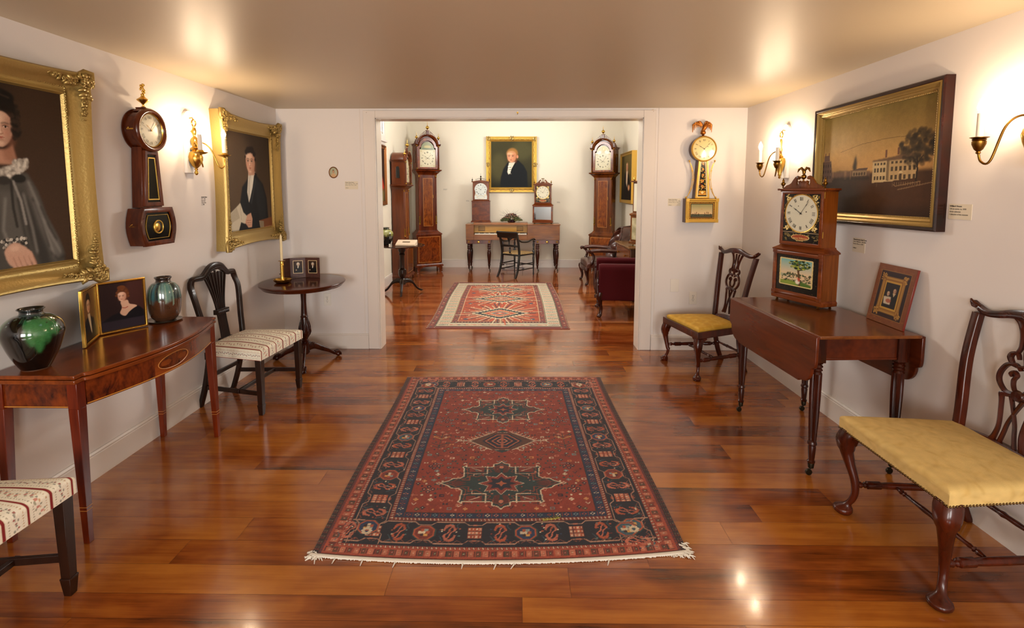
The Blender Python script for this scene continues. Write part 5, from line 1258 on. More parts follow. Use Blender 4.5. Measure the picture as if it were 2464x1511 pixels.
        seat_pad('seat', t, wf+.03, wb+.03, d+.02, zs-.022, zs+.046, .018, V_cloth, cv, rad=.035)
        b = MB(); z = zs-.018; O = [(-wf/2-.016, -d/2-.011), (wf/2+.016, -d/2-.011), (wb/2+.016, d/2)]
        for (a, c) in ((O[0], O[1]), (O[1], O[2]), ((-O[1][0], O[1][1]), (-O[2][0], O[2][1]))):
            n = int(math.hypot(c[0]-a[0], c[1]-a[1])/.013)
            for i in range(n): u = (i+.5)/n; b.sph((lerp(a[0], c[0], u), lerp(a[1], c[1], u), z), .0048, 7, 5)
        o = obj('nail_heads', b, mat('nail_brass', '#4a3418', .4, .9), t); o['kind'] = 'stuff'
    return t
def damask(cv, c0, c1, big=False):
    cv.a[:] = lin(c0); rnd = random.Random(12); n = 5 if big else 6
    for i in range(n+1):
        for j in range(n+1):
            x, y = (i+.5*(j % 2))/n, j/n
            for k in range(9):
                a = 2*PI*k/9+rnd.random(); q = .4/n
                P = [(x+q*math.cos(a+u*.5)*(1+u*.25), y+q*1.1*math.sin(a+u*.5)*(1+u*.25)) for u in (0, .4, .8, 1.2)]
                cv.line(P, .008 if big else .012, c1, .6, 1)
    cv.noise(.06, 2)
chippendale((1.616, 4.375, 0), -77, 'walnut side chair with yellow slip seat, behind the drop-leaf table by the back wall', 'slip', wf=.56, wb=.38, d=.46, zs=.402, back=1.015, foot='trifid')
chippendale((1.805, 2.075, 0), -90, 'large walnut side chair with pale gold upholstered seat in the right foreground', 'over', wf=.60, wb=.50, d=.485, zs=.433, back=1.02, foot='pad', ew=.305)

# ---------------------------------------------------------------- drop-leaf table
def pembroke():
    zt = .797; L_ = .975; w = .54
    t = thing('drop_leaf_table', 'brown mahogany drop-leaf table with reeded legs on casters, carrying the shelf clock', 'table', (1.815, 3.10, 0), 2.4)
    b = MB(); b.box(-w/2, w/2, -L_/2, L_/2, zt-.018, zt); obj('tabletop', b, W_pemb, t, bevel=.005, seg=3)
    h0 = zt-.15
    b = MB(); b.box(-w/2+.02, -w/2+.04, -L_/2+.1, L_/2-.1, h0, zt-.02); b.box(w/2-.04, w/2-.02, -L_/2+.1, L_/2-.1, h0, zt-.02); obj('side_apron', b, W_pembx, t)
    for s_ in (-1, 1):
        y = s_*(L_/2-.078); b = MB(); b.box(-w/2+.06, w/2-.06, y-.01, y+.01, h0, zt-.02); b.box(-w/2+.06, w/2-.06, y-.0135*1, y+.0135, h0, h0+.012); obj('end_apron', b, W_pembx if 0 else W_pembx, t, bevel=.002)
    # leaves hang down; outline with ogee corners
    for s_ in (-1, 1):
        hl = .285; n = 10; Lh = L_/2+.0
        def prof(sg):
            # from hinge corner down to bottom, one end (y positive direction sg)
            P = [(sg*Lh, zt-.006), (sg*Lh, zt-.13)]
            P += [(sg*(Lh-.012*(1-math.cos(a))), zt-.13-.045*math.sin(a)) for a in [PI/2*i/4 for i in range(1, 5)]]
            P += [(sg*(Lh-.03-.0*i), z) for i, z in enumerate([zt-.185])]
            P += [(sg*(Lh-.03-.085*(1-math.cos(PI/2*i/8))), zt-.185-.088*math.sin(PI/2*i/8)) for i in range(1, 9)]
            P += [(sg*(Lh-.135), zt-.273), (sg*(Lh-.14), zt-.285)]; return P
        A = prof(-1)+prof(1)[::-1]
        x0, x1 = sorted((s_*(w/2+.002), s_*(w/2+.02)))
        b = MB(); b.prism(A, x0, x1, 'X'); b.tube([(s_*(w/2+.004), -Lh, zt-.010), (s_*(w/2+.004), Lh, zt-.010)], .009, 8); obj('drop_leaf', b, W_pembx, t, bevel=.003)
    for sx in (-1, 1):
        for sy in (-1, 1):
            x, y = sx*(w/2-.045), sy*(L_/2-.085)
            b = MB(); b.box(x-.03, x+.03, y-.03, y+.03, h0-.012, zt-.018)
            b.lathe([(.022, h0-.012), (.03, h0-.018), (.024, h0-.026), (.031, h0-.036), (.024, h0-.046), (.030, h0-.056), (.023, h0-.064), (.029, h0-.076)], 24, (x, y, 0))
            b.lathe([(.029, h0-.075), (.0285, h0-.2), (.024, .30), (.019, .19)], 48, (x, y, 0), flute=12, fd=.16)
            b.lathe([(.017, .195), (.023, .185), (.024, .175), (.018, .168), (.02, .155), (.0165, .10), (.015, .085), (.02, .078), (.019, .07), (.014, .065)], 24, (x, y, 0)); lg = obj('leg', b, W_turn, t, smooth=40)
            b = MB(); b.lathe([(.0155, .07), (.017, .066), (.014, .04), (.006, .036)], 18, (x, y, 0)); b.tube([(x, y, .04), (x-.008, y-.004, .032), (x-.012, y-.006, .018)], .006, 8)
            b.lathe([(.001, -.007), (.0165, -.006), (.0175, 0), (.0165, .006), (.001, .007)], 18, (x-.014, y-.006, .0175), 'Y'); obj('caster', b, mat('dark_caster', '#2c2416', .4, .8), lg, smooth=40)
    return t
pembroke()
ZT = .797
# ---------------------------------------------------------------- shelf clock on the drop-leaf table
def tablet_picture():
    cv = Cv(150, 132, '#15100a'); rnd = random.Random(7)
    for i in range(420): cv.ell(rnd.random(), rnd.random(), .012, .009, rnd.choice(('#2c2010', '#3a2a14', '#1d160c', '#4a361a')), .5, 0, rnd.uniform(0, 180))
    x0, y0, x1, y1 = .12, .12, .84, .80; cv.rect(x0-.02, y0-.025, x1+.02, y1+.025, '#c9b070', 1)
    n = 24
    for i in range(n+1):
        u = i/n
        for (x, y) in ((lerp(x0, x1, u), y0-.02), (lerp(x0, x1, u), y1+.02), (x0-.018, lerp(y0, y1, u)), (x1+.018, lerp(y0, y1, u))): cv.ell(x, y, .013, .013, '#d8c080', 1)
    m = (cv.X > x0) & (cv.X < x1) & (cv.Y > y0) & (cv.Y < y1); tt = ((cv.Y-y0)/.4).clip(0, 1)[..., None]
    cv.a = np.where(m[..., None], np.array(lin('#6fa9a2'))*(1-tt)+np.array(lin('#d8b890'))*tt, cv.a)
    base = cv.a.copy()
    cv.ell(.45, .85, .5, .18, '#4a6a28', 1, 2); cv.ell(.3, .75, .25, .05, '#8a9a3c', .8, 2); cv.rect(0, .52, .3, .6, '#3c8a76', .5, 2)
    for i in range(90): cv.ell(rnd.uniform(.15, .85), rnd.uniform(.48, .70), .022, .02, rnd.choice(('#1c3018', '#2e4c20', '#12220f')), .75)
    cv.line([(.58, .8), (.55, .5), (.50, .14)], .045, '#5a4024', 1); cv.line([(.54, .42), (.66, .30)], .02, '#4a3420', 1)
    for i in range(130): a = rnd.uniform(0, 6.28); q = rnd.random()**.5; cv.ell(.56+.24*q*math.cos(a), .24+.13*q*math.sin(a), .026, .02, rnd.choice(('#1c3416', '#33541e', '#6c8a30', '#10200e', '#a8a83c')), .8)
    cv.ell(.53, .70, .05, .06, '#e3d3bc', 1, 1); cv.ell(.52, .60, .022, .03, '#d9a27c', 1); cv.ell(.56, .64, .03, .05, '#b8442c', .9, 1)
    for i in range(4): cv.ell(.33+i*.045, .63+.01*(i % 2), .028, .018, '#d2c09a', 1); cv.line([(.33+i*.045, .64), (.33+i*.045, .70)], .008, '#a08860')
    cv.a = np.where(m[..., None], cv.a, base if False else cv.a)
    mm = ~m; fr = Cv(150, 132, '#15100a'); keep = (cv.X > x0-.035) & (cv.X < x1+.035) & (cv.Y > y0-.035) & (cv.Y < y1+.035)
    cv.a = np.where((~m & ~keep)[..., None], base, cv.a); cv.a = np.where((~m & keep)[..., None], base, cv.a); return cv
def spandrel_glass(W=150, Hh=180, dialc=(.5, .40), dr=.43, txt=True):
    cv = Cv(W, Hh, '#100c08'); rnd = random.Random(5)
    for cx, cy in ((.13, .10), (.87, .10), (.13, .70), (.87, .70)):
        for k in range(16):
            a = rnd.uniform(0, 6.28); q = rnd.uniform(0, .085); cv.ell(cx+q*math.cos(a), cy+q*math.sin(a), .035, .012, rnd.choice(('#d2b464', '#a8843a', '#e8d08c')), .9, 0, rnd.uniform(0, 180))
        cv.ell(cx, cy, .045, .037, '#e3cc88', 1); cv.ell(cx, cy, .018, .015, '#8a6a30', 1)
    for k in range(90):
        a = 2*PI*k/90; q = dr*1.09+.02*rnd.random(); cv.ell(dialc[0]+q*math.cos(a), dialc[1]+q*W/Hh*math.sin(a), .022, .008, rnd.choice(('#8a6a30', '#c8a454', '#4a3818')), .8, 0, math.degrees(a)+90)
    cv.ell(dialc[0], dialc[1], dr*1.04, dr*1.04*W/Hh, '#c09a4a', 1)
    cv.rect(0, .79, 1, .80, '#a8906a', 1)
    for k in range(60): cv.ell(rnd.uniform(.03, .97), rnd.uniform(.83, .97), .035, .010, rnd.choice(('#6a5a34', '#8a7440', '#3c3420')), .8, 0, rnd.uniform(-60, 60))
    cv.ell(.5, .895, .26, .062, '#100c08', 1); 
    for k in range(30): a = 2*PI*k/30; cv.ell(.5+.235*math.cos(a), .895+.055*math.sin(a), .017, .012, '#c8a868', 1)
    cv.ell(.5, .895, .225, .05, '#9a4428', 1); return cv
def shelf_clock(name, label, loc, rz):
    t = thing(name, label, 'clock', loc, rz)
    # local front -y
    w0, d0, w1, d1 = .385, .125, .325, .112
    b = MB(); b.box(-w0/2, w0/2, -d0, 0, .05, .345); obj('base_case', b, W_clock, t)
    b = MB(); b.add([(x, y, z) for z, g in ((.012, -.004), (.016, .006), (.038, .008), (.05, .0)) for x, y in ((-w0/2-g, -d0-g), (w0/2+g, -d0-g), (w0/2+g, 0), (-w0/2-g, 0))], [(j*4+i, j*4+(i+1) % 4, j*4+4+(i+1) % 4, j*4+4+i) for j in range(3) for i in range(4)]+[(0, 3, 2, 1), (12, 13, 14, 15)]); obj('base_moulding', b, W_clockx, t, bevel=.002)
    for sx in (-1, 1):
        for y in (-d0+.01, -.015):
            b = MB(); b.lathe([(.006, 0), (.011, .003), (.006, .008), (.004, .014)], 12, (sx*(w0/2-.03), y, 0)); obj('foot', b, M_brass, t)
    b = MB(); frame_mb(b, w0, .295, [(0, d0), (0, d0+.010), (.004, d0+.012), (.024, d0+.012), (.027, d0+.006), (.027, d0)], n=1, cz=.1975)
    for sx in (-1, 1):
        for z in (.058, .338): b.box(sx*(w0/2-.014)-.015, sx*(w0/2-.014)+.015, -d0-.015, -d0, z-.012, z+.012)
    dr = obj('lower_door', b, W_clockx, t, bevel=.0015)
    grid('painted_tablet', tablet_picture(), w0-.05, .245, V_glass, dr, loc=(0, -d0-.004, .1975))
    # waist moulding
    b = MB(); b.add([(x, y, z) for z, g in ((.345, .0), (.348, .01), (.356, .012), (.362, .004), (.376, -.018), (.388, -.024)) for x, y in ((-w0/2-g, -d0-g), (w0/2+g, -d0-g), (w0/2+g, 0), (-w0/2-g, 0))], [(j*4+i, j*4+(i+1) % 4, j*4+4+(i+1) % 4, j*4+4+i) for j in range(5) for i in range(4)]+[(0, 3, 2, 1), (20, 21, 22, 23)]); obj('waist_moulding', b, W_clockx, t)
    b = MB(); b.box(-w1/2, w1/2, -d1, 0, .386, .75); obj('hood_case', b, W_clock, t)
    b = MB(); frame_mb(b, w1, .36, [(0, d1), (0, d1+.008), (.004, d1+.010), (.020, d1+.010), (.022, d1+.005), (.022, d1)], n=1, cz=.568); hd = obj('hood_door', b, W_clockx, t, bevel=.0015)
    grid('painted_glass', spandrel_glass(), w1-.042, .318, V_glass, hd, loc=(0, -d1-.004, .568))
    zc = .568+.318*.10; r = .122
    b = MB(); b.lathe([(r, -d1-.002), (r+.004, -d1-.007), (r-.002, -d1-.006), (r-.004, -d1-.003)], 56, (0, 0, zc), 'Y', ring=True); obj('dial_ring', b, M_goldb, hd, smooth=60)
    b = MB(); b.lathe([(.001, -d1-.007), (r-.002, -d1-.006), (r-.002, -d1-.003), (.001, -d1-.003)], 56, (0, 0, zc), 'Y'); dl = obj('dial', b, M_dial, hd)
    b = MB(); dial_marks(b, 0, zc, r, -d1-.0068, h=.13); b.lathe([(.001, -d1-.008), (.004, -d1-.008), (.004, -d1-.006)], 10, (.04, 0, zc+.012), 'Y'); b.lathe([(.001, -d1-.008), (.003, -d1-.008), (.003, -d1-.006)], 10, (-.022, 0, zc+.048), 'Y'); obj('numerals', b, M_ink, dl, smooth=0)
    b = MB(); hands(b, 0, zc, r*.96, -d1-.0075, 302, 36); obj('clock_hands', b, M_ink, dl, smooth=0)
    for z, s_ in ((.432, 'Aaron Willard Jr'), (.416, 'BOSTON')): text('maker_name', s_, .016 if z > .43 else .013, mat('gilt_lettering', '#d8b46a', .5), hd, (0, -d1-.0048, z+.004))
    b = MB()
    for z in (.45, .70): b.tube([(w1/2+.002, -d1-.001, z), (w1/2+.002, -d1-.001, z+.04)], .003, 8)
    obj('hinge', b, M_brass, hd)
    b = MB(); b.box(-w1/2-.022, w1/2+.022, -d1-.024, 0, .75, .764); b.box(-w1/2-.008, w1/2+.008, -d1-.012, 0, .742, .75); obj('cornice', b, W_clockx, t, bevel=.003)
    # scrolled pediment
    b = MB()
    for s_ in (-1, 1):
        P = [(s_*x, z) for x, z in ((.022, .764), (.022, .80), (.026, .815), (.036, .805), (.034, .792), (.046, .782), (.052, .80), (.052, .822), (.038, .838), (.046, .846), (.062, .838), (.078, .82), (.092, .80), (.108, .79), (.13, .784), (.146, .772), (.15, .764))]
        b.prism(P, -d1-.004, -d1+.010); b.lathe([(.001, -d1-.008), (.011, -d1-.006), (.011, -d1+.01)], 16, (s_*.040, 0, .832), 'Y')
    b.box(-.030, .030, -d1-.008, -d1+.012, .764, .806); b.box(-.034, .034, -d1-.012, -d1+.014, .806, .811)
    for k in range(-3, 4): b.tube([(k*.0075, -d1-.008, .768), (k*.0075, -d1-.008, .802)], .0028, 6)
    obj('pediment', b, W_clock, t, bevel=.001)
    for s_ in (-1, 1):
        b = MB(); z = .764; b.lathe([(.008, z), (.009, z+.004), (.004, z+.008), (.005, z+.014), (.015, z+.028), (.015, z+.034), (.007, z+.042), (.009, z+.05), (.005, z+.058), (.001, z+.07)], 18, (s_*(w1/2-.002), -d1+.0, 0)); obj('finial', b, M_brassd, t, smooth=60)
    b = MB(); z = .811; y = -d1; b.lathe([(.008, z), (.004, z+.006), (.006, z+.012)], 14, (0, y, 0)); b.sph((0, y, z+.028), .017, 14, 10); b.tube([(0, y, z+.045), (.002, y, z+.058), (-.004, y-.002, z+.072), (-.012, y-.004, z+.082), (-.02, y-.006, z+.078)], [.008, .011, .009, .006, .002], 8)
    for s_ in (-1, 1): b.tube([(0, y, z+.06), (s_*.02, y, z+.084), (s_*.038, y, z+.078), (s_*.048, y, z+.058)], [.007, .010, .009, .003], 8, sq=(1, .6))
    obj('eagle_finial', b, M_brassd, t, smooth=60)
    return t
import math as _m
_c = (1.852, 3.375)   # middle of the front edge of the base
_a = math.radians(-71.3); _n = (math.sin(_a), -math.cos(_a))
shelf_clock('shelf_clock', 'tall mahogany shelf clock with painted glass country scene on the drop-leaf table', (_c[0]-_n[0]*.125, _c[1]-_n[1]*.125, ZT+.0005), -71.3)
# ---------------------------------------------------------------- print leaning on the wall
def print_picture():
    cv = Cv(200, 220, '#6e3214'); rnd = random.Random(4)
    cv.rect(0, 0, 1, 1, '#8a4a1e', 1); 
    for i in range(200): cv.ell(rnd.random(), rnd.random(), .03, .01, rnd.choice(('#9a5a26', '#7a3412', '#a86a30')), .4, 1)
    cv.rect(.11, .10, .90, .90, '#a87834', 1); cv.rect(.12, .11, .89, .89, '#3a120a', 1); cv.rect(.14, .14, .87, .86, '#240a06', .8, 2)
    cv.poly([(.17, .16), (.3, .20), (.7, .20), (.83, .16), (.80, .3), (.80, .7), (.84, .86), (.7, .82), (.3, .82), (.16, .86), (.20, .7), (.20, .3)], '#b07a2c', 1, 1)
    for cx, cy in ((.21, .21), (.79, .21), (.21, .81), (.79, .81)):
        for i in range(20): cv.ell(cx+rnd.uniform(-.06, .06), cy+rnd.uniform(-.055, .055), .018, .012, rnd.choice(('#d09a44', '#8a5518', '#c28a38')), .9)
    cv.rect(.27, .25, .73, .77, '#9a641e', 1); cv.line([(.24, .3), (.24, .72)], .012, '#d8a850', .8); cv.line([(.76, .3), (.76, .72)], .012, '#d8a850', .8); cv.line([(.3, .225), (.7, .225)], .012, '#d8a850', .8); cv.line([(.3, .80), (.7, .80)], .012, '#d8a850', .8); cv.rect(.29, .27, .71, .75, '#d8a23c', 1); cv.rect(.32, .30, .68, .72, '#1f0e0a', 1)
    cv.ell(.58, .42, .035, .04, '#d8a880', 1, 1); cv.ell(.58, .38, .045, .025, '#140a06', 1, 1); cv.poly([(.50, .47), (.67, .47), (.66, .62), (.52, .62)], '#14110c', 1, 1); cv.poly([(.54, .46), (.62, .46), (.58, .52)], '#e0c090', 1)
    cv.ell(.43, .48, .032, .036, '#e0b890', 1, 1); cv.ell(.43, .44, .04, .02, '#1a0c06', 1, 1); cv.poly([(.33, .54), (.52, .53), (.53, .66), (.36, .66)], '#e8d2b0', 1, 1); cv.ell(.47, .60, .07, .035, '#c05a3a', .9, 1); face(cv, .58, .42, .036, '#d8a880', '#e8c09a'); face(cv, .43, .48, .034, '#e0b890', '#f0cca8'); cv.a *= .6; return cv
t = thing('leaning_print', 'small wooden plaque with a gilt-framed picture leaning on the wall beside the shelf clock', 'picture', (2.060, 2.848, ZT+.002), -90)
t.rotation_euler = (math.radians(-10.5), 0, math.radians(-91.5))
b = MB(); b.box(-.148, .148, 0, .012, 0, .335); bd = obj('board', b, mat('reddish_board', '#6a1c0c', .3, coat=.3), t, bevel=.001)
grid('picture', print_picture(), .294, .333, V_print, bd, loc=(0, -.0008, .1675))
# ---------------------------------------------------------------- front rug (knotted, three medallions, navy border)
def strip_map(cv, p, q, w):
    # strip from p to q (metres in rug space from the left/top), width w towards the inside on the left-hand... returns fn(s,t)
    dx, dy = q[0]-p[0], q[1]-p[1]; L_ = math.hypot(dx, dy); ux, uy = dx/L_, dy/L_; nx, ny = -uy, ux
    def f(s_, t_): return (p[0]+ux*s_+nx*t_*w, p[1]+uy*s_+ny*t_*w)
    return f, L_
def rug_front():
    RW, RL = 1.60, 2.10; cv = Cv(440, 578, '#1a1a2c'); N = lambda P: [(x/RW, y/RL) for x, y in P]
    RED, ORG, NAV, TEAL, CRM, PNK, BLU, DRD = '#8f3018', '#b4532f', '#0e1120', '#22403f', '#d8c4a4', '#c06a50', '#1e3558', '#5c1d10'
    k = .0042
    def poly(P, c, a=1): cv.poly(N(P), c, a)
    def line(P, w, c, a=1): cv.line(N(P), w/RW, c, a)
    def rect(x0, y0, x1, y1, c, a=1): cv.rect(x0/RW, y0/RL, x1/RW, y1/RL, c, a)
    rnd = random.Random(21)
    ex, ey = .0, .0
    rect(0, 0, RW, RL, '#3a1c14'); 
    for i in range(int(RL/.012)):   # dotted outer bindings
        y = i*.012; c = ('#6a5a44', '#7c2c1c', '#1a1a20')[i % 3]
        for x in (.006, .02): rect(x, y, x+.007, y+.006, c); rect(RW-x-.007, y, RW-x, y+.006, c)
    rect(.032, .012, RW-.032, RL-.012, '#7a2a1a')
    for i in range(int(RL/.016)): rect(.036, i*.016, .040, i*.016+.008, '#20304a'); rect(RW-.040, i*.016, RW-.036, i*.016+.008, '#20304a')
    rect(.044, .016, RW-.044, RL-.016, '#a8482c')
    # outer guard with little squares
    def guard(f, L_, w0, cols, step):
        n = int(L_/step)
        for i in range(n):
            s_ = (i+.5)*L_/n; c = cols[i % len(cols)]; a = step*.36
            poly([f(s_-a, .12), f(s_+a, .12), f(s_+a, .88), f(s_-a, .88)], c); b_ = step*.2
            poly([f(s_-b_, .3), f(s_+b_, .3), f(s_+b_, .7), f(s_-b_, .7)], cols[(i+2) % len(cols)])
            poly([f(s_-.002, .42), f(s_+.002, .42), f(s_+.002, .58), f(s_-.002, .58)], CRM)
            line([f(s_+step*.5, .1), f(s_+step*.5, .9)], .003, '#2a120e')
    def ring(off, w, fn):
        c = [(off[0], off[1]), (RW-off[0], off[1]), (RW-off[0], RL-off[1]), (off[0], RL-off[1])]
        for i in range(4): f, L_ = strip_map(cv, c[i], c[(i+1) % 4], w); fn(f, L_, i)
    ring((.052, .022), .040, lambda f, L_, i: guard(f, L_, .04, ['#b86a4a', '#7c2a1a', '#c8785a', '#54402a'], .030))
    def dots(f, L_, i, c1, c2, step=.010):
        n = int(L_/step)
        for k_ in range(n): s_ = k_*step; poly([f(s_, 0), f(s_+step*.5, 0), f(s_+step*.9, 1), f(s_+step*.4, 1)], c1 if k_ % 2 else c2)
    rect(.096, .068, RW-.096, RL-.068, '#7a2a1a'); ring((.098, .070), .010, lambda f, L_, i: dots(f, L_, i, CRM, '#b85a40'))
    rect(.112, .084, RW-.112, RL-.084, NAV)
    # main border
    BW = .165
    def border(f, L_, i):
        n = max(3, round(L_/.215)); st = L_/n
        zz = []
        for k_ in range(n):
            s0 = (k_+.5)*st; odd = k_ % 2
            if odd:   # rosette of squares
                for a in (-1.5, -.5, .5, 1.5):
                    for c in (-1, 0, 1): cc = rnd.choice(('#b4532f', '#c8785a', '#a04528')); u, v = s0+a*.016, .5+c*.15; poly([f(u-.0075, v-.065), f(u+.0075, v-.065), f(u+.0075, v+.065), f(u-.0075, v+.065)], cc); poly([f(u-.003, v-.03), f(u+.003, v-.03), f(u+.003, v+.03), f(u-.003, v+.03)], CRM if (a+c) % 2 else '#2a3a3a')
                for a in (-.5, .5): poly([f(s0-.01, .5+a*.62-.04), f(s0+.01, .5+a*.62-.04), f(s0+.01, .5+a*.62+.04), f(s0-.01, .5+a*.62+.04)], '#a04528')
            else:
                def oc(r, q=.42): return [f(s0+r*x, .5+r/BW*y) for x, y in ((-1, -q), (-q, -1), (q, -1), (1, -q), (1, q), (q, 1), (-q, 1), (-1, q))]
                col = (BLU, '#7c2a1c', '#3c5a66')[(k_//2+i) % 3]
                poly(oc(.052), TEAL); poly(oc(.047), ORG); poly(oc(.040), col)
                for m_ in range(6): a = m_*PI/3; u, v = s0+.017*math.cos(a), .5+.017/BW*math.sin(a); poly([f(u-.008, v-.045), f(u+.008, v-.045), f(u+.008, v+.045), f(u-.008, v+.045)], (CRM, ORG, '#8a9a96', '#b4532f', '#d8a050', '#3a1c14')[m_])
                poly(oc(.008), CRM)
            # serrated leaves between the motifs
            s1 = s0+st*.5
            for sg in (-1, 1):
                P = [(-.030, .62), (-.018, .80), (.0, .86), (.022, .80), (.030, .60), (.022, .58), (.014, .70), (0, .76), (-.014, .70), (-.020, .56)]
                poly([f(s1+sg*x, y if sg > 0 else 1-y) for x, y in P], PNK if (k_+i) % 2 else '#b4532f')
                line([f(s1+sg*x, y if sg > 0 else 1-y) for x, y in ((-.025, .60), (-.005, .50), (.0, .35), (.01, .26))], .006, PNK)
                line([f(s1+sg*x, y if sg > 0 else 1-y) for x, y in ((-.045, .95), (-.03, .78), (-.045, .62))], .003, '#3c5a66')
                for q in range(7): u, v = s1+rnd.uniform(-.05, .05), rnd.uniform(.06, .94); poly([f(u-.004, v-.02), f(u+.004, v-.02), f(u+.004, v+.02), f(u-.004, v+.02)], rnd.choice((CRM, ORG, '#5a7a76', '#8a2a1c', BLU)))
            zz += [(s0-st*.5, .93), (s0-st*.22, .93), (s0-st*.12, .80), (s0+st*.12, .80), (s0+st*.22, .93)]
        zz.append((L_, .93)); line([f(a, b_) for a, b_ in zz], .0042, '#b98a70'); line([f(a, 1.0-b_) for a, b_ in [(z[0]+.0, z[1]) for z in zz]], .0042, '#b98a70')
        for k_ in range(int(L_/.05)): s_ = k_*.05; line([f(s_, .1), f(s_+.02, .2), f(s_+.04, .1)], .003, '#8a4a34')
    ring((.118, .090), BW, border)
    for (x, y) in ((.20, .17), (RW-.20, .17), (.20, RL-.17), (RW-.20, RL-.17)):
        for m_ in range(8): a = m_*PI/4; cv.ell((x+.017*math.cos(a))/RW, (y+.017*math.sin(a))/RL, .008/RW, .008/RL, CRM)
    o = (.118+BW, .090+BW)
    rect(o[0]-.004, o[1]-.004, RW-o[0]+.004, RL-o[1]+.004, '#7a2a1a'); ring(o, .014, lambda f, L_, i: dots(f, L_, i, CRM, '#8a3a26', .009))
    o = (o[0]+.017, o[1]+.017); rect(o[0], o[1], RW-o[0], RL-o[1], '#162846')
    def flowers(f, L_, i):
        n = int(L_/.04)
        for k_ in range(n):
            s_ = (k_+.5)*L_/n; c = ('#c8785a', CRM, '#a04528', '#6a8a86')[k_ % 4]
            for a, b_ in ((-.007, .5), (.007, .5), (0, .25), (0, .75)): poly([f(s_+a-.0035, b_-.09), f(s_+a+.0035, b_-.09), f(s_+a+.0035, b_+.09), f(s_+a-.0035, b_+.09)], c)
            line([f(s_+.02, .15), f(s_+.02, .85)], .003, '#7a2a1a')
    ring((o[0]+.004, o[1]+.004), .036, flowers)
    o = (o[0]+.044, o[1]+.036); rect(o[0], o[1], RW-o[0], RL-o[1], '#2a1410'); rect(o[0]+.004, o[1]+.004, RW-o[0]-.004, RL-o[1]-.004, RED)
    cx = RW/2
    # field fillers, mirrored left-right
    fx, fy0, fy1 = RW/2-o[0]-.02, o[1]+.02, RL-o[1]-.02
    taken = []
    for i in range(1500):
        x, y = rnd.uniform(.01, fx), rnd.uniform(fy0, fy1)
        if any(abs(x-a)+abs(y-b_) < .036 for a, b_ in taken): continue
        taken.append((x, y)); kd = rnd.choice('fsbvddh'); c = rnd.choice(('#22403f', CRM, '#d08a4a', '#12162a', '#6a8a86', '#3a4a30', '#c8785a', '#22403f', '#12162a'))
        for sg in (-1, 1):
            X = cx+sg*x
            if kd == 'f':
                for m_ in range(4): a = m_*PI/2; rect(X+.008*math.cos(a)-.0045, y+.008*math.sin(a)-.0045, X+.008*math.cos(a)+.0045, y+.008*math.sin(a)+.0045, c)
                rect(X-.003, y-.003, X+.003, y+.003, CRM)
            elif kd == 's': rect(X-.012, y-.010, X+.012, y+.010, c); rect(X-.007, y-.005, X+.007, y+.005, RED)
            elif kd == 'b': poly([(X-.012, y-.010), (X, y), (X-.012, y+.010)], c); poly([(X+.012, y-.010), (X, y), (X+.012, y+.010)], c)
            elif kd == 'v': line([(X-.010, y-.008), (X, y+.008), (X+.010, y-.008)], .004, c)
            elif kd == 'h': line([(X-.016, y), (X+.016, y)], .003, c); line([(X+sg*.01, y-.01), (X+sg*.01, y+.01)], .003, c)
            else: cv.ell(X/RW, y/RL, .006/RW, .007/RL, c)
    # medallions (y measured from the far end)
    def star(cy, a, b_):
        Q = [(0, 1), (.05, .90), (.14, .86), (.14, .74), (.20, .72), (.60, .72), (.60, .80), (.66, .72), (.64, .66), (.62, .30), (.68, .22), (.80, .20), (.86, .10), (1, 0)]
        full = [(cx+x*a, cy-y*b_) for x, y in Q]+[(cx+x*a, cy+y*b_) for x, y in Q[::-1]]+[(cx-x*a, cy+y*b_) for x, y in Q]+[(cx-x*a, cy-y*b_) for x, y in Q[::-1]]
        poly(full, '#1c3434')
        inner = [(cx+(x-cx)*.90, cy+(y-cy)*.88) for x, y in full]; line(inner+[inner[0]], .005, '#8a3c24')
        for sx in (-1, 1):
            for sy in (-1, 1):
                X = lambda u: cx+sx*u*a
                Y = lambda v: cy+sy*v*b_
                poly([(X(.30), Y(.72)), (X(.55), Y(.72)), (X(.55), Y(.50)), (X(.30), Y(.50))], '#7a2a1a'); line([(X(.34), Y(.55)), (X(.5), Y(.67))], .004, CRM)
                line([(X(.24), Y(.76)), (X(.24), Y(.42)), (X(.46), Y(.42)), (X(.46), Y(.30))], .005, CRM)
                line([(X(.60), Y(.46)), (X(.42), Y(.40))], .004, '#c8785a')
                line([(X(.06), Y(.70)), (X(.12), Y(.60)), (X(.05), Y(.52))], .005, '#a04528'); poly([(X(.66), Y(.05)), (X(.8), Y(.1)), (X(.8), Y(-.02))], '#8a3020')
                poly([(X(.04), Y(.80)), (X(.11), Y(.72)), (X(.11), Y(.5)), (X(.02), Y(.44))], '#5c241a'); line([(X(.30), Y(.40)), (X(.40), Y(.28)), (X(.52), Y(.34)), (X(.52), Y(.14)), (X(.64), Y(.14))], .006, '#8a3c24'); poly([(X(.56), Y(.04)), (X(.70), Y(.12)), (X(.86), Y(.03)), (X(.7), Y(-.02))], '#5c241a')
                line([(X(.22), Y(.64)), (X(.16), Y(.50)), (X(.30), Y(.46))], .004, '#8a3c24')
                for q in range(11): u, v = rnd.uniform(.03, .58), rnd.uniform(.08, .68); w_ = rnd.uniform(.003, .006); rect(X(u)-w_, Y(v)-w_, X(u)+w_, Y(v)+w_, rnd.choice(('#a04528', '#7a2a1a', '#5a7a76', '#c8785a', '#12162a')))
        line(full+[full[0]], .0062, CRM)
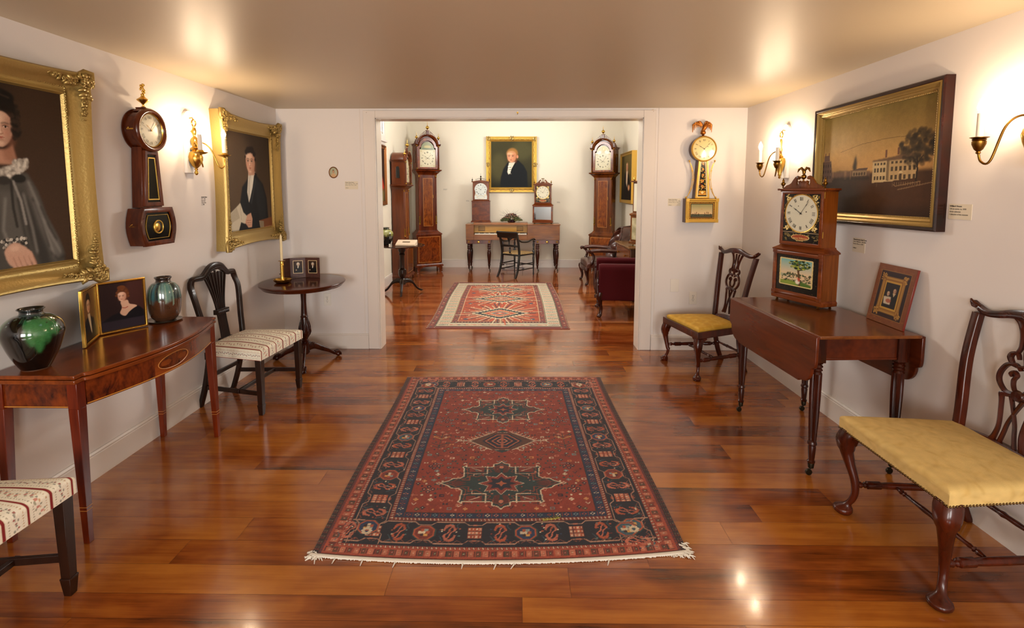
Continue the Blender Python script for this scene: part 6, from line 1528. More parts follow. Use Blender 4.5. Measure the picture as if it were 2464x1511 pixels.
        for sx in (-1, 1):
            for sy in (-1, 1): x0, y0 = cx+sx*.60*a, cy+sy*.86*b_; line([(x0, y0), (x0+sx*.014, y0+sy*.012), (x0+sx*.018, y0-sy*.002)], .004, CRM)
            for u, v in ((1.0, 0),): line([(cx+sx*a*u, cy-.012), (cx+sx*(a*u+.018), cy), (cx+sx*a*u, cy+.012)], .004, CRM)
        r1, r2 = .34*a, .42*b_
        S = []
        for m_ in range(16): q = 1 if m_ % 2 == 0 else .62; t_ = 2*PI*m_/16; S.append((cx+r1*q*math.cos(t_), cy+r2*q*math.sin(t_)))
        poly([(cx+(x-cx)*1.12, cy+(y-cy)*1.12) for x, y in S], CRM); poly([(cx+(x-cx)*1.06, cy+(y-cy)*1.06) for x, y in S], '#8a3020')
        S2 = [(cx+(x-cx)*.72, cy+(y-cy)*.72) for x, y in S]; poly(S2, '#10142a')
        poly([(cx-.30*r1, cy), (cx-.08*r1, cy-.10*r2), (cx, cy-.30*r2), (cx+.08*r1, cy-.10*r2), (cx+.30*r1, cy), (cx+.08*r1, cy+.10*r2), (cx, cy+.30*r2), (cx-.08*r1, cy+.10*r2)], '#b8603a')
        for sy in (-1, 1): cv.ell(cx/RW, (cy+sy*.72*b_)/RL, .012/RW, .014/RL, '#c8785a'); cv.ell(cx/RW, (cy+sy*.86*b_)/RL, .007/RW, .008/RL, '#7a2a1a')
    def diamond(cy, a, b_):
        D_ = lambda s_: [(cx-a*s_, cy), (cx-.28*a*s_, cy-b_*s_), (cx+.28*a*s_, cy-b_*s_), (cx+a*s_, cy), (cx+.28*a*s_, cy+b_*s_), (cx-.28*a*s_, cy+b_*s_)]
        poly(D_(1), '#5a3020'); poly([(cx-.62*a, cy), (cx-.22*a, cy-b_*.86), (cx+.22*a, cy-b_*.86), (cx+.62*a, cy), (cx+.22*a, cy+b_*.86), (cx-.22*a, cy+b_*.86)], '#10142a')
        for s_, c in ((.82, '#b8603a'), (.62, '#10142a'), (.5, '#b8603a'), (.36, '#10142a'), (.24, '#c8785a')): line([(cx-.62*a*s_, cy), (cx-.2*a*s_, cy-b_*s_*.9), (cx+.2*a*s_, cy-b_*s_*.9), (cx+.62*a*s_, cy), (cx+.2*a*s_, cy+b_*s_*.9), (cx-.2*a*s_, cy+b_*s_*.9), (cx-.62*a*s_, cy)], .008, c)
        rect(cx-.006, cy-b_*.8, cx+.006, cy+b_*.8, '#b8603a', .7)
        for sx in (-1, 1):
            for sy in (-1, 1):
                line([(cx+sx*a*1.0, cy), (cx+sx*.30*a, cy+sy*b_*1.02)], .0055, CRM)
                for m_ in range(6): u = (m_+.6)/6.5; x = cx+sx*lerp(a, .30*a, u); y = cy+sy*lerp(0, b_*1.02, u); line([(x, y), (x+sx*.022, y+sy*.012), (x+sx*.026, y+sy*.024)], .004, CRM)
            line([(cx+sx*a, cy), (cx+sx*(a+.07), cy)], .008, CRM); line([(cx+sx*(a+.035), cy-.022), (cx+sx*(a+.035), cy+.022)], .005, CRM); line([(cx+sx*(a+.065), cy-.018), (cx+sx*(a+.085), cy-.022), (cx+sx*(a+.065), cy), (cx+sx*(a+.085), cy+.022)], .004, CRM)
        for sy in (-1, 1): poly([(cx-.05, cy+sy*(b_+.004)), (cx, cy+sy*(b_+.035)), (cx+.05, cy+sy*(b_+.004))], '#1c3434')
    star(.645, .275, .215); star(1.545, .32, .215); diamond(1.095, .20, .105)
    for sx in (-1, 1):   # little trees beside the middle medallion
        x = cx+sx*.375; line([(x, 1.0), (x, 1.2)], .004, '#1c3434')
        for v in (1.03, 1.06, 1.14, 1.17): line([(x-.05, v-.02), (x, v+.012), (x+.05, v-.02)], .005, ('#c8a454', '#1c3434')[int(v*100) % 2])
        for m_ in range(4):
            for yy in (.82, 1.38, 1.60): a = m_*PI/2; cv.ell((cx+sx*.37+.022*math.cos(a))/RW, (yy+.022*math.sin(a))/RL, .012/RW, .012/RL, '#12162a'); cv.ell((cx+sx*.37+.022*math.cos(a))/RW, (yy+.022*math.sin(a))/RL, .005/RW, .005/RL, '#c8785a')
    rect(0, 0, RW, .010, '#8a5a44'); rect(0, RL-.010, RW, RL, '#3a1c14')
    cv.noise(.24); cv.noise(.10, 3); cv.a *= .82; return cv
def warp(corners, bow0, bow1, wob, hz, seed):
    # corners: near-left, near-right, far-left, far-right world XY ; X,Y in -.5...5
    rs = np.random.RandomState(seed).rand(8)*6
    def fn(X, Y):
        u = X+.5; v = Y+.5     # v: 0 near, 1 far
        nl, nr, fl, fr = [np.array(c) for c in corners]
        x = (1-v)*((1-u)*nl[0]+u*nr[0])+v*((1-u)*fl[0]+u*fr[0]); y = (1-v)*((1-u)*nl[1]+u*nr[1])+v*((1-u)*fl[1]+u*fr[1])
        y = y-bow0*np.sin(PI*u)**.8*(1-v)**2+bow1*np.sin(PI*u)*v**2
        x = x+wob*(np.sin(v*7+rs[0])*(1-u)+np.sin(v*6+rs[1])*u); 
        e = np.minimum(np.minimum(u, 1-u), np.minimum(v, 1-v)); z = hz+.0015*np.sin(x*5+rs[2])*np.sin(y*4)*0+np.where(e < 1e-6, -hz+.0012, 0)
        return x, y, z
    return fn
t = thing('persian_rug', 'front red rug with three medallions and wide navy border, nearest the camera', 'rug', (0, 0, 0), 0)
NL, NR, FL_, FR_ = (-.882, 2.03), (.735, 2.07), (-.912, 4.10), (.691, 4.12)
wf = warp((NL, NR, FL_, FR_), .055, .01, .006, .008, 2)
grid('rug_field', rug_front(), 1, 1, V_rug, t, fn=wf, flat='XY')
rnd = random.Random(5); b = MB()
P0 = [[float(q) for q in wf(np.array(i/60-.5), np.array(-.4999))] for i in range(61)]; b.tube([(x, y-.002, .006) for x, y, z in P0], .006, 6, sq=(.8, 1.5))
for i in range(620):
    u = (i+rnd.random())/620; x, y, z = [float(q) for q in wf(np.array(u-.5), np.array(-.4999))]; L_ = rnd.uniform(.006, .013)+(.02 if u < .03 or u > .955 else 0)*rnd.random()
    if rnd.random() < .006: L_ += .03
    a = rnd.uniform(-.7, .7); b.tube([(x, y+.004, .006), (x+a*L_*.4, y-L_*.5, .005), (x+a*L_, y-L_, .002)], [.0028, .003, .0012], 5, sq=(.7, 1.2))
for i in range(34):
    x0, y0 = NR[0]+rnd.uniform(-.03, .0), NR[1]+rnd.uniform(-.03, .05); a = rnd.uniform(-1.2, .5); L_ = rnd.uniform(.018, .034); b.tube([(x0, y0, .007), (x0+L_*.5*math.cos(a), y0+L_*.5*math.sin(a), .008), (x0+L_*math.cos(a), y0+L_*math.sin(a), .002)], [.003, .003, .001], 5)
for i in range(22):
    x0, y0 = NL[0]+rnd.uniform(.0, .03), NL[1]+rnd.uniform(-.02, .015); a = PI+rnd.uniform(-.3, 1.2); L_ = rnd.uniform(.012, .026); b.tube([(x0, y0, .007), (x0+L_*math.cos(a), y0+L_*math.sin(a), .002)], [.004, .002], 5)
o = obj('fringe', b, mat('fringe_wool', '#d8cfc0', .9), t, label='white ragged fringe'); o['kind'] = 'stuff'
b = MB()
for i in range(300):
    u = (i+rnd.random())/300; x, y, z = [float(q) for q in wf(np.array(u-.5), np.array(.4999))]; L_ = rnd.uniform(.006, .014)
    b.tube([(x, y-.003, .006), (x, y+L_, .002)], [.002, .001], 4)
o = obj('far_fringe', b, mat('fringe_wool', '#d8cfc0', .9), t); o['kind'] = 'stuff'
b = MB(); P = [(.125, 2.262), (.15, 2.268), (.185, 2.275), (.205, 2.285), (.208, 2.30)]
b.tube([(x, y, .0105) for x, y in P], .0009, 5)
for i in range(16): u = i/16*3.0; k_ = int(u); q = u-k_; x, y = lerp(P[k_][0], P[k_+1][0], q), lerp(P[k_][1], P[k_+1][1], q); s_ = (-1)**i; b.tube([(x, y, .0105), (x-.012, y+s_*.012, .0115)], [.0012, .0005], 4)
tag(obj('evergreen_sprig', b, mat('yellow_green', '#a8a83a', .6)), 'tiny yellow-green evergreen sprig lying on the front rug near its lower edge', 'sprig')

# ---------------------------------------------------------------- far rug
def rug_far():
    RW, RL = 1.62, 2.9; cv = Cv(250, 420, '#7a3226'); N = lambda P: [(x/RW, y/RL) for x, y in P]; rnd = random.Random(11)
    def poly(P, c, a=1): cv.poly(N(P), c, a)
    def line(P, w, c, a=1): cv.line(N(P), w/RW, c, a)
    def rect(x0, y0, x1, y1, c, a=1): cv.rect(x0/RW, y0/RL, x1/RW, y1/RL, c, a)
    def barber(o, oy, w=.014):
        for i in range(int(RL/.03)):
            for X in (o, RW-o-w): rect(X, i*.03, X+w, i*.03+.018, '#d8c090' if i % 2 else '#2a1a1a')
    for o, c in ((0, '#7a3226'),): rect(o, o, RW-o, RL-o, c)
    barber(.008, 0)
    for i in range(int(RL/.09)):
        for X in (.05, RW-.05): cv.ell(X/RW, (i+.5)*.09/RL, .012/RW, .02/RL, ('#a8604a', '#3c4a4a', '#b89a7a')[i % 3])
    rect(.085, .085, RW-.085, RL-.085, '#2a1a1a'); barber(.088, 0); rect(.104, .104, RW-.104, RL-.104, '#cfc2a4')
    n = 34
    for i in range(n):
        y = .12+(RL-.24)*(i+.5)/n; c = ('#b03c20', '#1c2a34', '#b8502c', '#3c5048')[i % 4]
        for sg, X in ((1, .108), (-1, RW-.108-.135)):
            for q in range(6): x = X+.010+q*.021; line([(x, y+.012), (x+.018, y-.012)], .010, c)
            line([(X+.01, y+.004), (X+.125, y-.004)], .008, c)
    for j in range(12):
        x = .26+(RW-.52)*(j+.5)/12
        for Y in (.16, RL-.16): line([(x-.04, Y), (x+.04, Y)], .03, ('#b03c20', '#1c2a34', '#b8502c')[j % 3]); line([(x-.04, Y-.02), (x+.04, Y+.02)], .008, '#cfc2a4')
    rect(.245, .245, RW-.245, RL-.245, '#2a1a1a')
    for i in range(int(RL/.03)):
        for X in (.248, RW-.262): rect(X, .245+i*.03, X+.012, .245+i*.03+.018, '#d8c090') if .245+i*.03 < RL-.26 else 0
    rect(.262, .262, RW-.262, RL-.262, '#7c3a30')
    for i in range(28):
        for X in (.295, RW-.295): cv.ell(X/RW, (.3+i*.085)/RL, .010/RW, .018/RL, ('#a8604a', '#54504a')[i % 2])
    for i in range(60): X = .27+(RW-.54)*i/60; rect(X, .27, X+.01, .29, ('#c8b48c', '#3a2a2a')[i % 2]); rect(X, RL-.29, X+.01, RL-.27, ('#c8b48c', '#3a2a2a')[i % 2])
    rect(.325, .325, RW-.325, RL-.325, '#d8c090'); rect(.333, .333, RW-.333, RL-.333, '#a8441f')
    cx = RW/2
    for k_, cy in enumerate((.62, 1.32, 2.18)):
        a, b_ = .40, (.26, .28, .34)[k_]
        # rays
        for i in range(60):
            th = 2*PI*(i+.5)/60; rr = rnd.uniform(.8, 1.25); x1, y1 = cx+.44*rr*math.cos(th), cy+b_*1.35*rr*math.sin(th); x0, y0 = cx+.2*math.cos(th), cy+b_*.6*math.sin(th)
            line([(x0, y0), (x1, y1)], .017, ('#d8c8a4', '#c8502a', '#cbb890', '#2a2a30')[i % 4], .9)
        steps = 8
        def st(s_, c):
            P = []
            for i in range(steps): x = a*s_*(1-i/steps); y = b_*s_*i/steps; P += [(x, y), (x, y+b_*s_/steps)]
            full = [(cx+x, cy+y) for x, y in P]+[(cx-x, cy+y) for x, y in P[::-1]]+[(cx-x, cy-y) for x, y in P]+[(cx+x, cy-y) for x, y in P[::-1]]
            poly(full, c)
        st(.86, '#d8c8a4'); st(.76, '#141c26'); st(.56, '#d8c090'); st(.48, '#b83a20'); st(.34, '#d0b080'); st(.26, '#54606a'); st(.16, '#c8502a'); st(.07, '#e0d0a8')
        line([(cx-.44, cy), (cx-.26, cy)], .022, '#141c26'); line([(cx+.26, cy), (cx+.44, cy)], .022, '#141c26')
        for sx in (-1, 1): cv.ell((cx+sx*.40)/RW, (cy+.30)/RL, .03/RW, .035/RL, '#3c4a5a')
    for i in range(160):
        x, y = rnd.uniform(.34, RW-.34), rnd.uniform(.34, RL-.34)
        if min(abs(y-c)/.36+abs(x-cx)/.42 for c in (.62, 1.32, 2.18)) > 1: cv.ell(x/RW, y/RL, .008/RW, .014/RL, rnd.choice(('#d8c090', '#3c4a5a', '#d0703c', '#7a2a1a')))
    cv.noise(.15); cv.a *= .85; return cv
t = thing('persian_rug', 'far-room orange-red rug with three stepped diamonds and white border, before the piano', 'rug', (0, 0, 0), 0)
wf2 = warp(((-1.035, 5.60), (.605, 5.60), (-1.08, 8.48), (.585, 8.50)), .0, .0, .012, .007, 7)
grid('rug_field', rug_far(), 1, 1, V_rug, t, fn=wf2, flat='XY')
# ---------------------------------------------------------------- far room: tall case clocks
def mould(b, w, d, Z):
    # stepped moulding round front and sides: Z = [(z, overhang)...], back flush at y=0
    n = len(Z)
    return b.add([(x, y, z) for z, g in Z for x, y in ((-w/2-g, -d-g), (w/2+g, -d-g), (w/2+g, 0), (-w/2-g, 0))],
                 [(j*4+i, j*4+(i+1) % 4, j*4+4+(i+1) % 4, j*4+4+i) for j in range(n-1) for i in range(4)]+[(0, 3, 2, 1), (4*n-4, 4*n-3, 4*n-2, 4*n-1)])
def clock_paint(kind):
    cv = Cv(90, 126, '#c2b894')
    if kind == 'ship': cv.rect(0, 0, 1, .315, '#6f7444', 1, 1); cv.ell(.5, .2, .28, .06, '#a89a58', 1, 2); cv.rect(.1, .25, .9, .3, '#4a5a30', 1, 1)
    elif kind == 'moon': cv.ell(.5, .16, .44, .15, '#b8aa7a', 1); cv.ell(.56, .14, .14, .10, '#c89a4a', 1); cv.ell(.56, .14, .10, .07, '#dcb878', 1); cv.ell(.25, .28, .13, .07, '#e4dcc0', 1); cv.ell(.75, .28, .13, .07, '#e4dcc0', 1)
    for cx, cy in ((.1, .37), (.9, .37), (.1, .95), (.9, .95)): cv.ell(cx, cy, .06, .035, '#a89a68', .8, 1)
    cv.ell(.5, .65, .42, .30, '#cbc29f', 1); return cv
def tall_clock(label, loc, rz, kind, m, mp, mdoor, sz=1):
    t = thing('tall_case_clock', label, 'clock', loc, rz); t.scale = (1, 1, sz)
    wb, db, wt, dt_, wh, dh = .50, .25, .36, .20, .44, .235
    b = MB(); b.box(-wb/2, wb/2, -db, 0, .13, .70); base = obj('base', b, m, t, bevel=.003)
    b = MB(); b.box(-wb/2+.03, wb/2-.03, -db-.004, -db+.002, .17, .67); obj('base_panel', b, mp, base, bevel=.002)
    b = MB(); frame_mb(b, wb-.07, .49, [(0, db+.003), (0, db+.0055), (.005, db+.0055), (.005, db+.003)], n=1, cz=.42); obj('line_inlay', b, W_inlay, base, smooth=0)
    b = MB(); mould(b, wb, db, [(.09, .022), (.115, .022), (.12, .012), (.135, .004), (.145, 0)]); obj('base_moulding', b, m, t)
    for sx in (-1, 1):
        for y in (-db+.02, -.03):
            b = MB(); x = sx*(wb/2-.02)
            P = [(0, .10), (.10, .10), (.085, .07), (.055, .065), (.035, .05), (.04, .025), (.03, .0), (-.012, .0), (-.018, .012), (-.006, .04), (-.014, .075), (-.022, .10)]
            if y < -.1: b.prism([(x-sx*p, z) for p, z in P], y-.035, y-.008)
            b.prism([(y-.035+p*.8+.002, z) for p, z in P] if y < -.1 else [(y+.03-p*.8, z) for p, z in P], x, x+sx*.022, 'X'); obj('bracket_foot', b, m, t, bevel=.002)
    b = MB(); mould(b, wb, db, [(.70, .008), (.71, .012), (.72, .006), (.74, -.02), (.77, -.052), (.79, -.058)]); obj('waist_moulding', b, m, t)
    b = MB(); b.box(-wt/2, wt/2, -dt_, 0, .785, 1.86); tr = obj('trunk', b, m, t, bevel=.002)
    b = MB(); b.box(-.115, .115, -dt_-.010, -dt_+.002, .84, 1.80); b.box(-.122, .122, -dt_-.004, -dt_+.002, .832, 1.808); dr = obj('trunk_door', b, m, t, bevel=.002)
    b = MB(); b.box(-.095, .095, -dt_-.0115, -dt_-.006, .865, 1.775); obj('door_panel', b, mdoor, dr)
    b = MB(); frame_mb(b, .184, .905, [(0, dt_+.010), (0, dt_+.013), (.004, dt_+.013), (.004, dt_+.010)], n=1, cz=1.32); obj('door_inlay', b, W_inlay, dr, smooth=0)
    b = MB(); b.box(.100, .104, -dt_-.013, -dt_-.008, 1.40, 1.46); obj('escutcheon', b, M_brass, dr)
    for sx in (-1, 1):
        x = sx*(wt/2-.018); b = MB(); b.lathe([(.015, .93), (.0155, 1.4), (.014, 1.80)], 24, (x, -dt_-.004, 0), flute=8, fd=.2); q = obj('quarter_column', b, m, t, smooth=50)
        b = MB()
        for z in (.90, 1.79): b.lathe([(.018, z), (.021, z+.008), (.016, z+.014), (.018, z+.026), (.021, z+.036)], 18, (x, -dt_-.004, 0))
        obj('brass_capital', b, M_brass, q)
        b = MB(); b.lathe([(.0156, .935), (.0158, 1.06)], 18, (x, -dt_-.0045, 0)); obj('brass_stop', b, M_brassd, q)
    b = MB(); mould(b, wt, dt_, [(1.83, .002), (1.85, .008), (1.87, .03), (1.905, .06), (1.91, .075), (1.93, .08), (1.935, .06)]); obj('neck_moulding', b, m, t)
    # hood with arched top
    h0, h1, ra = 1.935, 2.40, .16
    b = MB(); b.box(-wh/2, -wh/2+.012, -dh, 0, h0, h1); b.box(wh/2-.012, wh/2, -dh, 0, h0, h1); b.box(-wh/2, wh/2, -.012, 0, h0, h1); b.box(-wh/2, wh/2, -dh+.05, 0, h1-.01, h1)
    P = [(-wh/2+.01, h1)]+[(x, z) for x, z in arc(0, h1, wh/2-.02, 180, 0, 16, rz=.17)]+[(wh/2-.01, h1)]
    b.prism(P, -dh+.03, -.004); hd = obj('hood', b, m, t, smooth=40)
    for sx in (-1, 1):   # glazed side windows
        b = MB(); Q = [(-.145, 2.06), (-.085, 2.06), (-.085, 2.26)]+[(-.115+.03*math.cos(a), 2.26+.03*math.sin(a)) for a in [PI*i/8 for i in range(1, 8)]]+[(-.145, 2.26)]
        a, c = sorted((sx*wh/2, sx*(wh/2+.002))); b.prism(Q, a, c, 'X'); obj('side_window', b, mat('side_glass', '#2a2c28', .08, coat=.8), hd, smooth=0)
        b = MB(); b.tube([(sx*(wh/2+.002), y, z) for y, z in Q], .0035, 5, closed=True); obj('window_bead', b, m, hd)
    # door: frame with arched opening
    O = [(-.20, h0+.01), (.20, h0+.01), (.20, h1-.03)]+[(x, z) for x, z in arc(0, h1-.03, .168, 0, 180, 18, rz=.155)]+[(-.20, h1-.03)]
    I = [(-.155, h0+.045), (.155, h0+.045), (.155, h1-.065)]+[(x, z) for x, z in arc(0, h1-.055, .128, 0, 180, 18, rz=.128)]+[(-.155, h1-.065)]
    n = len(O); y0, y1 = -dh-.002, -dh+.014
    b = MB(); b.add([(x, y1, z) for x, z in O]+[(x, y0, z) for x, z in O]+[(x, y0, z) for x, z in I]+[(x, y1, z) for x, z in I], [(j*n+i, j*n+(i+1) % n, (j+1)*n+(i+1) % n, (j+1)*n+i) for j in range(3) for i in range(n)]); hdr = obj('hood_door', b, mp, t, bevel=.002, smooth=30)
    cvd = clock_paint(kind); W_, Hh_ = .312, .47
    def fn(X, Y):
        u = X/(W_/2); lim = np.where(Y > .10, .128*np.sqrt(np.clip(1-((Y-.10)/.135)**2, 0, 1))/(W_/2), 1); return u*lim*W_/2, Y, 0*X
    zd = h0+.045+.235
    grid('dial_plate', cvd, W_, Hh_, mat('x', '#000') if 0 else vcol_mat('painted_dial', .4, coat=.2), hdr, fn=fn, loc=(0, -dh+.010, zd))
    zc = zd-.07; b = MB(); dial_marks(b, 0, zc, .14, -dh+.0085, h=.13, sw=.016); obj('numerals', b, M_ink, hdr, smooth=0)
    b = MB(); hands(b, 0, zc, .135, -dh+.007, 304, 46 if kind != 'moon' else 34)
    for x in (-.03, .03): b.lathe([(.001, -dh+.006), (.006, -dh+.006), (.006, -dh+.009)], 8, (x, 0, zc-.01), 'Y')
    obj('clock_hands', b, M_ink, hdr, smooth=0)
    # cornice following the arch
    C = [(-wh/2-.03, h1-.01), (-.19, h1-.01)]+arc(0, h1-.012, .185, 172, 8, 18, rz=.178)+[(.19, h1-.01), (wh/2+.03, h1-.01)]
    b = MB(); R = []
    for i, (x, z) in enumerate(C):
        a = C[max(i-1, 0)]; c = C[min(i+1, len(C)-1)]; tx, tz = c[0]-a[0], c[1]-a[1]; l = math.hypot(tx, tz); nx, nz = -tz/l, tx/l
        R.append([(x+nx*o_, y, z+nz*o_) for o_, y in ((-.014, -dh+.01), (-.012, -dh-.008), (0, -dh-.014), (.012, -dh-.034), (.022, -dh-.036), (.026, -dh+.02))])
    b.rings(R)
    for sx in (-1, 1):
        a, c = sorted((sx*(wh/2-.01), sx*(wh/2+.036))); b.box(a, c, -dh-.03, 0, h1+.006, h1+.014); a, c = sorted((sx*(wh/2-.01), sx*(wh/2+.014))); b.box(a, c, -dh-.01, 0, h1-.022, h1+.006)
    obj('arched_cornice', b, m, t, smooth=40)
    for sx in (-1, 1):
        b = MB(); x = sx*(wh/2-.008); b.lathe([(.0115, h0+.03), (.0125, 2.15), (.011, h1-.045)], 18, (x, -dh-.016, 0)); q = obj('hood_column', b, m, t, smooth=50)
        b = MB()
        for z in (h0+.005, h1-.045): b.lathe([(.014, z), (.017, z+.006), (.012, z+.014), (.015, z+.025)], 16, (x, -dh-.016, 0))
        obj('brass_capital', b, M_brass, q)
    # pierced fretwork and plinths with finials
    zt = h1+.165
    b = MB(); b.box(-.026, .026, -dh-.012, -dh+.02, zt-.01, zt+.095); b.box(-.03, .03, -dh-.016, -dh+.024, zt+.088, zt+.098)
    obj('plinth', b, m, t, bevel=.002)
    for sx in (-1, 1): b = MB(); x = sx*(wh/2-.005); b.box(x-.02, x+.02, -dh-.02, -dh+.02, h1+.012, h1+.085); b.box(x-.024, x+.024, -dh-.024, -dh+.024, h1+.078, h1+.086); obj('plinth', b, m, t, bevel=.002)
    b = MB()
    for sx in (-1, 1):
        for (x0, z0, r, a0) in ((.05, zt+.045, .020, 0), (.088, zt+.022, .020, 1), (.125, zt-.012, .018, 2), (.158, zt-.055, .014, 2.5)):
            scroll(b, sx*x0, z0, r, r*.25, a0, 1.2, -dh, -dh+.007, .007, sx=sx); scroll(b, sx*(x0+.012), z0-.016, r*.7, r*.2, a0+2, 1.1, -dh, -dh+.007, .006, sx=sx)
        b.strip([(sx*x, z) for x, z in cr([(.028, zt+.085), (.05, zt+.08), (.09, zt+.045), (.14, zt+.0), (.185, zt-.07)], 5)], .006, -dh, -dh+.007)
        b.strip([(sx*x, z) for x, z in cr([(.028, zt+.0), (.07, zt+.0), (.12, zt-.03), (.175, zt-.085)], 5)], .008, -dh, -dh+.007)
    obj('fretwork', b, m, t, smooth=0)
    for x, z, k in ((0, zt+.098, 1.0), (-(wh/2-.005), h1+.086, .8), (wh/2-.005, h1+.086, .8)):
        b = MB(); b.lathe([(.011*k, z), (.006*k, z+.006), (.006*k, z+.014*k), (.014*k, z+.022*k), (.030*k, z+.04*k), (.033*k, z+.052*k), (.028*k, z+.066*k), (.012*k, z+.08*k), (.005, z+.086*k), (.004, z+.12*k), (.001, z+.165*k)], 20, (x, -dh, 0)); obj('finial', b, M_brass, t, smooth=60)
    return t
tall_clock('tall case clock angled in the far left corner, square white dial below an arched scene', (-1.80, 9.90, 0), 29, 'ship', W_clkdark if 0 else wood('clock_red', '#4a180a', '#7c3514', .25, 'Z', s=4), wood('clock_red_flame', '#4c170a', '#96461a', .2, 'Z', s=5, stretch=1.8, flame=1.2), W_panel)
tall_clock('tall case clock angled in the far right corner, with a moon-phase dial', (1.72, 9.93, 0), -30, 'moon', W_clock, W_panel, W_panel, .972)
tall_clock('tall case clock seen from its side against the left wall, arched side window', (FL+.018, 8.74, 0), 90, 'plain', wood('clock_brown', '#4e2110', '#7e3f20', .28, 'Z', s=3), W_clock, W_panel, .85)

# ---------------------------------------------------------------- square piano
PX0, PX1, PYF, PYB = -.982, .806, 9.70, 10.19
t = thing('square_piano', 'antique mahogany square piano with open keyboard along the far wall', 'piano', ((PX0+PX1)/2, PYB, 0))
w = PX1-PX0; d = PYB-PYF; hw = w/2; z0, z1 = .60, .885; kx0, kx1 = -.83+.088, .19+.088   # keyboard well in local x
b = MB(); b.box(-hw, kx0, -d, 0, z0, z1); b.box(kx1, hw, -d, 0, z0, z1); b.box(kx0, kx1, -d, 0, z0, .688); b.box(kx0, kx1, -d+.16, 0, .688, z1); obj('case', b, W_piano, t, bevel=.003)
b = MB(); b.box(kx1-.005, hw+.012, -d-.012, 0, z1, z1+.016); b.box(-hw-.008, kx0+.12, -d+.02, 0, z1, z1+.014); b.box(kx0-.02, kx1+.01, -d+.14, -.02, z1+.0, z1+.038); b.box(kx0-.0, kx1+.005, -d+.08, -d+.17, z1-.0, z1+.022); obj('lid', b, wood('piano_lid', '#8a4c24', '#b87c48', .25, 'X', s=3), t, bevel=.004)
b = MB(); b.box(kx0, kx1, -d+.150, -d+.162, .735, z1); nb = obj('name_board', b, W_satin, t)
for cx in (kx0+.14, kx1-.14):
    b = MB(); x0 = cx-.055
    for i in range(5):
        for j in range(3):
            x, z = cx-.044+i*.022, .780+j*.028; b.strip([(x-.009, z), (x, z+.011), (x+.009, z), (x, z-.011)], .004, -d+.146, -d+.151, closed=True)
    frame_mb(b, .122, .09, [(0, d-.151), (0, d-.146), (.004, d-.146), (.004, d-.151)], n=1, cz=.808)
    b.v[-16:] = [(x+cx, y, z) for x, y, z in b.v[-16:]]
    obj('pierced_grille', b, M_black, nb, smooth=0)
nk = 36; kw = (kx1-kx0-.03)/nk; first = None
b = MB(); b.box(kx0, kx1, -d+.0, -d+.015, .685, .705); obj('key_slip', b, W_piano, t)
wk = obj('white_key', MB().box(0, kw*.94, -d+.018, -d+.15, .69, .722), mat('ivory', '#e8e0cc', .3), t, loc=(kx0+.015, 0, 0), bevel=.001)
bk = obj('black_key', MB().box(-kw*.28, kw*.28, -d+.055, -d+.15, .715, .738), M_black, t, loc=(kx0+.015+kw, 0, 0), bevel=.002)
for i in range(1, nk):
    c = wk.copy(); COL.objects.link(c); c.location.x = kx0+.015+kw*i
for i in range(2, nk):
    if i % 7 in (0, 3): continue
    c = bk.copy(); COL.objects.link(c); c.location.x = kx0+.015+kw*i
for (a, c) in ((-hw+.0, -hw+.48), (hw-.48, hw)):
    b = MB(); b.box(a+.005, c-.005, -d+.012, -.01, .528, z0); dr = obj('drawer_apron', b, W_clkdark, t, bevel=.002)
    b = MB(); b.lathe([(.008, -d+.012), (.012, -d-.006), (.022, -d-.010), (.020, -d-.020), (.001, -d-.024)], 18, ((a+c)/2, 0, .564), 'Y'); obj('brass_knob', b, M_brass, dr, smooth=60)
for x, yy in ((-hw+.052, -d+.05), (-hw+.44, -d+.05), (hw-.42, -d+.05), (hw-.05, -d+.05), (-hw+.06, -.06), (hw-.06, -.06)):
    b = MB(); b.box(x-.036, x+.036, yy-.036, yy+.036, .53, z0)
    b.lathe([(.03, .53), (.034, .515), (.022, .50), (.034, .482), (.034, .472), (.022, .46), (.033, .445), (.033, .435), (.02, .42), (.028, .405), (.037, .35), (.037, .30), (.028, .2), (.021, .13), (.026, .125), (.026, .115), (.019, .108), (.013, .04)], 22, (x, yy, 0)); lg = obj('leg', b, W_turn, t, smooth=45)
    b = MB(); b.tube([(x, yy, .045), (x+.008, yy-.006, .034), (x+.014, yy-.01, .02)], .007, 6); b.lathe([(.001, -.007), (.015, -.005), (.016, 0), (.015, .005), (.001, .007)], 14, (x+.015, yy-.012, .0165), 'Y'); obj('caster', b, mat('dark_caster', '#2c2416', .4, .8), lg)
    if yy < -.1:
        b = MB(); 
        for k in range(6): b.sph((x+.014*math.cos(k*PI/3), yy-.037, .565+.014*math.sin(k*PI/3)), (.009, .004, .009), 8, 5)
        b.sph((x, yy-.038, .565), (.008, .006, .008), 8, 5); obj('rosette', b, M_brassd, lg)
b = MB(); b.box(-.21-.02, -.21+.03, -.25, -.2, .09, z0); b.lathe([(.02, .075), (.04, .085), (.04, .10), (.02, .11)], 18, (-.205, -.225, 0)); b.box(-.215, .22, -.21, -.19, .015, .03); b.tube([(-.17, -.2, .11), (-.13, -.2, .10), (.02, -.2, .10)], .008, 6); b.tube([(.19, -.2, .025), (.19, -.2, .13), (.16, -.2, .13)], .003, 5); b.tube([(-.12, -.2, .025), (-.12, -.2, .13)], .003, 5); b.box(-.215, -.16, -.22, -.18, 0, .02); b.box(.18, .22, -.22, -.18, 0, .02); obj('pedal_lyre', b, W_turn, t)
ZP = z1+.038
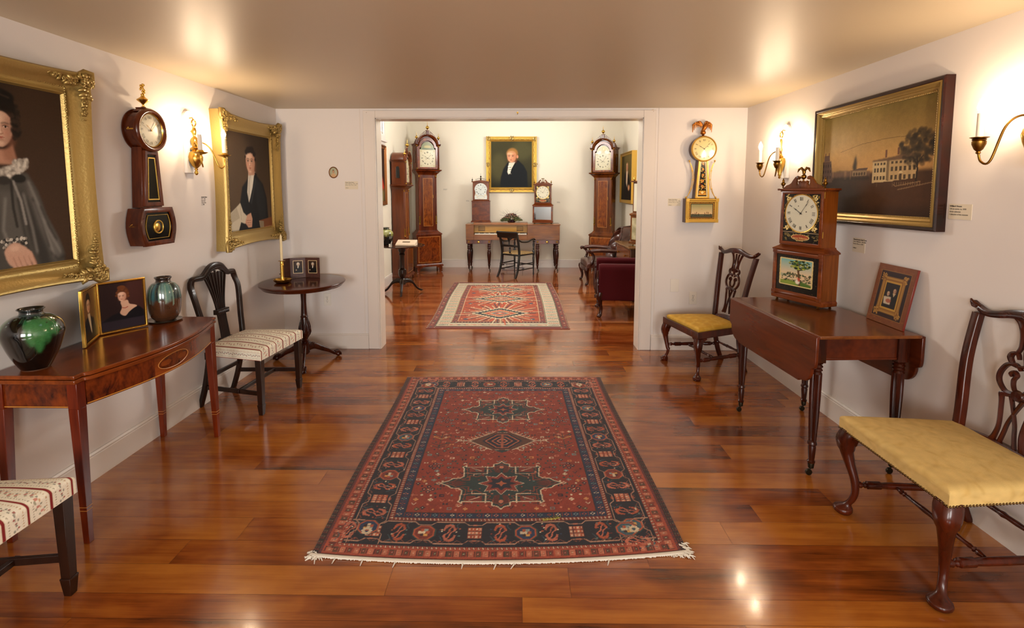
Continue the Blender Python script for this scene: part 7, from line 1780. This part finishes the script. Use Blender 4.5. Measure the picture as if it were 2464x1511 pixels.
# shelf clock with a mirror (right end of the piano)
t = shelf_clock('shelf_clock', 'shelf clock with a mirrored lower door at the right end of the piano', (.508, 10.04, z1+.018), -9)
for c in list(t.children):
    if c.name.startswith('lower_door'):
        for g in list(c.children): bpy.data.objects.remove(g)
        b = MB(); b.box(-.165, .165, -.135, -.127, .075, .32); obj('mirror', b, mat('mirror_glass', '#9aa4a8', .03, 1), c, smooth=0)
    if c.name.startswith('eagle_finial'): c.scale = (.6, 1, .75); c.location.z = .2
# shelf clock with solid lower case (left)
t = thing('shelf_clock', 'shelf clock with kidney-shaped white dial above a plain wooden base, left end of the piano', 'clock', (-.705, 10.05, ZP+.001), -2)
b = MB(); mould(b, .35, .13, [(0, .02), (.018, .02), (.03, .006), (.04, 0), (.40, 0), (.405, .008), (.415, .008), (.425, -.01), (.432, -.018)]); obj('base_case', b, wood('shelf_flame', '#4a1c0c', '#7c3c1c', .25, 'X', s=4, stretch=2.5, flame=1.2), t, smooth=30)
b = MB(); b.box(-.158, .158, -.115, 0, .432, .775); P = [(-.17, .775), (.17, .775), (.17, .79), (.10, .806), (0, .818), (-.10, .806), (-.17, .79)]; b.prism(P, -.13, 0); obj('hood_case', b, W_clock, t, bevel=.002)
b = MB(); P = [(-.118, .45), (.118, .45), (.122, .50), (.105, .56), (.108, .60), (.122, .64)]+[(.122*math.cos(a), .64+.118*math.sin(a)) for a in [PI*i/16 for i in range(1, 16)]]+[(-.122, .64), (-.108, .60), (-.105, .56), (-.122, .50)]
b.prism(P, -.1165, -.112); dl = obj('dial', b, mat('pale_dial', '#c9cec6', .3), t, smooth=0)
b = MB(); dial_marks(b, 0, .635, .115, -.117, h=.13, sw=.018); obj('numerals', b, M_ink, dl, smooth=0)
b = MB(); hands(b, 0, .635, .11, -.118, 302, 40); obj('clock_hands', b, M_ink, dl, smooth=0)
b = MB(); b.tube([(.07*math.cos(a), -.118, .49+.028*math.sin(a)) for a in [2*PI*i/24 for i in range(24)]], .0022, 5, closed=True)
for k in (-1, 1): scroll(b, k*.085, .525, .016, .004, 0, 1.2, -.118, -.1165, .005, sx=k)
obj('gilt_wreath', b, M_goldb, dl)
for x, k in ((0, 1.2), (-.165, .9), (.165, .9)):
    z = .80 if x else .815; b = MB(); b.box(x-.014, x+.014, -.125, -.097, z-.02, z+(.0 if x else .045)); z += 0 if x else .045
    b.lathe([(.008, z), (.004, z+.006), (.014*k, z+.022), (.012*k, z+.030), (.003, z+.04), (.0015, z+.075*k)], 14, (x, -.111, 0)); obj('finial', b, mat('dark_brass', '#3a2a16', .35, .9), t)
b = MB()
for sx in (-1, 1):
    for x0, z0 in ((.03, .845), (.06, .835), (.09, .825)): scroll(b, sx*x0, z0, .014, .003, 0, 1.2, -.12, -.114, .004, sx=sx)
obj('fretwork', b, M_iron, t, smooth=0)

# flower arrangement
t = thing('flower_arrangement', 'low arrangement of dried flowers and greenery in a dark bowl on the piano', 'flowers', (-.115, 9.98, ZP+.001))
b = MB(); b.lathe([(.001, 0), (.06, 0), (.075, .006), (.09, .05), (.085, .05), (.07, .012), (.001, .01)], 28); obj('bowl', b, mat('dark_purple_glaze', '#2a0c20', .25, coat=.5), t)
rnd = random.Random(14)
def sprays(nm, cols, n, rmin, rmax, zlo, zhi, leafsz, kind):
    for ci, c in enumerate(cols):
        b = MB()
        for i in range(n):
            a = rnd.uniform(0, 2*PI); q = rnd.uniform(rmin, rmax); x, y, z = q*math.cos(a), q*.55*math.sin(a)-.01, lerp(zhi, zlo, (q/rmax)**1.6)+rnd.uniform(-.02, .015)
            x = max(min(x, .24), -.24)
            if kind == 'leaf':
                dx, dz = math.cos(a)*leafsz, rnd.uniform(-.6, .7)*leafsz; b.tube([(x*.6, y*.6, z*.8+.01), (x, y, z), (x+dx, y+rnd.uniform(-.01, .01), z+dz)], [.002, leafsz*.22, .001], 4, sq=(1, .35))
            else:
                b.sph((x, y, z), (leafsz*rnd.uniform(.7, 1.1),)*3, 7, 5)
                for k in range(4): u = rnd.uniform(0, 6.3); b.sph((x+leafsz*.6*math.cos(u), y-leafsz*.4, z+leafsz*.6*math.sin(u)), leafsz*.5, 6, 4)
        o = obj(nm, b, mat('flora_'+nm+str(ci), c, .8), t, smooth=60); o['kind'] = 'stuff'
sprays('foliage', ('#34461f', '#5c6630', '#2a3a1c', '#6a5a34'), 150, .04, .21, .035, .125, .022, 'leaf')
sprays('blossoms', ('#7a5c44', '#4a1a26', '#8c7450', '#9a6a58', '#30101e'), 26, .02, .19, .075, .165, .010, 'flower')
b = MB()
for i in range(26): a = rnd.uniform(0, PI); L_ = rnd.uniform(.12, .27); x0 = rnd.uniform(-.08, .08); b.tube([(x0, 0, .1), (x0+.6*L_*math.cos(a), -.01, .1+.6*L_*math.sin(a)*.8), (x0+L_*math.cos(a), -.02, .1+L_*math.sin(a)*.75)], [.0014, .001, .0006], 4)
o = obj('twigs', b, mat('twig', '#4a3a24', .8), t); o['kind'] = 'stuff'

# portrait over the piano
def portrait3():
    cv = Cv(240, 262, '#3a3822'); cv.grad('#3f3c24', '#2c2a1c', 0, 1); cv.ell(.2, .55, .2, .3, '#5c5634', .5, 14); cv.ell(.75, .2, .25, .2, '#5a5634', .5, 14)
    cv.poly([(.22, 1), (.24, .78), (.30, .60), (.40, .46), (.55, .42), (.68, .42), (.80, .52), (.88, .66), (.9, 1)], '#16191c', 1, 2)
    cv.poly([(.44, .46), (.62, .44), (.56, .52), (.50, .62), (.43, .72), (.40, .66), (.42, .56)], '#d8d0ba', 1, 1)
    for y in (.54, .59, .64, .68): cv.ell(.45, y, .035, .018, '#efe8d6', 1, 0); cv.ell(.47, y+.02, .03, .01, '#8a8474', .8, 0)
    cv.poly([(.62, .40), (.68, .42), (.55, .56), (.46, .74), (.50, .60)], '#0f1112', 1)
    cv.ell(.52, .26, .135, .115, '#9a6c36', 1, 3); face(cv, .505, .325, .118, '#d89a74', '#e8b48e', '#a05a38', '#7a4a22', -.12, k=1.22); cv.ell(.645, .33, .022, .035, '#d08a68', 1, 1)
    for i in range(22): cv.line([(.41+i*.0095, .205-.02*math.sin(i/7)), (.405+i*.0095, .235+.012*(i % 3))], .007, ('#a8783c', '#8a5e2c', '#bd8f50')[i % 3], .8, 1)
    cv.noise(.08); return cv
t = thing('framed_portrait', 'gilt-framed portrait of a man in a black coat and ruffled shirt above the piano', 'painting', (-.119, YF, 2.052), 0)
b = MB(); frame_mb(b, 1.0, 1.09, [(0, 0), (0, .05), (.006, .06), (.018, .06), (.026, .045), (.045, .04), (.06, .05), (.066, .05), (.085, .03), (.1, .02), (.1, 0)], n=1); fr = obj('picture_frame', b, M_goldb, t, smooth=40)
b = MB(); rnd = random.Random(6)
for (x, z) in [(sx*.455, sz*.50) for sx in (-1, 1) for sz in (-1, 1)]+[(0, .505), (0, -.505), (-.46, 0), (.46, 0)]:
    n = 5 if abs(x) > .4 and abs(z) > .4 else 4
    for k in range(n+3):
        a = rnd.uniform(0, 6.3); b.tube([(x+.035*math.cos(a+u)*(1-u/8), -.066, z+.035*math.sin(a+u)*(1-u/8)) for u in [i*.5 for i in range(9)]], .006, 5)
    for k in range(10): a = rnd.uniform(0, 6.3); q = rnd.uniform(0, .05); b.sph((x+q*math.cos(a), -.064, z+q*math.sin(a)), rnd.uniform(.006, .013), 6, 5)
for z in (.508, -.508):
    for i in range(40): x = -.40+.8*i/39; b.sph((x, -.052, z-math.copysign(.018, z)+.006*math.sin(i*1.2)), .008, 6, 4)
for x in (.463, -.463):
    for i in range(44): z = -.44+.88*i/43; b.sph((x-math.copysign(.018, x)+.006*math.sin(i*1.2), -.052, z), .008, 6, 4)
o = obj('scroll_ornament', b, M_gold, fr, smooth=60)
grid('canvas', portrait3(), .81, .90, V_oil, t, loc=(0, -.022, 0))
# side wall pictures
def dim_portrait(k):
    cv = Cv(70, 84, '#2a1c12'); cv.noise(.1)
    if k: cv.grad('#6a5a30', '#1c140e'); cv.poly([(.1, 1), (.3, .4), (.6, .35), (.85, .6), (.9, 1)], '#1c1410', 1, 2); cv.poly([(.45, .35), (.6, .35), (.55, .7), (.45, .62)], '#d0b090', 1, 1); face(cv, .52, .26, .09, '#c89068', '#dcae84', '#8a5030', '#3a2412'); cv.ell(.7, .72, .08, .06, '#c08860', 1, 1)
    else: cv.rect(0, 0, 1, 1, '#2c140c', .8); cv.poly([(.5, .62), (.8, .55), (.95, .75), (.6, .8)], '#a8301a', 1, 2); cv.poly([(.55, .75), (.95, .78), (.9, 1), (.5, 1)], '#6a5c34', 1, 2)
    return cv
for nm, loc, rz, w_, h_, k, m_ in (('gilt-framed dark painting cut by the left jamb, on the far room left wall', (FL, 7.80, 1.78), 90, .80, .93, 0, M_golddk), ('gilt-framed portrait on the far room right wall beside the angled clock', (FR, 9.51, 1.775), -90, 1.02, .93, 1, M_goldb)):
    t = thing('framed_painting', nm, 'painting', loc, rz); D = .035 if k == 0 else .085
    b = MB(); frame_mb(b, w_, h_, [(0, 0), (0, D), (.012, D+.004), (.03, D-.01), (.05, D-.012), (.06, D-.02), (.06, 0)], n=1); obj('picture_frame', b, m_, t, smooth=30)
    grid('canvas', dim_portrait(k), w_-.11, h_-.11, V_oil, t, loc=(0, -D+.022, 0))
wall_label('small label on the far wall between corner clock and left shelf clock', (-1.435, YF, 1.555), 0, .10, .05, ['Tall Case Clock', 'Aaron Willard'], .011, False)
wall_label('small label on the far wall just right of the mirrored shelf clock', (.83, YF, 1.30), 0, .10, .05, ['Shelf Clock', 'Aaron Willard'], .011, False)
wall_label('small label on the far wall left of the plain-based shelf clock', (-.98, YF, 1.33), 0, .10, .05, ['Shelf Clock', 'Simon Willard'], .011, False)

# ---------------------------------------------------------------- black armchair
t = thing('armchair', 'black painted armchair with rush seat drawn up to the piano', 'chair', (.0, 9.235, 0), 143); t.scale = (.96, .96, .97)
M_blk = mat('black_paint', '#0d0c0a', .3, coat=.3); wd, dp = .46, .42
for s_ in (-1, 1):
    P = cr([(s_*.21, dp/2+.13, 0), (s_*.205, dp/2+.05, .15), (s_*.2, dp/2, .40), (s_*.2, dp/2+.01, .55), (s_*.205, dp/2+.05, .72), (s_*.21, dp/2+.10, .84)], 6)
    b = MB(); b.rings([[(p[0]-.014, p[1]-.022, p[2]), (p[0]+.014, p[1]-.022, p[2]), (p[0]+.014, p[1]+.022, p[2]), (p[0]-.014, p[1]+.022, p[2])] for p in P]); obj('rear_post', b, M_blk, t, bevel=.004)
    b = MB(); b.lathe([(.011, 0), (.016, .03), (.012, .06), (.019, .28), (.021, .34), (.014, .35), (.02, .365), (.014, .375), (.022, .39), (.022, .47), (.013, .48), (.018, .50), (.012, .52), (.02, .58), (.012, .62), (.016, .65), (.02, .66)], 16, (s_*.225, -dp/2, 0)); obj('leg', b, M_blk, t, smooth=45)
    A = cr([(s_*.205, dp/2+.03, .70), (s_*.215, dp/2-.06, .655), (s_*.225, -.02, .645), (s_*.235, -.12, .675), (s_*.235, -dp/2-.0, .685), (s_*.232, -dp/2-.03, .665), (s_*.23, -dp/2-.02, .645)], 6)
    b = MB(); b.tube(A, [.014]*(len(A)-8)+[.018]*8, 8); obj('arm', b, M_blk, t, smooth=60)
    for z in (.14, .24): b = MB(); b.tube([(s_*.225, -dp/2, z), (s_*.205, dp/2+.06, z)], .010, 7); obj('stretcher', b, M_blk, t)
b = MB(); b.tube([(-.225, -dp/2, .2), (.225, -dp/2, .2)], .011, 7); obj('stretcher', b, M_blk, t)
b = MB(); R = []
for i in range(15): u = i/14; x = lerp(-.235, .235, u); yy = dp/2+.085+.03*math.sin(PI*u); R.append([(x, yy-.016, .735), (x, yy+.012, .73), (x, yy+.030, .80), (x, yy+.05, .835), (x, yy+.03, .852), (x, yy+.008, .84)])
b.rings(R); obj('crest_rail', b, M_blk, t, smooth=50)
b = MB(); b.box(-.19, .19, dp/2+.02, dp/2+.035, .56, .60); obj('back_rail', b, M_blk, t, bevel=.003)
b = MB(); b.lathe([(.012, .44), (.022, .47), (.01, .50), (.018, .55)], 12, (0, dp/2+.02, 0)); b.lathe([(.016, .60), (.01, .64), (.02, .68), (.035, .72), (.03, .735)], 12, (0, dp/2+.045, 0)); obj('back_spindle', b, M_blk, t)
b = MB(); b.prism([(-.225, -dp/2-.02), (.225, -dp/2-.02), (.205, dp/2+.01), (-.205, dp/2+.01)], .395, .425, 'Z'); obj('seat_rail', b, M_blk, t, bevel=.008)
seat_pad('rush_seat', t, .46, .40, .42, .42, .445, .012, mat('rush', '#a88a5a', .85, bump=.8, bscale=60, var='#8a6c40', vscale=50), None, nx=24, ny=24, rad=.02)

# ---------------------------------------------------------------- tripod table near the left jamb
TX, TY = -1.715, 7.52
t = thing('pedestal_table', 'dark tripod table by the left jamb of the far room holding an olive vase', 'table', (TX, TY, 0))
b = MB(); b.lathe([(.001, .72), (.32, .72), (.335, .728), (.335, .74), (.30, .738), (.001, .738)], 48); obj('tabletop', b, wood('dark_top', '#24100a', '#4a2214', .15, 'X', s=3, coat=.8), t, smooth=40)
b = MB(); b.lathe([(.044, .15), (.048, .2), (.04, .235), (.03, .245), (.05, .27), (.06, .32), (.056, .37), (.034, .385), (.042, .395), (.034, .40), (.034, .58), (.046, .60), (.034, .62), (.054, .66), (.058, .70), (.04, .72)], 30); obj('column', b, W_dark, t, smooth=45)
for a in (-82, 38, 172): tripod_leg(W_dark, math.radians(a), .335, .19, 'snake', t, w=.048)
def paint_olive(cv):
    cv.a[:] = lin('#8a8a4a'); cv.noise(.15, 2); rnd = random.Random(3); cv.rect(0, .52, 1, 1, '#0c0c0a', 1, 1)
    for i in range(40): x = rnd.random(); L_ = rnd.uniform(.25, .5); w = .02; cv.poly([(x-w, .6), (x+w, .6), (x, L_)], '#12120e', .95)
    cv.rect(0, 0, 1, .14, '#1a1a14', .9, 1)
vase('olive_vase', 'olive and black glazed vase on the far tripod table', 'vase', (-1.935, 7.46, .7405), [(.05, .002), (.07, .03), (.098, .09), (.112, .15), (.108, .19), (.08, .225), (.05, .24), (.048, .25), (.058, .262)], paint_olive, n=90, rows=70)
t = thing('display_box', 'small cream slanted box with a printed plaque on the far tripod table', 'box', (-1.625, 7.44, .7405), -4)
b = MB(); b.prism([(-.085, 0), (.07, 0), (.07, .075), (.055, .08), (-.085, .022)], -.145, .145, 'X'); bx = obj('case', b, mat('cream_case', '#d9c2a8', .5), t, bevel=.003)
sl = math.atan2(.058, .14)
b = MB(); b.box(-.055, .055, -.012, .012, 0, .002); obj('plaque', b, mat('plaque_dark', '#5a4426', .4), bx, loc=(0, -.013, .0535), rot=(sl, 0, 0))
b = MB(); b.lathe([(.001, 0), (.012, .0), (.008, .006), (.004, .016), (.010, .024), (.008, .032), (.001, .038)], 14)
tag(obj('figurine', b, mat('china', '#e6ded0', .2, coat=.5), loc=(-1.845, 7.30, .7405)), 'tiny white china figurine between the olive vase and the cream box', 'figurine')

# ---------------------------------------------------------------- armchairs on the right
def leg_cab(b, x, y, dx, dy, h, r=.03):
    ks = cr([(h, .0, r*1.3), (h*.85, .012, r*1.25), (h*.6, .004, r*.85), (h*.35, -.012, r*.6), (h*.15, -.008, r*.55), (h*.06, .008, r*.8), (0, .012, r*.5)], 4)
    b.rings([[(x+dx*o_+q*math.cos(a), y+dy*o_+q*math.sin(a), max(z, 0)) for a in [2*PI*j/14 for j in range(14)]] for z, o_, q in ks])
# red velvet armchair (front faces -y local)
t = thing('armchair', 'dark red velvet armchair with carved legs, half hidden by the right jamb', 'chair', (1.37, 6.42, 0), -96); t.scale = (1, 1, 1.04)
M_velv = mat('red_velvet', '#42060b', .85, sheen=.08, spec=.15, bump=.15, bscale=40); M_carv = W_turn
for s_ in (-1, 1):
    b = MB(); y0, y1 = -.35, .36; x = s_*.29; R = []
    prof = [(-.035, .215), (.035, .215), (.038, .40), (.05, .52), (.062, .56), (.062, .60), (.045, .628), (0, .638), (-.045, .628), (-.055, .60), (-.04, .56), (-.036, .40)]
    for y, g in ((y0, .8), (y0+.012, .95), (y0+.03, 1), (y1, 1)): R.append([(x+px*g*(s_), y, .41+(z-.41)*(.97 if g < 1 else 1)) for px, z in prof])
    b.rings(R); obj('arm', b, M_velv, t, smooth=60)
    b = MB(); leg_cab(b, x, y0+.02, s_*.3, -1, .30, .036)
    for k in range(7):
        z = .10+k*.065
        if z < .52: scroll(b, x, z+.03, .024, .006, k*1.3, 1.2, y0-.022, y0+.0, .012, sx=s_)
    b.tube(cr([(x, y0-.0, .24), (x+s_*.005, y0-.018, .34), (x, y0-.012, .46), (x+s_*.01, y0-.0, .55)], 5), [.03]*5+[.026]*5+[.02]*6, 10); b.lathe([(.001, -.012), (.012, -.01), (.012, .01), (.001, .012)], 12, (x, y0, .013), 'X')
    obj('carved_front_leg', b, M_carv, t, smooth=60)
    b = MB(); b.tube([(s_*.27, .33, .2), (s_*.27, .36, .1), (s_*.27, .40, .0)], [.026, .02, .016], 8); obj('leg', b, M_carv, t)
b = MB(); b.box(-.26, .26, -.33, .34, .19, .34); obj('seat_frame', b, M_velv, t, bevel=.02, seg=3)
b = MB(); b.box(-.25, .25, -.34, .30, .34, .43); obj('seat_cushion', b, M_velv, t, bevel=.035, seg=4)
b = MB(); R = [[(-.30, y, z), (.30, y, z), (.30, y+.11, z), (-.30, y+.11, z)] for y, z in ((.27, .30), (.28, .55), (.31, .75), (.36, .95))]; b.rings(R); obj('backrest', b, M_velv, t, bevel=.04, seg=4)
# brown leather spoon-back armchair
t = thing('armchair', 'brown leather armchair with tufted spoon back beyond the red armchair', 'chair', (1.48, 8.60, 0), -88); t.scale = (1, 1.12, .95)
M_leath = mat('brown_leather', '#3c1c14', .32, coat=.3, bump=.25, bscale=70, var='#54291c', vscale=6)
seat_pad('seat', t, .66, .52, .56, .30, .40, .07, M_leath, Cv(30, 30, '#4a2418'), rad=.05, yc=-.04)
b = MB(); R = [[(x, -.33-.03*math.cos(x*4), z) for z in (.24, .31)]+[(x, -.29, z) for z in (.31, .24)] for x in [lerp(-.31, .31, i/12) for i in range(13)]]; b.rings(R); obj('seat_rail', b, M_carv, t, bevel=.006)
for s_ in (-1, 1):
    b = MB(); leg_cab(b, s_*.29, -.31, s_*.5, -.86, .30, .03); obj('leg', b, M_carv, t, smooth=60)
    b = MB(); b.tube([(s_*.22, .22, .3), (s_*.22, .27, .12), (s_*.22, .33, 0)], [.024, .02, .016], 8); obj('leg', b, M_carv, t)
    A = cr([(s_*.29, -.30, .30), (s_*.32, -.24, .40), (s_*.31, -.22, .50), (s_*.31, -.27, .575), (s_*.31, -.31, .59), (s_*.31, -.30, .56)], 5)
    b = MB(); b.tube(A, [.026]*6+[.02]*8+[.024]*(len(A)-14), 9); obj('arm_support', b, M_carv, t, smooth=60)
    A = cr([(s_*.31, -.27, .59), (s_*.315, -.12, .60), (s_*.30, .05, .585), (s_*.25, .17, .58)], 5); b = MB(); b.tube(A, [.024]+[.042]*(len(A)-2)+[.024], 10, sq=(.8, 1.1)); obj('arm_pad', b, M_leath, t, smooth=60)
cv = Cv(50, 60, '#46241a')
def spoon(X, Y):
    u = X/.5*2; v = Y/.5+.5; hw_ = .19+.10*np.sin(PI*np.clip(v, 0, 1)**.8)*(v > 0)-.03*v; hw_ = np.where(v > .75, hw_*np.sqrt(np.clip(1-((v-.75)/.27)**2, .04, 1)), hw_)
    x = u*hw_; z = .36+v*.60; y = .24+.17*v**1.4-.18*u**2; y = y+.018*np.cos(u*9)*np.cos(v*22); return x, z, -(y)
o = grid('tufted_back', cv, .5, .5, M_leath, t, fn=spoon, flat='XZ'); sd = o.modifiers.new('thick', 'SOLIDIFY'); sd.thickness = .05; sd.offset = 0
b = MB(); P = []
for i in range(41):
    v = i/40; 
    P.append(v)
L_ = [];
for v in [i/24 for i in range(25)]:
    hw_ = .19+.10*math.sin(PI*v**.8)-.03*v; hw_ *= math.sqrt(max(1-((v-.75)/.27)**2, .04)) if v > .75 else 1; L_.append((hw_+.012, .065+.17*v**1.4, .36+v*.60))
b.tube([(-x, y, z) for x, y, z in L_]+[(0, L_[-1][1]+.15, .99)]+[(x, y, z) for x, y, z in L_[::-1]], .018, 9); obj('back_frame', b, M_carv, t, smooth=60)
# chest with the shelf clock, mostly behind the jamb
t = thing('low_chest', 'brown wooden chest by the right wall with a clock on top, behind the red armchair', 'chest', (FR-.02, 7.50, 0), -90); t.scale = (1.22, 1.5, 1.085)
b = MB(); b.box(-.40, .40, -.33, 0, .10, .68); obj('body', b, mat('chest_side', '#5a3418', .35, var='#3a2010', vscale=5), t, bevel=.004)
b = MB(); b.box(-.42, .42, -.35, 0, .68, .70); obj('chest_top', b, wood('chest_top', '#5c3a1c', '#8a6234', .2, 'X', s=3), t, bevel=.004)
for z0_, z1_ in ((.12, .29), (.30, .47), (.48, .66)):
    b = MB(); b.box(-.37, .37, -.337, -.32, z0_, z1_); d_ = obj('drawer', b, W_clock, t, bevel=.003)
    for x in (-.2, .2): b = MB(); b.lathe([(.006, -.335), (.014, -.355), (.001, -.36)], 14, (x, 0, (z0_+z1_)/2), 'Y'); obj('knob', b, M_brass, d_)
for sx in (-1, 1):
    for y in (-.29, -.04): b = MB(); b.lathe([(.015, 0), (.025, .03), (.02, .10)], 14, (sx*.36, y, 0)); obj('foot', b, W_dark, t)
t = thing('shelf_clock', 'narrow clock with pale panels on the chest, cut off by the right jamb', 'clock', (1.80, 7.33, .761), -62)
b = MB(); mould(b, .24, .13, [(.02, .015), (.05, .015), (.06, 0), (.42, 0), (.43, .012), (.45, .012), (.47, -.02), (.90, -.02), (.905, .01), (.92, .01)]); obj('case', b, wood('small_clock', '#3c180c', '#8a5020', .3, 'Z', s=4), t)
b = MB(); b.box(-.085, .085, -.134, -.128, .085, .395); obj('lower_tablet', b, mat('pale_tablet', '#b9ad88', .3, var='#8a8060', vscale=9), t)
b = MB(); b.box(-.078, .078, -.114, -.108, .49, .88); obj('upper_tablet', b, mat('pale_tablet2', '#d0c8b0', .3), t)
for x in (-.09, .09): b = MB(); b.sph((x, -.1, .012), .014, 10, 7); obj('foot', b, M_brass, t)
b = MB(); z = .92; b.box(-.02, .02, -.1, -.05, z, z+.10); b.lathe([(.02, z+.10), (.008, z+.11), (.03, z+.14), (.008, z+.17), (.001, z+.22)], 16, (0, -.075, 0)); b.lathe([(.01, z), (.022, z+.03), (.001, z+.07)], 14, (-.10, -.09, 0)); b.lathe([(.01, z), (.022, z+.03), (.001, z+.07)], 14, (.10, -.09, 0)); obj('finial', b, M_brass, t, smooth=60)
# ---------------------------------------------------------------- light
w = bpy.data.worlds.new('world'); sc.world = w; w.use_nodes = True; bg = w.node_tree.nodes['Background']
bg.inputs['Color'].default_value = (.86, .93, 1, 1); bg.inputs['Strength'].default_value = 2.0
def area(nm, loc, rot, sx, sy, e, c):
    l = bpy.data.lights.new(nm, 'AREA'); l.shape = 'RECTANGLE'; l.size = sx; l.size_y = sy; l.energy = e; l.color = c
    o = bpy.data.objects.new(nm, l); COL.objects.link(o); o.location = loc; o.rotation_euler = rot; return o
for i, (a, c) in enumerate(NW): area('daylight', ((a+c)/2, YN-.16, 1.4), (PI/2, 0, 0), c-a, 1.3, LN, (1, .97, .93))  # added front-room fill lamps outside the unseen windows, tinted like daylight
area('daylight', (FL-.17, (WL0+WL1)/2, 2.77), (0, -PI/2-.35, 0), .7, WL1-WL0, LW, (1, .97, .92))
area('daylight', (FR+.17, 7.25, 2.77), (0, PI/2+.35, 0), .7, 1.9, LW, (1, .97, .92))
